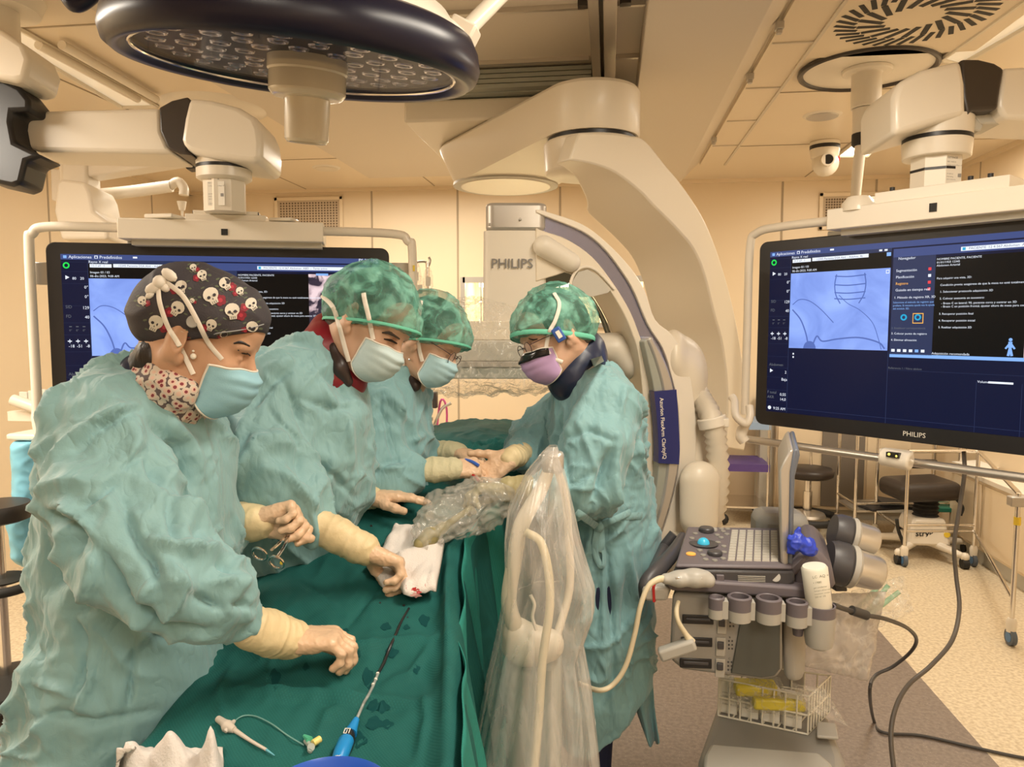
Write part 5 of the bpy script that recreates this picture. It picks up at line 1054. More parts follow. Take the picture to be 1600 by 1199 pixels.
lo_ = P(940, 1060, 2.34); G.chain([lo_, V((lo_.x, lo_.y, .30))], [.16, .175], 0.05, side=horiz(base), ratio=1.2)
G.chain([P(935, 600, 2.20), shN, P(935, 700, 2.05), elN, P(870, 765, 2.02), P(845, 768, 2.02)], [.06, .098, .098, .088, .07, .048], .045)
G.chain([P(893, 620, 2.40), shF, elF, P(812, 716, 2.26)], [.06, .085, .078, .048], .04)
G.half(P(965, 1138, 2.2), -CU*.73+CR*.68); G.half(P(900, 1180, 2.2), -CU)
ST = [([(930, 590), (905, 640), (880, 700)], 7, .012), ([(895, 600), (880, 650), (868, 700)], 6, -.010), ([(880, 690), (920, 670), (960, 690)], 5, -.008), ([(960, 690), (940, 760), (925, 790)], 9, -.022), ([(970, 680), (958, 760), (960, 830)], 7, .012), ([(875, 700), (890, 760), (925, 740)], 6, -.009), ([(900, 650), (935, 740)], 6, .009), ([(930, 800), (920, 870), (915, 980)], 7, .012), ([(945, 830), (955, 950), (960, 1080)], 6, -.012), ([(975, 830), (990, 900), (1000, 960)], 6, .010), ([(935, 860), (932, 1000)], 6, -.010), ([(980, 600), (970, 650)], 5, .008), ([(985, 870), (975, 1000), (985, 1100)], 6, -.010)]
g = t.part('gown', G.mesh('gown', GOWNB, cloth(1.0, .35, 21.3, ST))); gb = bvh(g)
fl = MB(); fn_ = lambda a, v: P(float(np.interp(v, [0, .4, .7, 1], [982, 985, 992, 1014]))+a*float(np.interp(v, [0, .4, .7, 1], [30, 34, 30, 16])), 960+205*v-(6*a if v > .9 else 0)+(4*math.sin(a*9) if v > .9 else 0), 2.30+.03*math.sin(a*6+v*4)+.015*math.sin(v*9))
fl.grid(fn_, 14, 30); t.part('gown_back_flap', fl, GOWNB, solid=.003, angle=180)
# tie at the waist, neck tapes
m = MB()
def ribbon(pts, r_, fl=.3, off=.004): m.tube([snap(gb, x, y, off, 2.1) for x, y in pts], r_, 6, 6, flat=fl, up=CF)
ribbon([(1003, 806), (975, 808), (950, 815), (938, 822)], .011); ribbon([(938, 822), (960, 812), (985, 800)], .009, off=.012); ribbon([(934, 824), (912, 808), (900, 800)], .010); m.sph(snap(gb, 936, 823, .012), .016, 12)
ribbon([(934, 826), (930, 850), (932, 872), (942, 886), (944, 866), (938, 838)], .009, off=.012); ribbon([(938, 826), (940, 850), (936, 862)], .010, off=.008); t.part('gown_tie', m, GOWN)
m = MB(); m.band([snap(gb, 905, 572, .004), snap(gb, 922, 562, .006), snap(gb, 940, 556, .004)], [snap(gb, 912, 582, .004), snap(gb, 928, 574, .004), snap(gb, 944, 565, .004)], CF*.002); t.part('neck_tape', m, STRAP)
cap = bouffant(H, t, HAIRG, seed=9.0, bandw=.007); allb = bvh(cap, body)
fnm, mk = mask(H, t, MASKP, dx=.002)
def stripf(a, v): q = fnm(a, v*.26); return q+H.f*.002+(q-H.c).normalized()*.002
t.part('mask_shield_strip', MB().grid(lambda a, v: stripf(.03+.94*a, v), 24, 4), mat('mask_black_strip', (.008, .007, .008), .2), parent=mk, solid=.001)
m = MB()
for pts in ([(853, 545), (858, 520), (868, 500), (874, 475), (866, 458)], [(879, 566), (866, 560), (856, 548)]): m.tube([snap(allb, x, y, .006, 2.15) for x, y in dens(pts)], .0055, 6, 2, flat=.35, up=CF)
t.part('mask_strap', m, STRAP, parent=mk); glasses(H, t, .021)
m = MB(); m.tube([snap(bb_, x, y, .0008, 2.1) for x, y in ((826, 529), (833, 531), (840, 530))], [.0015, .003, .0015], 6, 3); t.part('eyelashes', m, HAIR)
m = MB(); m.tube([snap(bb_, x, y, .001, 2.1) for x, y in ((818, 521), (830, 517), (842, 522))], [.002, .005, .002], 6, 3); t.part('eyebrow', m, HAIRG)
# headset clipped by the ear
m = MB(); R3 = Matrix.Rotation(-.55, 3, 'Y'); q = snap(allb, 873, 523, .012, 2.1); m.box(q, (.026, .02, .042), R3); t.part('ear_tag', m, mat('tag_blue', (.03, .09, .35), .4), bevel=.003); m = MB(); m.box(q-CF*.011, (.012, .003, .022), R3); t.part('tag_window', m, PAPER)
S = SDF(.005, .02); S.chain([P(905, 552, 2.24), P(900, 575, 2.22), P(893, 592, 2.20)], [.082, .088, .075], side=CF, ratio=1.1); S.ell(P(922, 560, 2.26), [.05, .07, .05]); t.part('lead_collar', S.mesh('lead_collar', MATS['navy_vinyl'], lambda p, n: .002*perlin(p*25)))
hand(t, P(798, 716, 2.19), -CR*.76-CU*.52-CF*.22, -CR*.22+CU*.50-CF*.80, [(10, 18, 12), (14, 25, 18), (20, 32, 22), (26, 36, 24)], thumb=(.75, .75, .15, 6), thumb_side=-1, forearm=P(818, 708, 2.27), k=.92, ck=.85, spread=7)
hand(t, P(800, 765, 2.02), -CR*.9+CU*.02-CF*.1, -CU-CF*.2, [(30, 45, 30), (35, 45, 30), (40, 50, 30), (45, 50, 30)], thumb=(.9, .35, .4, 15), thumb_side=1, forearm=P(850, 768, 2.02), k=1.02, m=mat('glove_olive', (.42, .36, .19), .5, bump=.25, bscale=100), cuffmat=MATS['glove_olive'])
# ================================================================ operating table, drape, patient and things lying on it
def drape_mat(name, col, tex=True, rough=.7):
    m = bpy.data.materials.new(name); m.use_nodes = True; nt = m.node_tree; b = nt.nodes['Principled BSDF']; b.inputs['Roughness'].default_value = rough; b.inputs['Specular IOR Level'].default_value = .12
    tc = nd(nt, 'ShaderNodeTexCoord'); mp = nd(nt, 'ShaderNodeMapping', {'Vector': tc.outputs['Object'], 'Rotation': (0, 0, .785)}); w1 = nd(nt, 'ShaderNodeTexWave', {'Vector': mp.outputs[0], 'Scale': 75.0, 'Distortion': .6}); mp2 = nd(nt, 'ShaderNodeMapping', {'Vector': tc.outputs['Object'], 'Rotation': (0, 0, -.785)}); w2_ = nd(nt, 'ShaderNodeTexWave', {'Vector': mp2.outputs[0], 'Scale': 75.0, 'Distortion': .6})
    mu = nd(nt, 'ShaderNodeMath', {0: w1.outputs['Fac'], 1: w2_.outputs['Fac']}, operation='MULTIPLY'); n = nd(nt, 'ShaderNodeTexNoise', {'Vector': tc.outputs['Object'], 'Scale': 7.0, 'Detail': 4.0})
    v = nd(nt, 'ShaderNodeMapRange', {0: n.outputs['Fac'], 1: .3, 2: .7, 3: .88, 4: 1.12}); v2 = nd(nt, 'ShaderNodeMapRange', {0: mu.outputs[0], 3: .86, 4: 1.10}); vv = nd(nt, 'ShaderNodeMath', {0: v.outputs[0], 1: v2.outputs[0]}, operation='MULTIPLY')
    h = nd(nt, 'ShaderNodeHueSaturation', {'Color': (*col, 1), 'Value': vv.outputs[0]}); nt.links.new(h.outputs[0], b.inputs['Base Color'])
    bp = nd(nt, 'ShaderNodeBump', {'Strength': .3, 'Distance': .0015, 'Height': mu.outputs[0]}); nt.links.new(bp.outputs[0], b.inputs['Normal']); return m
DRAPE = drape_mat('drape_dark_green', (0.019, 0.120, 0.110)); DRAPE2 = drape_mat('drape_teal', (0.030, 0.225, 0.19)); WET = mat('fluid_stain', (0.007, 0.060, 0.062), .75, spec=.1)
# stations along the table: (left px, right px, z, mound)
stn = [(PZ(-330, 1900, .93), PZ(680, 1900, .94), 0), (PZ(60, 1330, .94), PZ(690, 1330, .945), 0), (PZ(205, 1199, .95), PZ(694, 1199, .955), 0), (PZ(300, 1083, .965), PZ(696, 1083, .975), .005), (PZ(352, 1006, .98), PZ(698, 1000, .99), .015), (PZ(392, 930, 1.0), PZ(700, 925, 1.01), .03), (PZ(418, 859, 1.02), PZ(708, 865, 1.03), .05), (PZ(452, 800, 1.04), PZ(742, 820, 1.05), .07), (PZ(505, 755, 1.06), PZ(790, 775, 1.07), .08), (PZ(560, 722, 1.09), PZ(832, 740, 1.09), .08), (PZ(620, 700, 1.11), PZ(850, 712, 1.11), .08), (PZ(665, 689, 1.13), PZ(858, 697, 1.13), .06)]
stn.append((stn[-1][0]+FH*.5, stn[-1][1]+FH*.5, .04))
def station(t):
    x = t*(len(stn)-1); i = min(int(x), len(stn)-2); f = x-i; a, b = stn[i], stn[i+1]; return a[0].lerp(b[0], f), a[1].lerp(b[1], f), a[2]*(1-f)+b[2]*f
def tabletop(t, s, wob=True):     # s in 0..1 across; beyond: hanging sides
    L, R, md = station(t); ss = min(max(s, 0), 1); p = L.lerp(R, ss); p.z += md*(1-(2*ss-1)**2)
    sd = (R-L).normalized(); ov = (s-1) if s > 1 else (-s if s < 0 else 0)
    if wob:
        n = mnoise.noise(V((p.x*4, p.y*4, 1)))*.012+abs(mnoise.noise(V((p.x*7+p.y*5, p.y*2, 4))))*-.014+mnoise.noise(V((p.x*14, p.y*9, 7)))*.004
        p.z += n*(1 if ov == 0 else .6)
        # transverse pleats across the drape and a raised ridge along the right rail
        for tc_, am, w_ in (): p.z += am*math.exp(-((t+.03*ss-tc_)/w_)**2)
        p.z += .020*math.exp(-((ss-1.0)/.05)**2)
    if ov > 0:
        sg = 1 if s > 1 else -1; hang = ov*1.0; r = .035
        if hang < r*1.5: a = hang/(r*1.5)*PI/2; p = p+sd*(sg*r*math.sin(a)); p.z -= r*(1-math.cos(a))
        else:
            h = hang-r*1.5; fold = (.035*mnoise.noise(V((p.x*2+5*t*6, t*11, 2)))+.020*math.sin(t*55+3*mnoise.noise(V((t*9, 0, 0)))+sg))*min(1, h*4); p = p+sd*(sg*(r+h*.10+fold)); p.z -= r+h
    return p
t = Thing('operating_table', 'long covered operating table with the draped patient down the middle', 'operating table', floorpt((stn[4][0]+stn[4][1])/2))
pth = [(a.lerp(b, .5)) for a, b, _ in stn[1:]]
m = MB()
for i in range(len(stn)-1):
    a, b, _ = stn[i]; c_, d_, _ = stn[i+1]; q = lambda p, dz: V((p.x, p.y, p.z-dz))
    m.loft([[q(a.lerp(b, .04), .05), q(a.lerp(b, .96), .05), q(a.lerp(b, .96), .09), q(a.lerp(b, .04), .09)], [q(c_.lerp(d_, .04), .05), q(c_.lerp(d_, .96), .05), q(c_.lerp(d_, .96), .09), q(c_.lerp(d_, .04), .09)]])
t.part('table_top', m, WHT, smooth=False); cc = pth[9]
m = MB(); m.bb((cc.x-.16, cc.y-.2, 0.12), (cc.x+.16, cc.y+.25, .95)); t.part('pedestal', m, CREAM, bevel=.03); m = MB(); m.bb((cc.x-.28, cc.y-.4, 0), (cc.x+.28, cc.y+.4, .12)); t.part('base', m, CREAMD, bevel=.03)
tb = Thing('table_drape', 'dark green surgical drape covering patient and table, with fluid spots', 'drape', floorpt(pth[3]))
m = MB().grid(lambda a, v: tabletop(v, -.62+2.20*a), 200, 190); dr = tb.part('drape', m, DRAPE, angle=180)
def crease(o, strokes, amp=1.0):
    n_ = len(o.data.vertices); co = np.empty(n_*3); o.data.vertices.foreach_get('co', co); co = co.reshape(-1, 3); px, py = proj(co); dz = .0035*(ridge(co*np.array([9, 6, 4])+3)**2)+.003*(ridge(co*np.array([18, 12, 6])+7))
    for pts, wd, am in strokes:
        best = np.full(n_, 1e9); tt = np.zeros(n_); m_ = len(pts)-1
        for i in range(m_):
            a, b = np.array(pts[i], float), np.array(pts[i+1], float); ab = b-a; t_ = np.clip(((px-a[0])*ab[0]+(py-a[1])*ab[1])/(ab @ ab), 0, 1); dd = np.hypot(px-a[0]-t_*ab[0], py-a[1]-t_*ab[1]); w_ = dd < best; best = np.where(w_, dd, best); tt = np.where(w_, (i+t_)/m_, tt)
        dz = dz+am*amp*np.exp(-(best/wd)**1.6)*np.sin(np.clip(tt, .04, .96)*PI)**.6
    co[:, 2] += dz; o.data.vertices.foreach_set('co', co.ravel()); o.data.update()
crease(dr, [([(350, 1080), (450, 1090), (560, 1096), (670, 1104)], 7, .009), ([(350, 1088), (450, 1098), (560, 1104), (670, 1112)], 4, -.004), ([(362, 1006), (430, 1028), (520, 1022), (620, 1008), (700, 1002)], 8, .008), ([(540, 985), (575, 935), (600, 905)], 5, -.005), ([(455, 900), (500, 935), (540, 965)], 4, .004),
  ([(700, 870), (697, 930), (700, 1000), (698, 1199)], 7, .012), ([(715, 860), (722, 940), (728, 1060), (735, 1199)], 5, -.012), ([(350, 1130), (345, 1085), (365, 1040)], 8, .007), ([(600, 1070), (640, 1060), (680, 1000)], 6, .005), ([(420, 1100), (418, 1050), (425, 1030)], 6, .004), ([(650, 1199), (665, 1130), (660, 1090)], 7, .006), ([(480, 1199), (510, 1120), (560, 1110)], 8, .004), ([(420, 870), (560, 800), (700, 780)], 9, .006), ([(690, 880), (720, 850), (770, 810)], 7, .012)], 2.2)
db = bvh(dr)
# fluid stains: thin patches on the cloth
m = MB()
def stain(px, py, rx, ry, k=0):
    m = MB(); m.add([snap(db, px+rx*math.cos(a)*(1+.25*math.sin(3*a+k)), py+ry*math.sin(a)*(1+.2*math.sin(4*a+k)), 0.0013, 1.3) for a in [2*PI*i/18 for i in range(18)]], [tuple(range(18))]); tb.part('wet_spot', m, WET, smooth=False)
for px, py, rx, ry in ((603, 979, 8, 6), (635, 980, 5, 4), (558, 1022, 6, 6), (612, 1020, 10, 8), (650, 1046, 6, 7), (585, 1130, 14, 10), (605, 1132, 9, 7), (560, 1156, 12, 12), (478, 1042, 5, 6), (584, 1103, 9, 10), (540, 985, 5, 3), (663, 970, 8, 9), (598, 1105, 10, 9), (430, 1060, 8, 14), (575, 1060, 8, 16)): stain(px, py, rx, ry, px)
for px, py, r in ((594, 942, 1.6), (631, 946, 2.2), (338, 1153, .9), (637, 965, 1.2), (580, 822, 2)):
    m = MB(); m.add([snap(db, px+r*math.cos(a), py+r*.8*math.sin(a), .0015, 1.3) for a in [2*PI*i/10 for i in range(10)]], [tuple(range(10))]); tb.part('blood_spot', m, mat('dried_blood', (.02, .004, .006), .5), smooth=False)
# second bright teal sheet hanging on the right side
ts = Thing('side_sheet', 'bright teal sheet hanging down the right side of the table behind clear plastic', 'sheet', floorpt(P(770, 1000, 1.5)))
def shf(a, v):
    L, R, md = station(.06+.56*a); sd = (R-L).normalized(); p = R+sd*(.030+.07*v+.02*math.sin(a*26+1)*min(1, v*3)+.02*mnoise.noise(V((a*9, v*2, 3)))); p.z = R.z+.022-.8*v+.02*math.sin(a*9); return p
m = MB().grid(shf, 90, 30); ts.part('sheet', m, DRAPE2, angle=180, solid=.002)
# folded-back flap at lower left: part of drape lying beyond the fold
# far drape mound over the patient's upper body
tf = Thing('patient_drape', 'raised dark green drape over the patient at the far end of the table', 'drape', floorpt(pth[9]))
S = SDF(.012, .08); S.ell(P(735, 760, 3.0), [.34, .30, .17], Matrix((CR, FH, (0,0,1))).transposed()); S.ell(P(690, 742, 2.75), [.22, .3, .11], Matrix((CR, FH, (0,0,1))).transposed()); S.ell(P(800, 740, 2.7), [.16, .25, .12], Matrix((CR, FH, (0,0,1))).transposed()); tf.part('drape', S.mesh('drape', DRAPE, cloth(1.3, .8, 31.)))
# patient: a covered body shows only as the mound; a fold of bare skin shows at the groin
# gauze
GZ = mat('white_gauze', (.72, .66, .62), .85, bump=.5, bscale=260)
dgz = 1.66
t = Thing('gauze_pack', 'folded white gauze pads stained with blood, pressed under the reaching hand', 'gauze', snap(db, 635, 890, .01))
def gz(pts, th, dz, seed, name):
    q = [snap(db, x, y, .012) for x, y in pts]; c_ = sum(q, V())/len(q); n = V((0, 0, 1))
    def fn(a, v):
        p = q[0].lerp(q[1], a).lerp(q[3].lerp(q[2], a), v); e = min(a, 1-a, v, 1-v); return p+n*(dz+th*min(1, e*7)**.5+.012*mnoise.noise(V((a*2.5+seed, v*2.5, 0)))+.004*abs(mnoise.noise(V((a*3+seed, v*3, 3)))))
    return t.part(name, MB().grid(fn, 36, 36), GZ, solid=.006, angle=180)
g1 = gz([(592, 880), (618, 838), (656, 836), (652, 905)], .018, .02, 1, 'pad'); g2 = gz([(612, 892), (694, 858), (680, 938), (632, 945)], .022, .018, 5, 'pad'); g3 = gz([(574, 892), (606, 858), (650, 900), (600, 925)], .014, .01, 9, 'pad')
gb_ = bvh(g1, g2, g3); BL = mat('blood_red', (.38, .012, .012), .4); BL2 = mat('blood_faint', (.50, .26, .24), .7)
for i, (px, py, rx, ry, k) in enumerate([(640, 918, 5, 4, 0), (648, 921, 6, 3, 0), (654, 926, 4, 3, 0), (636, 914, 3, 4, 0), (661, 912, 6, 6, 1), (628, 842, 7, 3, 1), (650, 930, 8, 4, 1), (615, 905, 7, 4, 1)]): m = MB(); m.add([snap(gb_, px+rx*math.cos(a)*(1+.35*math.sin(3*a+i)), py+ry*math.sin(a)*(1+.3*math.sin(5*a+i)), .0035, 1.6) for a in [2*PI*j/16 for j in range(16)]], [tuple(range(16))]); t.part('blood_stain', m, BL2 if k else BL, smooth=False)
# clear film and cuff-covered probe lying at the groin
FILM = mat('clear_film', (.80, .78, .72), .12, alpha=.30, bump=.8, bscale=35, spec=1.0); FILM2 = mat('clear_sleeve', (.60, .58, .52), .10, alpha=.34, bump=1.0, bscale=28, spec=1.0)
t = Thing('sleeved_probe', 'scanner probe in crinkled clear plastic sleeve lying on the drape beyond the gauze', 'probe sleeve', snap(db, 720, 800, .02))
S = SDF(.004, .03); S.chain([P(658, 845, 1.78), P(682, 820, 1.85), P(715, 803, 1.92)], [.028, .045, .058]); S.chain([P(722, 800, 1.94), P(752, 787, 1.98), P(782, 778, 2.0)], [.06, .062, .045]); S.ell(P(700, 790, 2.0), [.07, .05, .04])
def film(a=1.0, sd=0): return lambda p, n: a*(.010*(ridge((p+sd)*17)-.4)+.006*(ridge((p+sd)*38)-.4)+.008*perlin((p+sd)*13))
t.part('plastic_sleeve', S.mesh('plastic_sleeve', FILM2, film(1.2)))
S = SDF(.004, .02); S.chain([P(655, 850, 1.77), P(672, 838, 1.80), P(690, 826, 1.84), P(735, 795, 1.95)], [.014, .018, .010, .008]); t.part('probe_body', S.mesh('probe_body', mat('probe_olive', (.30, .26, .12), .4)))
# small blue clip between the hands
t = Thing('blue_clip', 'tiny blue plastic piece held between the fingers above the drape', 'clip', P(739, 724, 2.14)); m = MB(); m.tube([P(727, 719, 2.15), P(738, 722, 2.14), P(748, 728, 2.13)], .005, 8, 3); t.part('clip_body', m, mat('clip_blue', (.04, .12, .5), .3))
m = MB(); m.tube([P(724, 740, 2.13), P(738, 742, 2.12), P(748, 752, 2.1)], .004, 6, 3); t.part('wet_tip', m, BL)
# clamp in the woman's hand
t = Thing('surgical_clamp', 'ring-handled metal clamp dangling from the hand of the woman in the print cap', 'clamp', P(430, 860, 1.50)); m = MB()
m.tube([P(447, 838, 1.53), P(436, 850, 1.50), P(423, 861, 1.49)], .0032, 8, 3); m.tube([P(452, 838, 1.53), P(444, 855, 1.50), P(434, 870, 1.48)], .0032, 8, 3); t.part('shank', m, CHROME)
for x, y, dd_ in ((406, 866, 1.49), (432, 879, 1.48)): m = MB(); m.torus(P(x, y, dd_), .016, .0026, (CF+CU*.6+CR*.3), 24, 8); t.part('finger_ring', m, CHROME)
m = MB(); m.sph(P(440, 880, 1.478), .004, 8); t.part('yellow_mark', m, YEL)
# closure device with dark sheath and blue handle
t = Thing('closure_device', 'blue and black handheld device with a long thin dark shaft lying on the drape', 'catheter device', snap(db, 545, 1150, .01))
sh = [snap(db, x, y, .007) for x, y in ((639, 951), (628, 970), (620, 988), (612, 1006), (606, 1020), (600, 1036), (591, 1052))]; m = MB(); m.tube(sh, [.0022, .0028, .003, .003, .003], 8, 3); t.part('dark_shaft', m, BLK)
sh2 = [snap(db, x, y, .009) for x, y in ((591, 1052), (587, 1062), (583, 1072), (579, 1080), (575, 1088), (570, 1096), (566, 1104), (562, 1113), (558, 1122))]; m = MB(); m.tube(sh2, .0026, 8, 3); t.part('clear_shaft', m, mat('sheath_grey', (.30, .33, .32), .3))
for x, y in ((590, 1053), (587, 1062), (583, 1070)): m = MB(); q = snap(db, x, y, .009); m.sph(q, .0034, 8); t.part('white_band', m, PAPER)
BLU = mat('device_blue', (.015, .25, .62), .35)
hd = [snap(db, x, y, .012) for x, y in ((557, 1124), (550, 1140), (541, 1165), (533, 1185), (526, 1205))]
m = MB(); m.tube(hd[:2]+[hd[1].lerp(hd[2], .3)], [.005, .009, .011], 14, 4); t.part('nose_cone', m, BLU)
m = MB(); m.tube([hd[1].lerp(hd[2], .1), hd[1].lerp(hd[2], .6), hd[2], hd[3], hd[4]], [.008, .015, .016, .014, .012], 16, 4, flat=.7, up=V((0,0,1)).cross(hd[3]-hd[1])); t.part('grip', m, BLK)
up_ = V((0, 0, 1)); m = MB(); m.tube([hd[1].lerp(hd[2], .8)+up_*.007, hd[2]+up_*.007, hd[3]+up_*.007, hd[4]+up_*.006], [.006, .0125, .0125, .010], 14, 4); t.part('blue_shell', m, BLU)
dd_ = (hd[2]-hd[4]).normalized(); sx = dd_.cross(up_).normalized(); m = MB(); m.text('Abbott', hd[4]+up_*.0192+sx*.004-dd_*.002, dd_, -sx, .011); 
for a, b_ in (((.0, 0), (.010, 0)), ((.010, 0), (.010, .008)), ((.010, .008), (.0, .008)), ((0, .008), (0, .004)), ((0, .004), (.007, .004))): m.tube([hd[2]+up_*.020+dd_*a[0]*1.1-sx*(a[1]-.004), hd[2]+up_*.020+dd_*b_[0]*1.1-sx*(b_[1]-.004)], .0008, 5, 1)
t.part('maker_mark', m, PAPER, smooth=False)
# introducer sheath
t = Thing('introducer_sheath', 'pale introducer sheath with winged hub lying on the drape at lower left', 'sheath', snap(db, 380, 1145, .01)); IV_ = mat('ivory_plastic', (.62, .54, .46), .35)
q = [snap(db, x, y, .008) for x, y in ((366, 1141), (390, 1157), (416, 1172))]; m = MB(); m.tube(q, [.004, .0028, .0024], 10, 4); t.part('tube', m, IV_); m = MB(); m.tube([q[-1], snap(db, 429, 1181, .006)], [.002, .0008], 8, 1); t.part('tapered_tip', m, mat('tip_blue', (.15, .45, .55), .4))
m = MB(); m.tube([snap(db, x, y, .010) for x, y in ((341, 1124), (350, 1130), (355, 1135), (366, 1141))], [.0055, .0065, .010, .005], 12, 3); m.tube([snap(db, 366, 1127, .01), snap(db, 358, 1136, .012), snap(db, 352, 1144, .01)], [.003, .006, .003], 8, 2); t.part('hub', m, IV_)
m = MB(); m.tube([snap(db, x, y, .005) for x, y in ((365, 1128), (380, 1119), (400, 1120), (425, 1132), (450, 1150), (475, 1165))], .0012, 6, 5); t.part('side_tube', m, mat('clear_tube', (.16, .34, .32), .2))
t = Thing('three_way_stopcock', 'clear stopcock with green tap and yellow cap lying beside the blue device', 'stopcock', snap(db, 488, 1165, .01))
m = MB(); m.tube([snap(db, x, y, .008) for x, y in ((478, 1158), (486, 1168), (484, 1174))], .0045, 10, 2); m.cyl(snap(db, 486, 1168, .004), snap(db, 486, 1168, .016), .006, n=12); t.part('body', m, mat('clear_plastic', (.5, .55, .5), .15, alpha=.7))
m = MB(); m.tube([snap(db, 475, 1150, .014), snap(db, 484, 1157, .016)], [.0025, .006], 8, 2); t.part('green_tap', m, mat('tap_green', (.10, .50, .32), .4)); m = MB(); m.cyl(snap(db, 489, 1162, .012), snap(db, 500, 1155, .014), .0055, n=12); t.part('yellow_cap', m, mat('cap_yellow', (.80, .68, .22), .4))
# basin and towel at the bottom edge
bc = PZ(510, 1252, .99); t = Thing('basin', 'round blue plastic basin at the bottom edge of the picture', 'basin', bc)
rb = (PZ(592, 1200, 1.06)-PZ(430, 1200, 1.06)).length*.60
m = MB(); pr_ = [(rb*.78, -.03), (rb*.97, .055), (rb*1.02, .058), (rb*1.03, .054), (rb*1.0, .050), (rb*.8, -.034), (.001, -.036)]
cc = PZ(508, 1180, 1.06); ax = (PZ(508, 1300, 1.06)-cc).normalized(); bcc = cc+ax*rb; bcc.z = .975
m.lathe(bcc, [(.001, -.01), (rb*.78, -.01), (rb*.97, .078), (rb*1.0, .082), (rb*1.03, .080), (rb*1.03, .074), (rb*1.0, .072), (rb*.82, -.018), (.001, -.02)], n=64); t.part('bowl', m, mat('basin_blue', (.02, .11, .55), .3, coat=.3)); t.o.location = bcc; 
t.o.children[0].matrix_parent_inverse = Matrix.Translation(-bcc)
t = Thing('gauze_swabs', 'crumpled white gauze with three peaks at the lower left edge of the drape', 'gauze', snap(db, 265, 1190, .01))
def sw(a, v):
    x = 183+165*a; y = 1240-70*v; b0 = snap(db, x, min(y, 1260), .004, 1.0); pk = .085*math.exp(-((x-268)/22)**2)+.055*math.exp(-((x-205)/20)**2)+.105*math.exp(-((x-335)/14)**2); e = min(1, min(a, 1-a)*10)
    return b0+V((0, 0, 1))*((pk*.5+.02)*math.exp(-((v-.45)/.28)**2)*e+.006*mnoise.noise(V((a*12, v*6, 0))))
t.part('gauze', MB().grid(sw, 70, 30), GZ, solid=.004, angle=180)
# ================================================================ clear covers
def film_mat(name, col, a0, a1, rough=.12, bs=30, st=(1, 1, 1), wd=.05):
    m = bpy.data.materials.new(name); m.use_nodes = True; nt = m.node_tree; b = nt.nodes['Principled BSDF']; b.inputs['Base Color'].default_value = (*col, 1); b.inputs['Roughness'].default_value = rough; b.inputs['Specular IOR Level'].default_value = 1.0
    tc = nd(nt, 'ShaderNodeTexCoord'); mp = nd(nt, 'ShaderNodeMapping', {'Vector': tc.outputs['Object'], 'Scale': st}); n = nd(nt, 'ShaderNodeTexNoise', {'Vector': mp.outputs[0], 'Scale': float(bs), 'Detail': 4.0, 'Distortion': 1.0}); q = nd(nt, 'ShaderNodeMath', {0: n.outputs['Fac'], 1: .5}, operation='SUBTRACT'); q2 = nd(nt, 'ShaderNodeMath', {0: q.outputs[0]}, operation='ABSOLUTE')
    mr = nd(nt, 'ShaderNodeMapRange', {0: q2.outputs[0], 1: 0.0, 2: wd, 3: a1, 4: a0}); lw = nd(nt, 'ShaderNodeLayerWeight', {'Blend': .25}); f = nd(nt, 'ShaderNodeMath', {0: lw.outputs['Facing'], 1: .25}, operation='MULTIPLY'); ad = nd(nt, 'ShaderNodeMath', {0: mr.outputs[0], 1: f.outputs[0]}, operation='ADD'); ad.use_clamp = True
    nt.links.new(ad.outputs[0], b.inputs['Alpha']); bp = nd(nt, 'ShaderNodeBump', {'Strength': .9, 'Distance': .006, 'Height': q2.outputs[0]}); nt.links.new(bp.outputs[0], b.inputs['Normal']); return m
FILMA = film_mat('clear_drape_film', (.78, .74, .69), .17, .38, .16, 13, (1, 1, .12), .16); FILMC = film_mat('crinkled_film', (.80, .75, .66), .07, .34, .10, 22); FILMB = film_mat('poly_bag', (.66, .60, .54), .48, .68, .2, 14)
t = Thing('shielded_side_arm', 'cream table-side arm standing under a tall clear plastic drape', 'covered equipment', floorpt(P(850, 1000, 1.72)))
rows = [(697, 864, 7, .02), (740, 852, 31, .06), (797, 845, 50, .09), (843, 847, 58, .11), (919, 859, 69, .13), (956, 856, 71, .14), (1003, 843, 66, .15), (1069, 841, 80, .16), (1199, 834, 101, .18), (1330, 830, 116, .20)]
def tri(x): return abs((x % 1)-.5)*4-1
def tent(a, v):
    y = 697+(1330-697)*v; c = float(np.interp(y, [r[0] for r in rows], [r[1] for r in rows])); hw = float(np.interp(y, [r[0] for r in rows], [r[2] for r in rows])); dp = float(np.interp(y, [r[0] for r in rows], [r[3] for r in rows]))
    th = 2*PI*a; rr = 1+min(1, v*6)*(.045*tri(a*7+.12*v)+.035*tri(a*12+.3*v+.2)+.02*tri(a*23-.2*v)+.03*mnoise.noise(V((math.cos(th)*1.2, math.sin(th)*1.2, v*2))))
    return P(c+hw*math.cos(th)*rr, y, 1.70)+FH*(-math.sin(th)*dp*rr)
t.part('plastic_cover', MB().grid(tent, 120, 90), FILMA, angle=180)
m = MB()
for k, y0 in enumerate((935, 1032, 1140)):
    m.tube([tent(.5+.5*i/20, (y0-25*(i/20)+18-697)/633) for i in range(21)], .0012, 5, 1)
for a_, y1 in ((.80, 1330), (.70, 1250), (.93, 1330), (.56, 1330)): m.tube([tent(a_+.01*math.sin(i), (700+(y1-700)*i/20-697)/633) for i in range(21)], .0016, 5, 2)
t.part('film_crease', m, FILMC)
m = MB(); m.tube([P(862, 722, 1.7), P(845, 765, 1.7), P(815, 820, 1.68), P(803, 880, 1.68), P(795, 940, 1.69), P(806, 985, 1.71)], [.013, .017, .019, .018, .018, .02], 12, 5); t.part('arm_bar', m, CREAM)
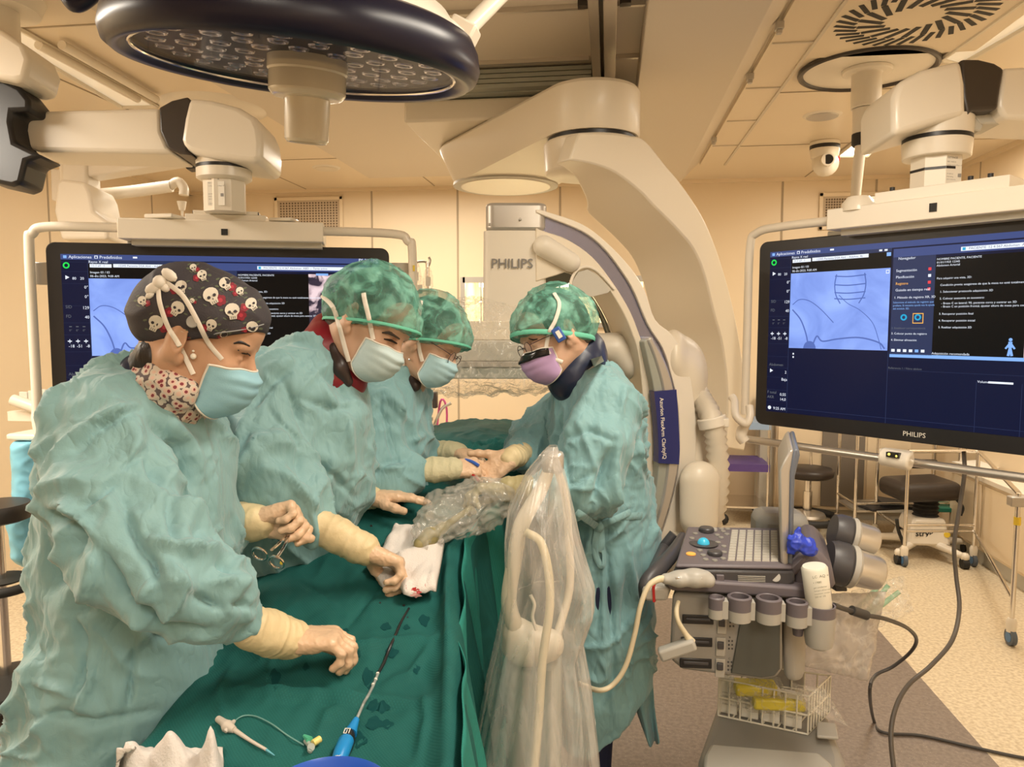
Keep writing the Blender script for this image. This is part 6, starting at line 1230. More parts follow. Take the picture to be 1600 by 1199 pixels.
m = MB(); m.tube([P(866, 722, 1.72), P(882, 770, 1.74), P(888, 830, 1.76), P(890, 920, 1.78), P(868, 1000, 1.75)], [.009, .010, .010, .010, .010], 10, 5); t.part('arm_bar', m, CREAM)
m = MB(); m.box(P(864, 722, 1.7), (.05, .04, .05)); t.part('arm_joint', m, SILV, bevel=.01)
m = MB(); m.tube([P(822, 832, 1.66), P(845, 848, 1.64), P(857, 895, 1.63), P(859, 950, 1.63), P(848, 1030, 1.63), P(842, 1120, 1.63), P(832, 1230, 1.62)], .0095, 12, 6); t.part('hose', m, mat('cream_tube', (.72, .62, .42), .4))
S = SDF(.006, .04); S.chain([P(805, 985, 1.72), P(822, 1005, 1.72), P(860, 1003, 1.72)], [.03, .035, .028]); S.ell(P(830, 1012, 1.75), [.07, .05, .03]); t.part('bracket', S.mesh('bracket', CREAM))
m = MB(); a_ = P(835, 1020, 1.78); m.box((a_.x, a_.y, a_.z/2), (.13, .10, a_.z)); t.part('post', m, GREYG, bevel=.02)
m = MB(); m.tube([P(829, 930, 1.64), P(835, 945, 1.64), P(832, 965, 1.64), P(838, 985, 1.64)], .004, 8, 5); t.part('clip', m, WHT)
# detector cover
t = Thing('detector_cover', 'crinkled clear plastic bag wrapped round the flat X-ray detector', 'plastic cover', P(770, 560, 2.95))
S = SDF(.008, .07); X3 = Matrix.Rotation(math.radians(6), 3, 'Z')
S.ell(P(772, 545, 2.95), [.27, .26, .12], X3, 0); S.ell(P(765, 500, 2.98), [.20, .18, .08], X3); S.ell(P(780, 592, 2.90), [.26, .2, .055], X3); S.ell(P(730, 500, 2.9), [.08, .1, .06]); S.ell(P(720, 590, 2.85), [.10, .10, .045])
t.part('plastic_cover', S.mesh('plastic_cover', FILMC, lambda p, n: .016*(ridge(p*9)-.4)+.010*(ridge(p*22)-.4)+.015*perlin(p*7)))
# ================================================================ ultrasound cart at right
UG = mat('cart_grey', (.29, .275, .25), .42, bump=.05, bscale=600); UGL = mat('cart_light_grey', (.42, .40, .36), .4); UP = mat('cart_violet_grey', (.145, .125, .14), .45); UD = mat('cart_dark', (.06, .057, .062), .4); UDP = mat('cart_panel_dark', (.085, .088, .078), .5); UKEY = mat('key_grey', (.46, .43, .38), .5)
cd0 = 1.93; c0 = P(1160, 1000, cd0); EX = (horiz(ray(1232, 600))*.995+RH*-.03).normalized()
t = Thing('ultrasound_cart', 'grey ultrasound machine on a wheeled stand at lower right, seen from its side', 'ultrasound machine', floorpt(c0+EX*.2))
def sd(pts, d0=cd0, dep=.36, k=1): o = P(1160, 1000, d0); return MB().prism(catmull([PP(x, y, o, FH) for x, y in pts], k), EX*dep)
def pp(x, y, d0=cd0): return PP(x, y, P(1160, 1000, d0), FH)
body = t.part('body_housing', sd([(1052, 926), (1216, 932), (1222, 940), (1222, 1048), (1214, 1060), (1190, 1064), (1066, 1048), (1048, 1034), (1046, 1020), (1050, 935)]), UG, bevel=.012, bseg=3)
t.part('side_panel', sd([(1160, 952), (1219, 954), (1219, 1046), (1210, 1057), (1190, 1060), (1142, 1053)], cd0-.006, .02), UDP, bevel=.003)
t.part('rear_column', sd([(1222, 945), (1262, 945), (1258, 1070), (1225, 1070)], cd0+.05, .28), UGL, bevel=.03, bseg=3)
for x0, y0, x1, y1 in ((1066, 961, 1115, 977), (1064, 996, 1113, 1012), (1062, 1029, 1112, 1046)):
    po = t.part('probe_port', sd([(x0, y0), (x1, y0+2), (x1, y1), (x0, y1-2)], cd0-.004, .02), BLK, bevel=.002, parent=body)
    po2 = t.part('port_rim', sd([(x0+6, y0+5), (x1-5, y0+7), (x1-5, y1-5), (x0+6, y1-7)], cd0-.006, .01), UD, bevel=.002, parent=body)
    t.part('port_latch', sd([(x1+6, y0+1), (x1+21, y0+2), (x1+20, y0+31), (x1+5, y0+30)], cd0-.004, .02), UGL, bevel=.002, parent=body)
    t.part('latch_slider', sd([(x1+8, y0+8), (x1+18, y0+9), (x1+18, y0+20), (x1+8, y0+19)], cd0-.012, .02), UD, bevel=.002, parent=body)
    m = MB()
    for i in range(2):
        for j in range(3): a_ = pp(x1+26+5*i, y0+6+6*j, cd0-.001); m.box(a_, (.004, .002, .004))
    m.text('ABC'[(y0 > 980)+(y0 > 1020)], pp(x1+26, y0+2, cd0-.002), RH, (0, 0, 1), .008); t.part('port_marks', m, UD, parent=body, smooth=False)
# console: side fascia, top deck with controls
ztop = pp(1150, 888).z; A_, B_ = pp(1055, 887), pp(1238, 890); Cz, Dz = A_+EX*.30+V((0, 0, .022)), B_+EX*.30+V((0, 0, .022)); Cz += RH*-.0
def dk_(u, v, h=0): return A_.lerp(B_, u).lerp(Cz.lerp(Dz, u), v)+V((0, 0, h))      # u along, v away
t.part('console', sd([(1053, 889), (1240, 892), (1243, 912), (1225, 920), (1180, 922), (1060, 916), (1050, 905)], cd0, .33), UD, bevel=.008)
m = MB(); m.loft([[dk_(0, 0, -.004), dk_(1, 0, -.004), dk_(1, 1, -.004), dk_(0, 1, -.004)], [dk_(0, 0, .008), dk_(1, 0, .008), dk_(1, 1, .008), dk_(0, 1, .008)]]); deck = t.part('control_deck', m, UP, bevel=.006)
H0 = .0082
m = MB()
for i in range(6):
    for j in range(12): m.loft([[dk_(.44+.075*i+a, .10+.066*j+b, H0) for a, b in ((0, 0), (.066, 0), (.066, .058), (0, .058))], [dk_(.44+.075*i+a, .10+.066*j+b, H0+.004) for a, b in ((.004, .004), (.062, .004), (.062, .054), (.004, .054))]])
for j in range(10): m.loft([[dk_(.905+a, .12+.075*j+b, H0) for a, b in ((0, 0), (.045, 0), (.045, .055), (0, .055))], [dk_(.905+a, .12+.075*j+b, H0+.005) for a, b in ((.004, .004), (.041, .004), (.041, .05), (.004, .05))]], mi=1)
t.part('keyboard', m, [UKEY, UD], parent=deck, smooth=False)
def disc(u, v, r, h, nm, mm): m = MB(); m.lathe(dk_(u, v, H0), [(r, 0), (r, h*.7), (r*.85, h)], n=28); t.part(nm, m, mm, parent=deck)
disc(.20, .52, .040, .002, 'trackball_ring', UD); m = MB(); m.sph(dk_(.20, .50, H0+.002), .017, 18); t.part('trackball', m, mat('ball_cyan', (.05, .42, .62), .25, emit=(.05, .45, .7), estr=.25), parent=deck)
disc(.20, .86, .022, .012, 'dial', UD); disc(.32, .25, .020, .010, 'dial', UD); disc(.27, .88, .010, .008, 'dial', UGL)
disc(.11, .24, .013, .004, 'freeze_button', mat('button_orange', (.80, .38, .08), .4, emit=(.9, .4, .08), estr=.3))
m = MB()
for i, (u, v) in enumerate([(.33, .55), (.35, .68), (.31, .75), (.08, .65), (.10, .78), (.22, .22), (.18, .34), (.25, .12), (.33, .10), (.40, .15), (.40, .30), (.39, .45), (.36, .86), (.40, .78), (.34, .93), (.40, .93)]): m.lathe(dk_(u, v, H0), [(.008, 0), (.007, .003)], n=12)
t.part('push_buttons', m, UG, parent=deck)
m = MB()
for i in range(5): m.prism([pp(1153, 900+2.6*i, cd0-.003), pp(1196, 901+2.6*i, cd0-.003), pp(1196, 902.2+2.6*i, cd0-.003), pp(1153, 901.2+2.6*i, cd0-.003)], FH*.002)
t.part('vent_slots', m, UGL, smooth=False); m = MB(); m.box(pp(1125, 903, cd0-.003), (.02, .01, .016)); t.part('side_switch', m, UP, bevel=.002)
# handle at the left end
m = MB(); m.tube([pp(1008, 935), pp(1010, 912), pp(1026, 898)+EX*.05, pp(1040, 893)+EX*.16, pp(1046, 893)+EX*.33], [.014, .018, .020, .018, .014], 12, 6, flat=1.1); m.tube([pp(1008, 935)+EX*.33, pp(1010, 915)+EX*.33, pp(1030, 888)+EX*.33], .016, 10, 4); m.tube([pp(1012, 912), pp(1012, 912)+EX*.33], .016, 10, 1); t.part('handle', m, UD)
t.part('handle_end', sd([(1003, 918), (1040, 918), (1044, 925), (1043, 940), (1010, 941), (1002, 934)], cd0-.03, .10), UGL, bevel=.008)
t.part('red_stripe', sd([(1019, 917), (1023, 917), (1024, 941.5), (1020, 941.5)], cd0-.032, .02), mat('stripe_red', (.45, .02, .02), .4), smooth=False)
t.part('tray_rail', sd([(1040, 905), (1052, 905), (1240, 918), (1300, 926), (1300, 940), (1240, 936), (1050, 924), (1040, 916)], cd0-.02, .05), UP, bevel=.006)
# probe holders
for x0, x1, y0, y1 in ((1108, 1132, 919, 953), (1138, 1174, 918, 957), (1183, 1221, 920, 959), (1230, 1262, 926, 965)):
    ym = (y0+y1)/2+1; w_ = (x1-x0)/2; cx = (x0+x1)/2; r_ = w_/F*cd0; ct = pp(cx, y0, cd0-.06)
    z0_, zm_, z1_ = pp(cx, y0).z, pp(cx, ym).z, pp(cx, y1).z
    m = MB(); m.lathe((ct.x, ct.y, 0), [(r_*.72, zm_), (r_*.72, z0_-.002), (r_*.80, z0_), (r_, z0_-.003), (r_, zm_)], n=28, cap=False); ho = t.part('probe_holder', m, UP)
    m = MB(); m.lathe((ct.x, ct.y, 0), [(r_*.7, z1_), (r_*.97, z1_+.004), (r_, zm_), (r_*.7, zm_)], n=28, cap=False); m.box(ct+V((r_*.9, 0, zm_-ct.z)), (.018, .03, .045)); t.part('holder_cup', m, UGL, parent=ho)
cg = pp(1281, 960, cd0-.05); z_t, z_m, z_b = pp(0, 934).z, pp(0, 950).z, pp(0, 1000).z
m = MB(); m.lathe((cg.x, cg.y, 0), [(.033, z_m), (.033, z_t), (.037, z_t), (.0375, z_m)], n=32, cap=False); ho = t.part('bottle_holder', m, UP); m = MB(); m.lathe((cg.x, cg.y, 0), [(.001, z_b+.002), (.020, z_b), (.032, z_b+.008), (.036, z_b+.03), (.0375, z_m)], n=32, cap=False); t.part('holder_cup', m, UGL, parent=ho)
m = MB(); m.lathe((pp(1243, 950).x, pp(1243, 950, cd0-.03).y, 0), [(.012, pp(0, 985).z), (.018, pp(0, 960).z)], n=20); t.part('cable_hook', m, UP)
# screen and its arm
t.part('screen_arm', sd([(1208, 905), (1214, 893), (1235, 885), (1252, 868), (1262, 872), (1258, 888), (1240, 903), (1220, 914)], cd0+.02, .05), UP, bevel=.01)
m = MB(); m.cyl(pp(1212, 902, cd0+.0), pp(1212, 902, cd0+.03), .012, n=20); t.part('arm_pivot', m, UGL)
t.part('rear_hood', sd([(1240, 918), (1245, 885), (1262, 858), (1282, 862), (1300, 885), (1306, 915), (1300, 926)], cd0+.02, .28), UP, bevel=.03, bseg=3)
m = MB(); sc_ = [(1221, 880), (1219, 730), (1234, 700), (1247, 700), (1249, 712), (1240, 740), (1236, 880), (1228, 888)]
t.part('screen_back', sd([(1230, 884), (1233, 735), (1240, 702), (1248, 701), (1250, 712), (1242, 745), (1238, 885)], cd0+.02, .34), mat('screen_shell', (.14, .16, .20), .3), bevel=.006)
t.part('screen_front', sd([(1220, 878), (1218, 735), (1233, 705), (1240, 702), (1234, 738), (1231, 884), (1226, 888)], cd0+.015, .35), SILV, bevel=.005)
# lower stand
zb = .42
def zp(pts, z): return [PZ(x, y, z) for x, y in pts]
bo = zp([(1122, 1092), (1292, 1108), (1322, 1185), (1325, 1230), (1085, 1230), (1092, 1175)], zb)
m = MB(); m.prism([V((p.x, p.y, .14)) for p in bo], V((0, 0, zb-.14))); t.part('base', m, UG, bevel=.03, bseg=3)
bp_ = zp([(1100, 1190), (1110, 1172), (1280, 1186), (1300, 1205), (1300, 1260), (1095, 1260)], zb+.003); m = MB(); m.prism(bp_, V((0, 0, .02))); t.part('base_cover', m, UGL, bevel=.012)
bp_ = zp([(1276, 1132), (1306, 1135), (1310, 1158), (1276, 1155)], zb+.02); m = MB(); m.prism(bp_, V((0, 0, .01))); t.part('pedal_plate', m, UGL, bevel=.004)
cb = (bo[0]+bo[1])/2; m = MB(); m.box((cb.x+.02, cb.y+.06, .72), (.16, .14, .62)); t.part('column', m, UG, bevel=.03)
for q_ in (bo[0], bo[1], bo[3], bo[4]):
    cq = q_.lerp(sum(bo, V())/6, .12); m = MB(); m.cyl((cq.x-.02, cq.y, .05), (cq.x+.02, cq.y, .05), .05, n=20); m.cyl((cq.x, cq.y, .05), (cq.x, cq.y, .16), .015, n=10); t.part('caster', m, BLKM)
# things on the cart
q = Thing('ultrasound_probe', 'large grey probe with cream cable lying on the front rail of the cart', 'probe', pp(1075, 905, cd0-.05), 'probes of the ultrasound machine')
S = SDF(.003, .015); o5 = cd0-.05
S.chain([pp(1040, 905, o5), pp(1060, 905, o5), pp(1085, 905, o5), pp(1106, 907, o5)], [.013, .017, .018, .018], side=FH, ratio=1.4); S.ell(pp(1088, 896, o5), [.03, .02, .008]); q.part('probe_shell', S.mesh('probe_shell', UGL))
m = MB(); m.box(pp(1059, 905, o5-.024), (.011, .003, .009)); m.box(pp(1094, 906, o5-.026), (.012, .003, .010)); q.part('probe_button', m, SILV, bevel=.002)
m = MB(); m.tube([pp(1042, 905, o5), pp(1028, 906, o5-.01), pp(1012, 918, o5-.02), pp(1000, 950, o5-.03), pp(992, 990, o5-.03), pp(978, 1040, o5-.03), pp(958, 1070, o5-.03), pp(935, 1079, o5-.03), pp(905, 1068, o5+.05)], [.010, .0085, .0068, .0065, .0065, .0065, .0065, .0065, .0065], 12, 6); q.part('cable', m, mat('cable_cream', (.66, .57, .40), .4))
q = Thing('ultrasound_probe', 'small grey probe hanging by its cream cable over the cart ports', 'probe', pp(1060, 1018, o5), 'probes of the ultrasound machine')
a_, b_ = pp(1032, 1025, o5-.03), pp(1084, 1004, o5-.03); R5 = Matrix.Rotation(-math.atan2(b_.z-a_.z, (b_-a_).dot(RH)), 3, 'Y'); m = MB(); m.box((a_+b_)/2, ((b_-a_).length*1.05, .035, .030), R5); q.part('probe_shell', m, UGL, bevel=.007, bseg=3)
m = MB(); m.tube([pp(1060, 940, o5), pp(1057, 955, o5-.02), pp(1060, 972, o5-.03), pp(1072, 992, o5-.03), pp(1080, 1004, o5-.03)], [.005, .006, .006, .007, .012], 12, 5); q.part('cable', m, MATS['cable_cream'])
q = Thing('gel_bottle', 'white gel bottle with printed label standing tilted in the cart holder', 'bottle', pp(1280, 940, cd0-.05))
a_, b_ = pp(1281, 955, cd0-.05), pp(1272, 884, cd0-.05); m = MB(); m.lathe(a_, [(.028, 0), (.031, .01), (.032, (b_-a_).length-.006), (.028, (b_-a_).length)], (b_-a_), 32); q.part('bottle_body', m, mat('bottle_white', (.74, .70, .60), .45), angle=40)
ax_ = (b_-a_).normalized(); m = MB()
for k_, (tx, hh, sz) in enumerate([('\u22a3 ALOE + \u00b7\u00b7', .096, .010), ('\u2022 1980', .082, .008), ('gel conductor', .070, .006), ('Gel para ultrasonidos', .062, .005), ('transmisor, soluble', .054, .005), ('250 ml  CE', .046, .006)]): m.text(tx if k_ else 'LC  AQ +', a_+ax_*hh-FH*.0325-RH*.020, (RH-ax_*RH.dot(ax_)), ax_, sz)
q.part('print', m, mat('print_olive', (.22, .22, .15), .6), smooth=False)
q = Thing('blue_glove', 'crumpled blue nitrile glove tucked behind the ultrasound screen', 'glove', pp(1250, 850, cd0)); S = SDF(.003, .012)
S.chain([pp(1236, 860, cd0), pp(1246, 848, cd0), pp(1262, 856, cd0), pp(1272, 862, cd0)], [.012, .018, .018, .010]); S.chain([pp(1242, 850, cd0), pp(1248, 828, cd0)], [.010, .006]); S.chain([pp(1240, 850, cd0-.01), pp(1234, 838, cd0)], [.008, .006]); S.chain([pp(1258, 858, cd0-.01), pp(1266, 846, cd0)], [.010, .008])
q.part('glove', S.mesh('glove', mat('nitrile_blue', (.03, .06, .50), .4), lambda p, n: .004*(ridge(p*50)-.4)+.003*perlin(p*60)))
for k_, (x, y, lab) in enumerate([(1338, 838, 'upper of two silver domed cups behind the ultrasound machine'), (1338, 886, 'lower of two silver domed cups behind the ultrasound machine')]):
    s_ = 1.0 if k_ == 0 else 1.18; q = Thing('silver_cup', lab, 'cup', P(x, y, 2.12-.05*k_), 'silver cups behind the cart'); ax_ = (CR*.97-CU*.24-CF*.12).normalized(); c_ = P(x-18*s_, y-4, 2.12-.05*k_)
    m = MB(); m.lathe(c_, [(.046*s_, -.035*s_), (.052*s_, -.02*s_), (.052*s_, .005*s_), (.047*s_, .012*s_)], ax_, 32); q.part('dark_base', m, UD, angle=30)
    m = MB(); m.lathe(c_, [(.050*s_, .012*s_), (.051*s_, .024*s_), (.046*s_, .03*s_)], ax_, 32); q.part('clear_collar', m, UGL, angle=30)
    m = MB(); m.lathe(c_, [(.044*s_, .028*s_), (.041*s_, .075*s_), (.037*s_, .086*s_), (.028*s_, .092*s_), (.001, .093*s_)], ax_, 32); q.part('silver_cap', m, mat('satin_silver', (.66, .64, .60), .3, .8), angle=30)
    if k_: m = MB(); m.prism([P(1306, 925, 2.1), P(1325, 925, 2.1), P(1322, 905, 2.1), P(1300, 905, 2.1)], CF*.05); q.part('stand', m, UD, bevel=.004)
# basket and its contents
bz = zb+.004; g0, g1, g2, g3 = PZ(1122, 1118, bz), PZ(1262, 1148, bz), PZ(1300, 1118, bz)+FH*.02, PZ(1145, 1098, bz)+FH*.04
q = Thing('wire_basket', 'white wire basket on the cart stand holding supplies', 'basket', (g0+g2)/2); hB = .115; m = MB()
def wl(a, b): m.tube([a, b], .0028, 6, 1)
cs = [g0, g1, g2, g3]
for i in range(4):
    a, b = cs[i], cs[(i+1) % 4]
    for h in (0, hB*.5, hB): wl(a+V((0, 0, h)), b+V((0, 0, h)))
    for k_ in range(8): pt = a.lerp(b, k_/8); wl(pt, pt+V((0, 0, hB)))
for k_ in range(7): wl(g0.lerp(g1, k_/6), g3.lerp(g2, k_/6))
q.part('wires', m, mat('wire_white', (.78, .74, .64), .4))
WB = mat('pack_white', (.82, .79, .72), .6); PY_ = mat('pack_yellow', (.72, .60, .02), .35)
for k_ in range(4):
    a = g0.lerp(g1, .04+.24*k_)+FH*.02; b = g0.lerp(g1, .25+.24*k_)+FH*.02; hh = .112-.008*(k_ % 2); m = MB(); m.loft([[a, b, b+FH*.02, a+FH*.02], [a+V((0, 0, hh)), b+V((0, 0, hh)), b+V((0, 0, hh))+FH*.03, a+V((0, 0, hh))+FH*.03]]); o = q2 = Thing('supply_pack', ['leftmost', 'second from left', 'third from left', 'rightmost'][k_]+' of four white paper supply packs standing in the basket front', 'pack', (a+b)/2, 'packs in the basket'); o.part('pouch', m, WB, bevel=.004)
    m = MB()
    for j in range(4): m.text('STERILE  7F x 11 cm', a.lerp(b, .12)+V((0, 0, .03+.012*j))-FH*.001, (b-a), (0, 0, 1), .006)
    o.part('print', m, INK, smooth=False)
for k_, (x, y, w_, lab) in enumerate([(1180, 1075, 38, 'yellow pack on top behind the basket, left one'), (1215, 1096, 46, 'yellow pack lying in the basket right of centre')]):
    a = P(x, y, 2.24-.03*k_); o = Thing('yellow_pack', lab, 'pack', a, 'yellow packs in the basket'); m = MB(); m.box(a, (w_*2/F*2.1*.9, .06, .036), Matrix.Rotation(YAW-.1, 3, 'Z')); o.part('pack_body', m, PY_, bevel=.008)
    o.part('film', MB().box(a, (w_*2/F*2.1*1.15, .075, .052), Matrix.Rotation(YAW-.15, 3, 'Z')), FILMC, bevel=.01)
def bag(name, label, corners, d0, bulge=.02, mt=None, seed=0, sag=0):
    o = Thing(name, label, 'bag', P(*corners[0], d0)); n_ = 36
    def fn(a, v, s=1):
        c_ = [P(x, y, d0) for x, y in corners]; p = c_[0].lerp(c_[1], a).lerp(c_[3].lerp(c_[2], a), v); e = min(1, 5*min(a, 1-a, v, 1-v)); return p+CF*(s*bulge*e**.5+.012*mnoise.noise(V((a*5+seed, v*4, s)))+.010*abs(mnoise.noise(V((a*9, v*9+seed, s*2)))))
    m = MB().grid(lambda a, v: fn(a, v, -1), n_, n_); m.grid(lambda a, v: fn(a, v, 1), n_, n_); o.part('film', m, mt or FILMB, angle=180); return o
bag('plastic_bag', 'large pale plastic bag hanging from the right side of the ultrasound cart', [(1258, 930), (1385, 925), (1356, 1066), (1250, 1040)], 2.12, .03, seed=3)
o = bag('plastic_bag', 'clear bag with green-tinted syringes sticking out right of the silver cups', [(1330, 925), (1412, 900), (1428, 955), (1352, 990)], 2.22, .025, FILMC, 8)
for k_, (x0, y0, x1, y1) in enumerate([(1345, 970, 1388, 915), (1352, 965, 1405, 925), (1342, 950, 1370, 920)]): m = MB(); m.cyl(P(x0, y0, 2.22), P(x1, y1, 2.22), .009, .007, 10); o.part('green_tube', m, mat('green_tint', (.25, .55, .35), .3, alpha=.6))
bag('plastic_bag', 'clear film bag drooping over the right end of the wire basket', [(1235, 1068), (1290, 1078), (1325, 1135), (1262, 1112)], 2.08, .03, FILMC, 5)
# cables
CBL = mat('cable_grey', (.055, .05, .047), .45)
m = MB(); m.tube([pp(1303, 946, cd0), P(1320, 952, 1.98), P(1333, 956, 2.0)], .007, 10, 3); m.cyl(P(1331, 954, 2.0), P(1354, 962, 2.02), .013, n=16)
m.tube([P(1354, 962, 2.02), P(1385, 968, 2.1), P(1418, 982, 2.3), P(1432, 1000, 2.5), P(1422, 1020, 2.6), P(1395, 1042, 2.65), P(1368, 1056, 2.65), P(1359, 1080, 2.6), PZ(1365, 1125, .02), PZ(1380, 1145, .01), PZ(1440, 1150, .008), PZ(1520, 1168, .008), PZ(1600, 1185, .008), PZ(1700, 1200, .008)], .0062, 8, 6)
single('power_cable', m, CBL, 'dark grey cable with ferrite sleeve looping from the cart to the floor', 'cable')
m = MB(); m.tube([P(1506, 706, 2.72), P(1507, 740, 2.70), P(1500, 790, 2.7), P(1491, 850, 2.7), P(1494, 900, 2.7), P(1499, 950, 2.65), P(1488, 1000, 2.55), P(1455, 1040, 2.5), P(1420, 1070, 2.45), P(1400, 1105, 2.4), P(1392, 1150, 2.35), P(1398, 1215, 2.3)], .0075, 10, 6)
single('hanging_cable', m, mat('cable_brown_grey', (.10, .085, .072), .45), 'grey-brown cable hanging from below the right monitor down to the floor', 'cable')
# ================================================================ things along the back and sides of the room
# stools
def stool(loc, lab, seat=.60, back=True, ring=True, group='black rolling stools'):
    t = Thing('rolling_stool', lab, 'stool', loc, group); x, y, _ = loc
    m = MB(); m.lathe((x, y, 0), [(.16, seat-.07), (.185, seat-.055), (.19, seat-.02), (.175, seat), (.02, seat+.003)], n=36); t.part('seat', m, BROWNB, angle=60)
    m = MB(); m.cyl((x, y, .14), (x, y, seat-.07), .025, n=16); m.cyl((x, y, .14), (x, y, .32), .034, n=16); t.part('post', m, CHROME)
    m = MB(); m.cyl((x, y, .405), (x, y, .425), .03, n=16); t.part('yellow_band', m, YEL)
    m = MB(); m.torus((x, y, .11), .23, .028, (0, 0, 1), 36, 10); t.part('foot_ring', m, BLKM)
    m = MB(); m.lathe((x, y, 0), [(.14, .125), (.13, .145), (.04, .16)], n=30); t.part('base_plate', m, ALU)
    for i in range(5):
        a = 2*PI*i/5+.4; m = MB(); m.cyl((x+.23*math.cos(a)-.02, y+.23*math.sin(a), .035), (x+.23*math.cos(a)+.02, y+.23*math.sin(a), .035), .033, n=16); m.cyl((x+.23*math.cos(a), y+.23*math.sin(a), .04), (x+.23*math.cos(a), y+.23*math.sin(a), .10), .01, n=8); t.part('caster', m, BLKM)
    if back:
        m = MB(); m.tube([(x-.16, y+.10, seat+.12), (x-.05, y+.19, seat+.13), (x+.08, y+.18, seat+.13), (x+.17, y+.09, seat+.12)], .04, 12, 6, flat=.6); t.part('backrest', m, BROWNB); m = MB(); m.cyl((x+.06, y+.15, seat-.04), (x+.06, y+.18, seat+.12), .01, n=10); t.part('backrest_post', m, CHROME)
    return t
p = PZ(1260, 830, 0); stool((p.x, p.y, 0), 'black rolling stool with backrest, under the left end of the right monitor', .50)
t = Thing('rolling_stool', 'dark padded stool at the left edge of the picture', 'stool', floorpt(P(-5, 860, 3.1)), 'black rolling stools'); a = P(-5, 800, 3.1); b = P(-2, 918, 3.1)
m = MB(); m.lathe((a.x, a.y, 0), [(.10, a.z-.04), (.125, a.z-.03), (.13, a.z+.01), (.12, a.z+.035), (.01, a.z+.04)], n=36); t.part('seat', m, BROWNB, angle=60); m = MB(); m.cyl((a.x, a.y, .1), (a.x, a.y, a.z-.04), .022, n=12); t.part('post', m, CHROME)
m = MB(); m.torus((a.x, a.y, b.z), .12, .02, (0, 0, 1), 32, 10); m.lathe((a.x, a.y, 0), [(.09, b.z+.02), (.10, b.z+.03)], n=30); t.part('foot_ring', m, BLKM); m = MB(); m.lathe((a.x, a.y, 0), [(.22, .05), (.2, .10), (.05, .13)], n=30); t.part('base', m, BLKM)
# white motor-driven stool
p = PZ(1436, 866, 0); t = Thing('surgeon_stool', 'surgeon stool with thick dark seat and white printed base under right monitor', 'stool', p); x, y, _ = p; zt = P(1440, 748, (V((x, y, 1))-CO).dot(CF)).z; zt2 = P(1440, 782, (V((x, y, 1))-CO).dot(CF)).z; zt3 = P(1440, 808, (V((x, y, 1))-CO).dot(CF)).z
m = MB(); m.box((x-.02, y, (zt+zt2)/2), (.42, .36, zt-zt2-.02), Matrix.Rotation(.15, 3, 'Z') @ Matrix.Rotation(-.04, 3, 'Y')); t.part('seat', m, BROWNB, bevel=.05, bseg=4)
m = MB(); m.lathe((x+.03, y, 0), [(.085, zt3-.02)]+[(.072 if i % 2 else .085, zt3+(zt2-zt3)*i/8) for i in range(9)], n=28); t.part('bellows', m, BLKM)
m = MB(); m.loft([[V((x-.14, y-.15, .10)), V((x+.15, y-.15, .10)), V((x+.15, y+.15, .10)), V((x-.14, y+.15, .10))], [V((x-.09, y-.11, zt3)), V((x+.12, y-.11, zt3)), V((x+.12, y+.11, zt3)), V((x-.09, y+.11, zt3))]]); t.part('motor_base', m, WHT, bevel=.02)
m = MB(); m.text('stryker', PP(1430, 838, V((x, y-.142, 0)), V((0, 1, 0))), RH, (0, 0, 1), .06, bold=.02, ext=.004); t.part('maker_name', m, BLKM, smooth=False)
m = MB(); m.cyl((x+.12, y-.13, zt3-.1), (x+.12, y-.14, zt3-.1), .02, n=10); t.part('yellow_mark', m, YEL)
for i in range(5):
    a = 2*PI*i/5+.2; e_ = V((x+.34*math.cos(a), y+.34*math.sin(a), .08)); m = MB(); m.tube([V((x, y, .12)), e_], [.035, .02], 10, 1); m.sph(e_, .03, 10); lg = t.part('foot_arm', m, WHT); m = MB(); m.cyl(e_+V((-.02, 0, -.045)), e_+V((.02, 0, -.045)), .035, n=16); t.part('caster', m, BLKM, parent=lg)
m = MB(); m.tube([V((x+.2, y-.05, zt2+.02)), V((x+.25, y-.05, zt2-.04)), V((x+.24, y-.05, zt2-.10))], .01, 8); t.part('lever', m, BLKM); m = MB(); m.tube([V((x-.15, y-.12, .10)), V((x-.22, y-.2, .22)), V((x-.24, y-.22, .30))], .012, 8); t.part('pedal_lever', m, BLKM)
m = MB(); m.box((x+.05, y+.2, zt+.06), (.26, .04, .07)); t.part('backrest', m, BROWNB, bevel=.02)
# steel trolley
l1, l2, l3 = PZ(1412, 885, 0), PZ(1520, 885, 0), PZ(1572, 1008, 0); 
def trolley(name, lab, legs, top, bars, shelf=None, group='steel trolleys'):
    c_ = sum(legs, V())/len(legs); t = Thing(name, lab, 'trolley', c_, group)
    for p in legs:
        m = MB(); m.cyl((p.x, p.y, .13), (p.x, p.y, top), .012, n=12); lg = t.part('leg', m, CHROME); m = MB(); m.lathe((p.x, p.y, 0), [(.022, .07), (.026, .12), (.018, .14)], n=14); t.part('caster_fork', m, WHT, parent=lg)
        m = MB(); m.cyl((p.x-.012, p.y, .042), (p.x+.012, p.y, .042), .042, n=20); m.cyl((p.x-.014, p.y, .042), (p.x+.014, p.y, .042), .026, n=16, mi=1); t.part('wheel', m, [mat('wheel_grey', (.10, .12, .15), .5), mat('wheel_blue', (.08, .20, .40), .4)], parent=lg)
    m = MB()
    for (i, j, z) in bars: m.cyl((legs[i].x, legs[i].y, z), (legs[j].x, legs[j].y, z), .010, n=10)
    t.part('cross_bar', m, CHROME); return t
l4 = l3+(l2-l1); t = trolley('steel_trolley', 'chrome frame trolley on blue-wheeled casters below the right monitor', [l1, l2, l3+V((.02, 0, 0)), l1.lerp(l2, .0)+(l3-l2)*.0+V((-.0, .55, 0))], .78, [(0, 1, .24), (0, 1, .28), (1, 2, .24), (0, 3, .24)])
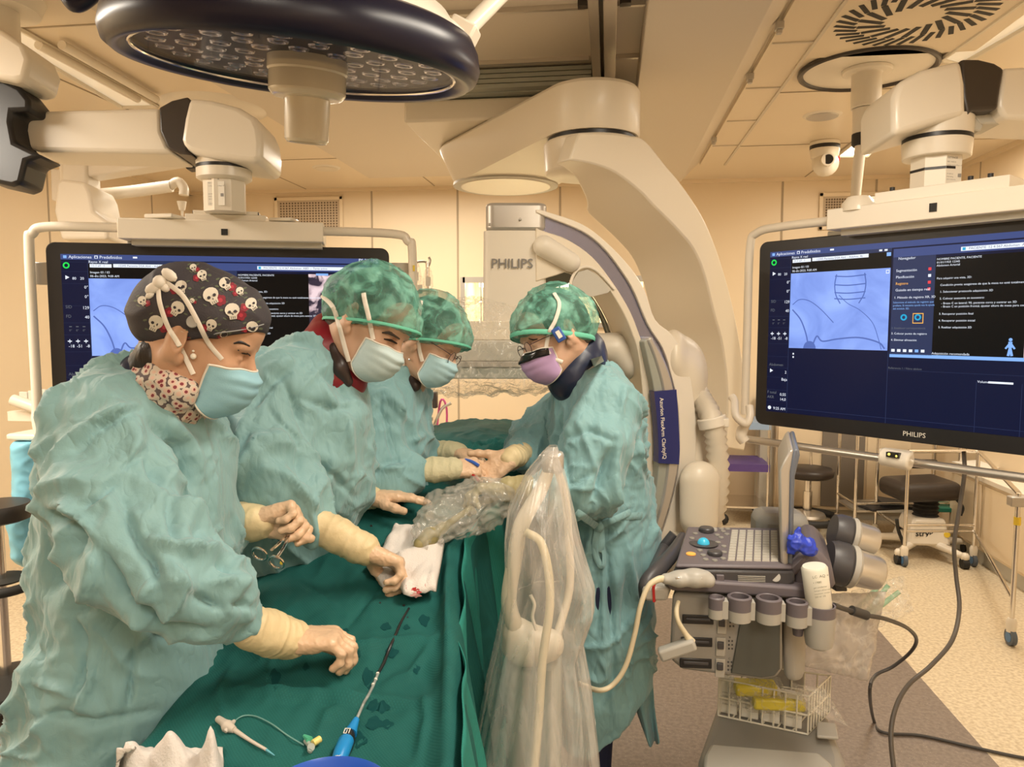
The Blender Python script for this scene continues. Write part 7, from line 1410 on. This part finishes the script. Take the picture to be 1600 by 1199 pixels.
m = MB(); m.cyl((l1.x, l1.y, .78), (l2.x, l2.y, .78), .012, n=10); m.cyl((l2.x, l2.y, .78), (l3.x+.02, l3.y, .78), .012, n=10); t.part('top_bar', m, CHROME)
m = MB(); m.cyl((l3.x+.02, l3.y, .62), (l3.x+.02, l3.y, .66), .016, n=12); t.part('yellow_band', m, YEL); m = MB(); m.box((l3.x+.02, l3.y, .74), (.09, .05, .05)); t.part('corner_bracket', m, SILV, bevel=.006)
# second table at back with folders on its lower shelf
f1, f2 = PZ(1307, 830, 0), PZ(1334, 850, 0); f3 = f2+V((.75, .1, 0)); f4 = f1+V((.75, .12, 0)); t = trolley('steel_trolley', 'chrome table with a lower shelf of folders in front of the back cabinets', [f1, f2, f3, f4], .80, [(0, 1, .3), (1, 2, .3), (2, 3, .3)])
sz_ = P(1370, 800, (f2-CO).dot(CF)).z; m = MB(); m.prism([V((p.x, p.y, sz_)) for p in (f1, f2, f3, f4)], V((0, 0, .015))); t.part('lower_shelf', m, ALU); m = MB(); m.prism([V((p.x, p.y, .80)) for p in (f1, f2, f3, f4)], V((0, 0, .02))); t.part('table_top', m, ALU)
for k, (x0, y0, w_, h_, cc, rz, lab) in enumerate([(.20, .02, .26, .02, (.03, .028, .03), .3, 'black folder on the shelf, lower left'), (.36, .06, .30, .035, (.02, .02, .022), -.15, 'black tilted folder on the shelf, in the middle'), (.62, .04, .26, .03, (.01, .13, .08), .05, 'dark green folder on the shelf of the back table'), (.28, -.02, .30, .008, (.7, .66, .58), .1, 'white papers at the shelf front edge')]):
    q = f2+V((x0, y0+.08, 0)); m = MB(); m.box((q.x, q.y, sz_+.018+h_/2), (w_, .22, h_), Matrix.Rotation(rz, 3, 'Z') @ Matrix.Rotation(.0 if k != 1 else .12, 3, 'Y')); single('folder' if k != 3 else 'paper_stack', m, mat('folder_%d' % k, cc, .5), lab, 'folder' if k != 3 else 'papers', 'folders on the back table shelf' if k != 3 else None, bevel=.004)
# cabinets
A, B = V((2.50, 5.70, 0)), V((2.50, 4.2, 0)); dv = (B-A).normalized(); A2 = A-dv*.0; ztc = P(1510, 722, (A-CO).dot(CF)).z
t = Thing('low_cabinet', 'long low white cabinet with worktop along the right wall', 'cabinet', (A+B)/2); m = MB(); q0 = [A2, B, V((2.70, B.y, 0)), V((2.70, A2.y, 0))]; m.prism([V((p.x, p.y, .10)) for p in q0], V((0, 0, ztc-.14))); t.part('carcass', m, WALL, smooth=False)
m = MB(); m.prism([V((p.x, p.y, ztc-.04))+V((-.02, 0, 0)) for p in q0], V((0, 0, .035))); t.part('worktop', m, WHT, bevel=.004); m = MB(); m.prism([V((p.x+.02, p.y, .0)) for p in q0], V((0, 0, .10))); t.part('plinth', m, CREAMD, smooth=False)
nn = V((-dv.y, dv.x, 0)); nn = nn if nn.dot(CO-A) > 0 else -nn
for k in range(3): p_ = A2+dv*(.02+.46*k); m = MB(); m.prism([V((p_.x, p_.y, .12))+nn*.001, V((p_.x, p_.y, .12))+dv*.44+nn*.001, V((p_.x, p_.y, ztc-.06))+dv*.44+nn*.001, V((p_.x, p_.y, ztc-.06))+nn*.001], nn*.012); t.part('door', m, WALL, bevel=.003)
m = MB(); q = P(1548, 716, (A-CO).dot(CF)-.1); m.box((q.x, q.y, ztc+.003), (.40, .28, .006), Matrix.Rotation(.4, 3, 'Z')); single('paper_sheets', m, PAPER, 'loose white paper sheets on the low cabinet worktop', 'papers')
q1, q2 = PZ(1205, 805, 0), PZ(1240, 800, 0); t = Thing('back_cabinet', 'white base cabinet along the back wall behind the stools', 'cabinet', PZ(1280, 790, 0)); xa, xb = q1.x, 2.45; ya = 6.30
m = MB(); m.bb((xa, ya, .09), (xb, 6.55, .86)); t.part('carcass', m, WALL); m = MB(); m.bb((xa+.02, ya+.05, 0), (xb, 6.55, .09)); t.part('plinth', m, CREAMD); m = MB(); m.bb((xa-.02, ya-.03, .86), (xb+.02, 6.56, .90)); t.part('worktop', m, WHT, bevel=.004)
for k in range(3): m = MB(); w_ = (xb-xa)/3; m.bb((xa+w_*k+.01, ya-.015, .12), (xa+w_*(k+1)-.01, ya, .84)); t.part('door', m, WALL if k != 1 else mat('smoked_panel', (.22, .19, .16), .3), bevel=.003)
m = MB(); m.bb((q1.x-.12, q1.y-.05, 0), (q1.x, 6.55, 1.02)); single('end_panel', m, CREAMD, 'narrow upright cream panel at the left end of the back cabinet', 'panel', bevel=.005)
# wall cupboard seen between arm and monitor
t = Thing('wall_shelf', 'open shelf niche in the back wall with purple and red binders', 'shelf', (1.6, 6.6, .9), kind='structure'); x0, x1, z0, z1 = 1.30, 1.86, .9, 2.03
m = MB(); m.bb((x0-.03, 6.75, z0-.03), (x1+.03, 7.05, z0)); m.bb((x0-.03, 6.75, z1), (x1+.03, 7.05, z1+.03)); m.bb((x0-.03, 6.75, z0), (x0, 7.05, z1)); m.bb((x1, 6.75, z0), (x1+.03, 7.05, z1)); m.bb((x0, 7.03, z0), (x1, 7.05, z1))
sh = P(1160, 467, 6.4).z
m.bb((x0, 6.6, sh-.02), (x1, 7.03, sh)); m.bb((x0, 6.6, sh-.30-.02), (x1, 7.03, sh-.30)); m.bb((x0, 6.59, z1-.03), (x1, 6.64, z1)); t.part('niche', m, mat('niche_cream', (.62, .52, .38), .5))
for k, (xo, w_, z_0, h_, cc, lab) in enumerate([(.03, .26, sh, .19, (.16, .12, .36), 'purple file box on the upper shelf of the wall niche'), (.34, .10, sh, .19, (.6, .55, .45), 'cream binder beside the purple file box'), (.06, .08, sh-.30, .24, (.5, .03, .03), 'red binder on the middle shelf of the wall niche'), (.18, .08, sh-.30, .22, (.03, .03, .03), 'black binder right of the red binder'), (.30, .08, sh-.30, .24, (.5, .05, .04), 'second red binder, right of the black one')]): m = MB(); m.bb((x0+xo, 6.66, z_0), (x0+xo+w_, 6.9, z_0+h_)); single('binder', m, mat('binder_%d' % k, cc, .5), lab, 'binder', 'binders in the wall niche', bevel=.004)
# supply cart behind the hanging arm
a = P(1150, 650, 5.4); b = floorpt(PY(1158, 700, 6.25)); t = Thing('supply_cart', 'chrome wire cart with a purple tray behind the hanging arm', 'cart', (b.x, b.y, 0)); xx, yy = b.x, b.y
for sx in (-.16, .18):
    for sy in (-.2, .2): m = MB(); m.cyl((xx+sx, yy+sy, .08), (xx+sx, yy+sy, .95), .011, n=10); lg = t.part('post', m, CHROME); m = MB(); m.sph((xx+sx, yy+sy, .045), .044, 12); t.part('caster', m, BLKM, parent=lg)
for z_0, mm in ((.14, CHROME), (.44, mat('tray_purple', (.10, .06, .25), .4)), (.78, mat('tray_clear_blue', (.3, .42, .62), .3))): m = MB(); m.bb((xx-.17, yy-.21, z_0), (xx+.19, yy+.21, z_0+(.015 if z_0 < .2 else .06))); t.part('shelf', m, mm)
# wall phone handle like bracket near the arm is part of monitor; small trolley in the middle distance with pink tubing
b = PZ(668, 800, 0); b = V((b.x-.03, b.y-.9, 0)); t = Thing('anaesthesia_trolley', 'small cluttered trolley with pink tubing seen between the surgeons', 'trolley', b); dm = (V((b.x, b.y, 1))-CO).dot(CF)
m = MB(); a0 = P(640, 640, dm); m.bb((b.x-.12, b.y, .0), (b.x+.10, b.y+.4, a0.z)); t.part('body', m, CREAMD, bevel=.02)
m = MB(); m.tube([P(696, 700, dm), P(698, 640, dm), P(688, 628, dm), P(680, 700, dm)], .008, 8, 5); t.part('pink_tube', m, mat('tube_pink', (.70, .12, .35), .4)); m = MB(); m.tube([P(676, 672, dm), P(690, 640, dm), P(705, 630, dm)], .012, 8, 4); t.part('rail', m, SILV)
for k, (x, y, w_, h_, c_) in enumerate([(662, 632, .12, .03, (.7, .68, .6)), (668, 618, .08, .09, (.75, .7, .6)), (680, 625, .03, .12, (.06, .05, .05)), (662, 655, .13, .03, (.45, .43, .38)), (688, 688, .12, .08, (.75, .72, .68))]): m = MB(); m.box(P(x, y, dm-.02), (w_, .06, h_)); t.part('equipment', m, mat('kit_%d' % k, c_, .5), bevel=.006)
# drip stand with bags
di = 4.3; b = floorpt(P(668, 600, di)); t = Thing('drip_stand', 'drip stand with clear infusion bags behind the left monitor edge', 'drip stand', b)
m = MB(); m.cyl((b.x, b.y, .05), P(668, 410, di), .011, n=10); t.part('pole', m, CHROME); m = MB(); m.tube([P(648, 410, di), P(664, 409, di), P(669, 416, di), P(672, 408, di), P(670, 402, di)], .007, 8, 5); t.part('hook', m, SILV)
m = MB(); 
for i in range(5): a_ = 2*PI*i/5; m.tube([(b.x, b.y, .08), (b.x+.28*math.cos(a_), b.y+.28*math.sin(a_), .05)], .014, 8, 1)
t.part('base', m, CHROME)
for k, (x, y) in enumerate([(650, 432), (669, 440), (656, 452)]): S = SDF(.004, .01); S.ell(P(x, y, di-.03+.03*k), [.030, .014, .085]); o = Thing('infusion_bag', ['left', 'right', 'lowest'][k]+' clear infusion bag hanging on the drip stand', 'infusion bag', P(x, y, di), 'infusion bags on the drip stand'); o.part('bag', S.mesh('bag', FILMC)); m = MB(); m.box(P(x, y, di-.06), (.03, .003, .05)); o.part('label', m, PAPER); m = MB(); m.tube([P(x, y+22, di), P(x+2, y+60, di), P(x+1, y+90, di)], .003, 6, 3); o.part('line', m, PAPER)
# left side: blue bin, white rail, sockets
dl = 3.4; a = P(30, 688, dl); b = P(80, 800, dl); t = Thing('blue_bag_bin', 'light blue bag hanging on a stand at the left wall side', 'bin', floorpt(a)); S = SDF(.008, .03)
m = MB(); S.chain([P(58, 700, dl), P(58, 790, dl)], [.085, .08], side=CF, ratio=1.5); S.chain([P(48, 800, dl), P(50, 860, dl)], [.08, .07], side=CF, ratio=1.5); S.half(P(50, 687, dl), (0, 0, 1)); t.part('bag', S.mesh('bag', mat('bag_sky_blue', (.22, .55, .72), .45), lambda p, n: .008*perlin(p*9)+.004*ridge(p*14))); m = MB(); m.box(P(52, 680, dl), (.15, .15, .03)); t.part('lid', m, WHT, bevel=.01)
m = MB(); m.cyl(floorpt(a)+V((.1, 0, .02)), P(62, 690, dl), .015, n=10); t.part('stand', m, CHROME)
m = MB(); m.tube([P(20, 625, 3.8), P(40, 632, 3.8), P(75, 645, 3.8)], .030, 12, 3); m.box(P(45, 650, 3.85), (.2, .05, .05)); t = Thing('wall_bumper', 'white padded bar on the wall at the left edge', 'bumper', P(40, 632, 3.8)); t.part('bar', m, WHT)
for k, (x, y) in enumerate([(38, 622), (52, 620), (66, 618)]): q = P(x, y, 4.2); m = MB(); m.box(q, (.05, .02, .07)); single('wall_socket', m, PAPER, ['left', 'middle', 'right'][k]+' of three small white sockets above the white bar', 'socket', 'sockets at left', bevel=.004)
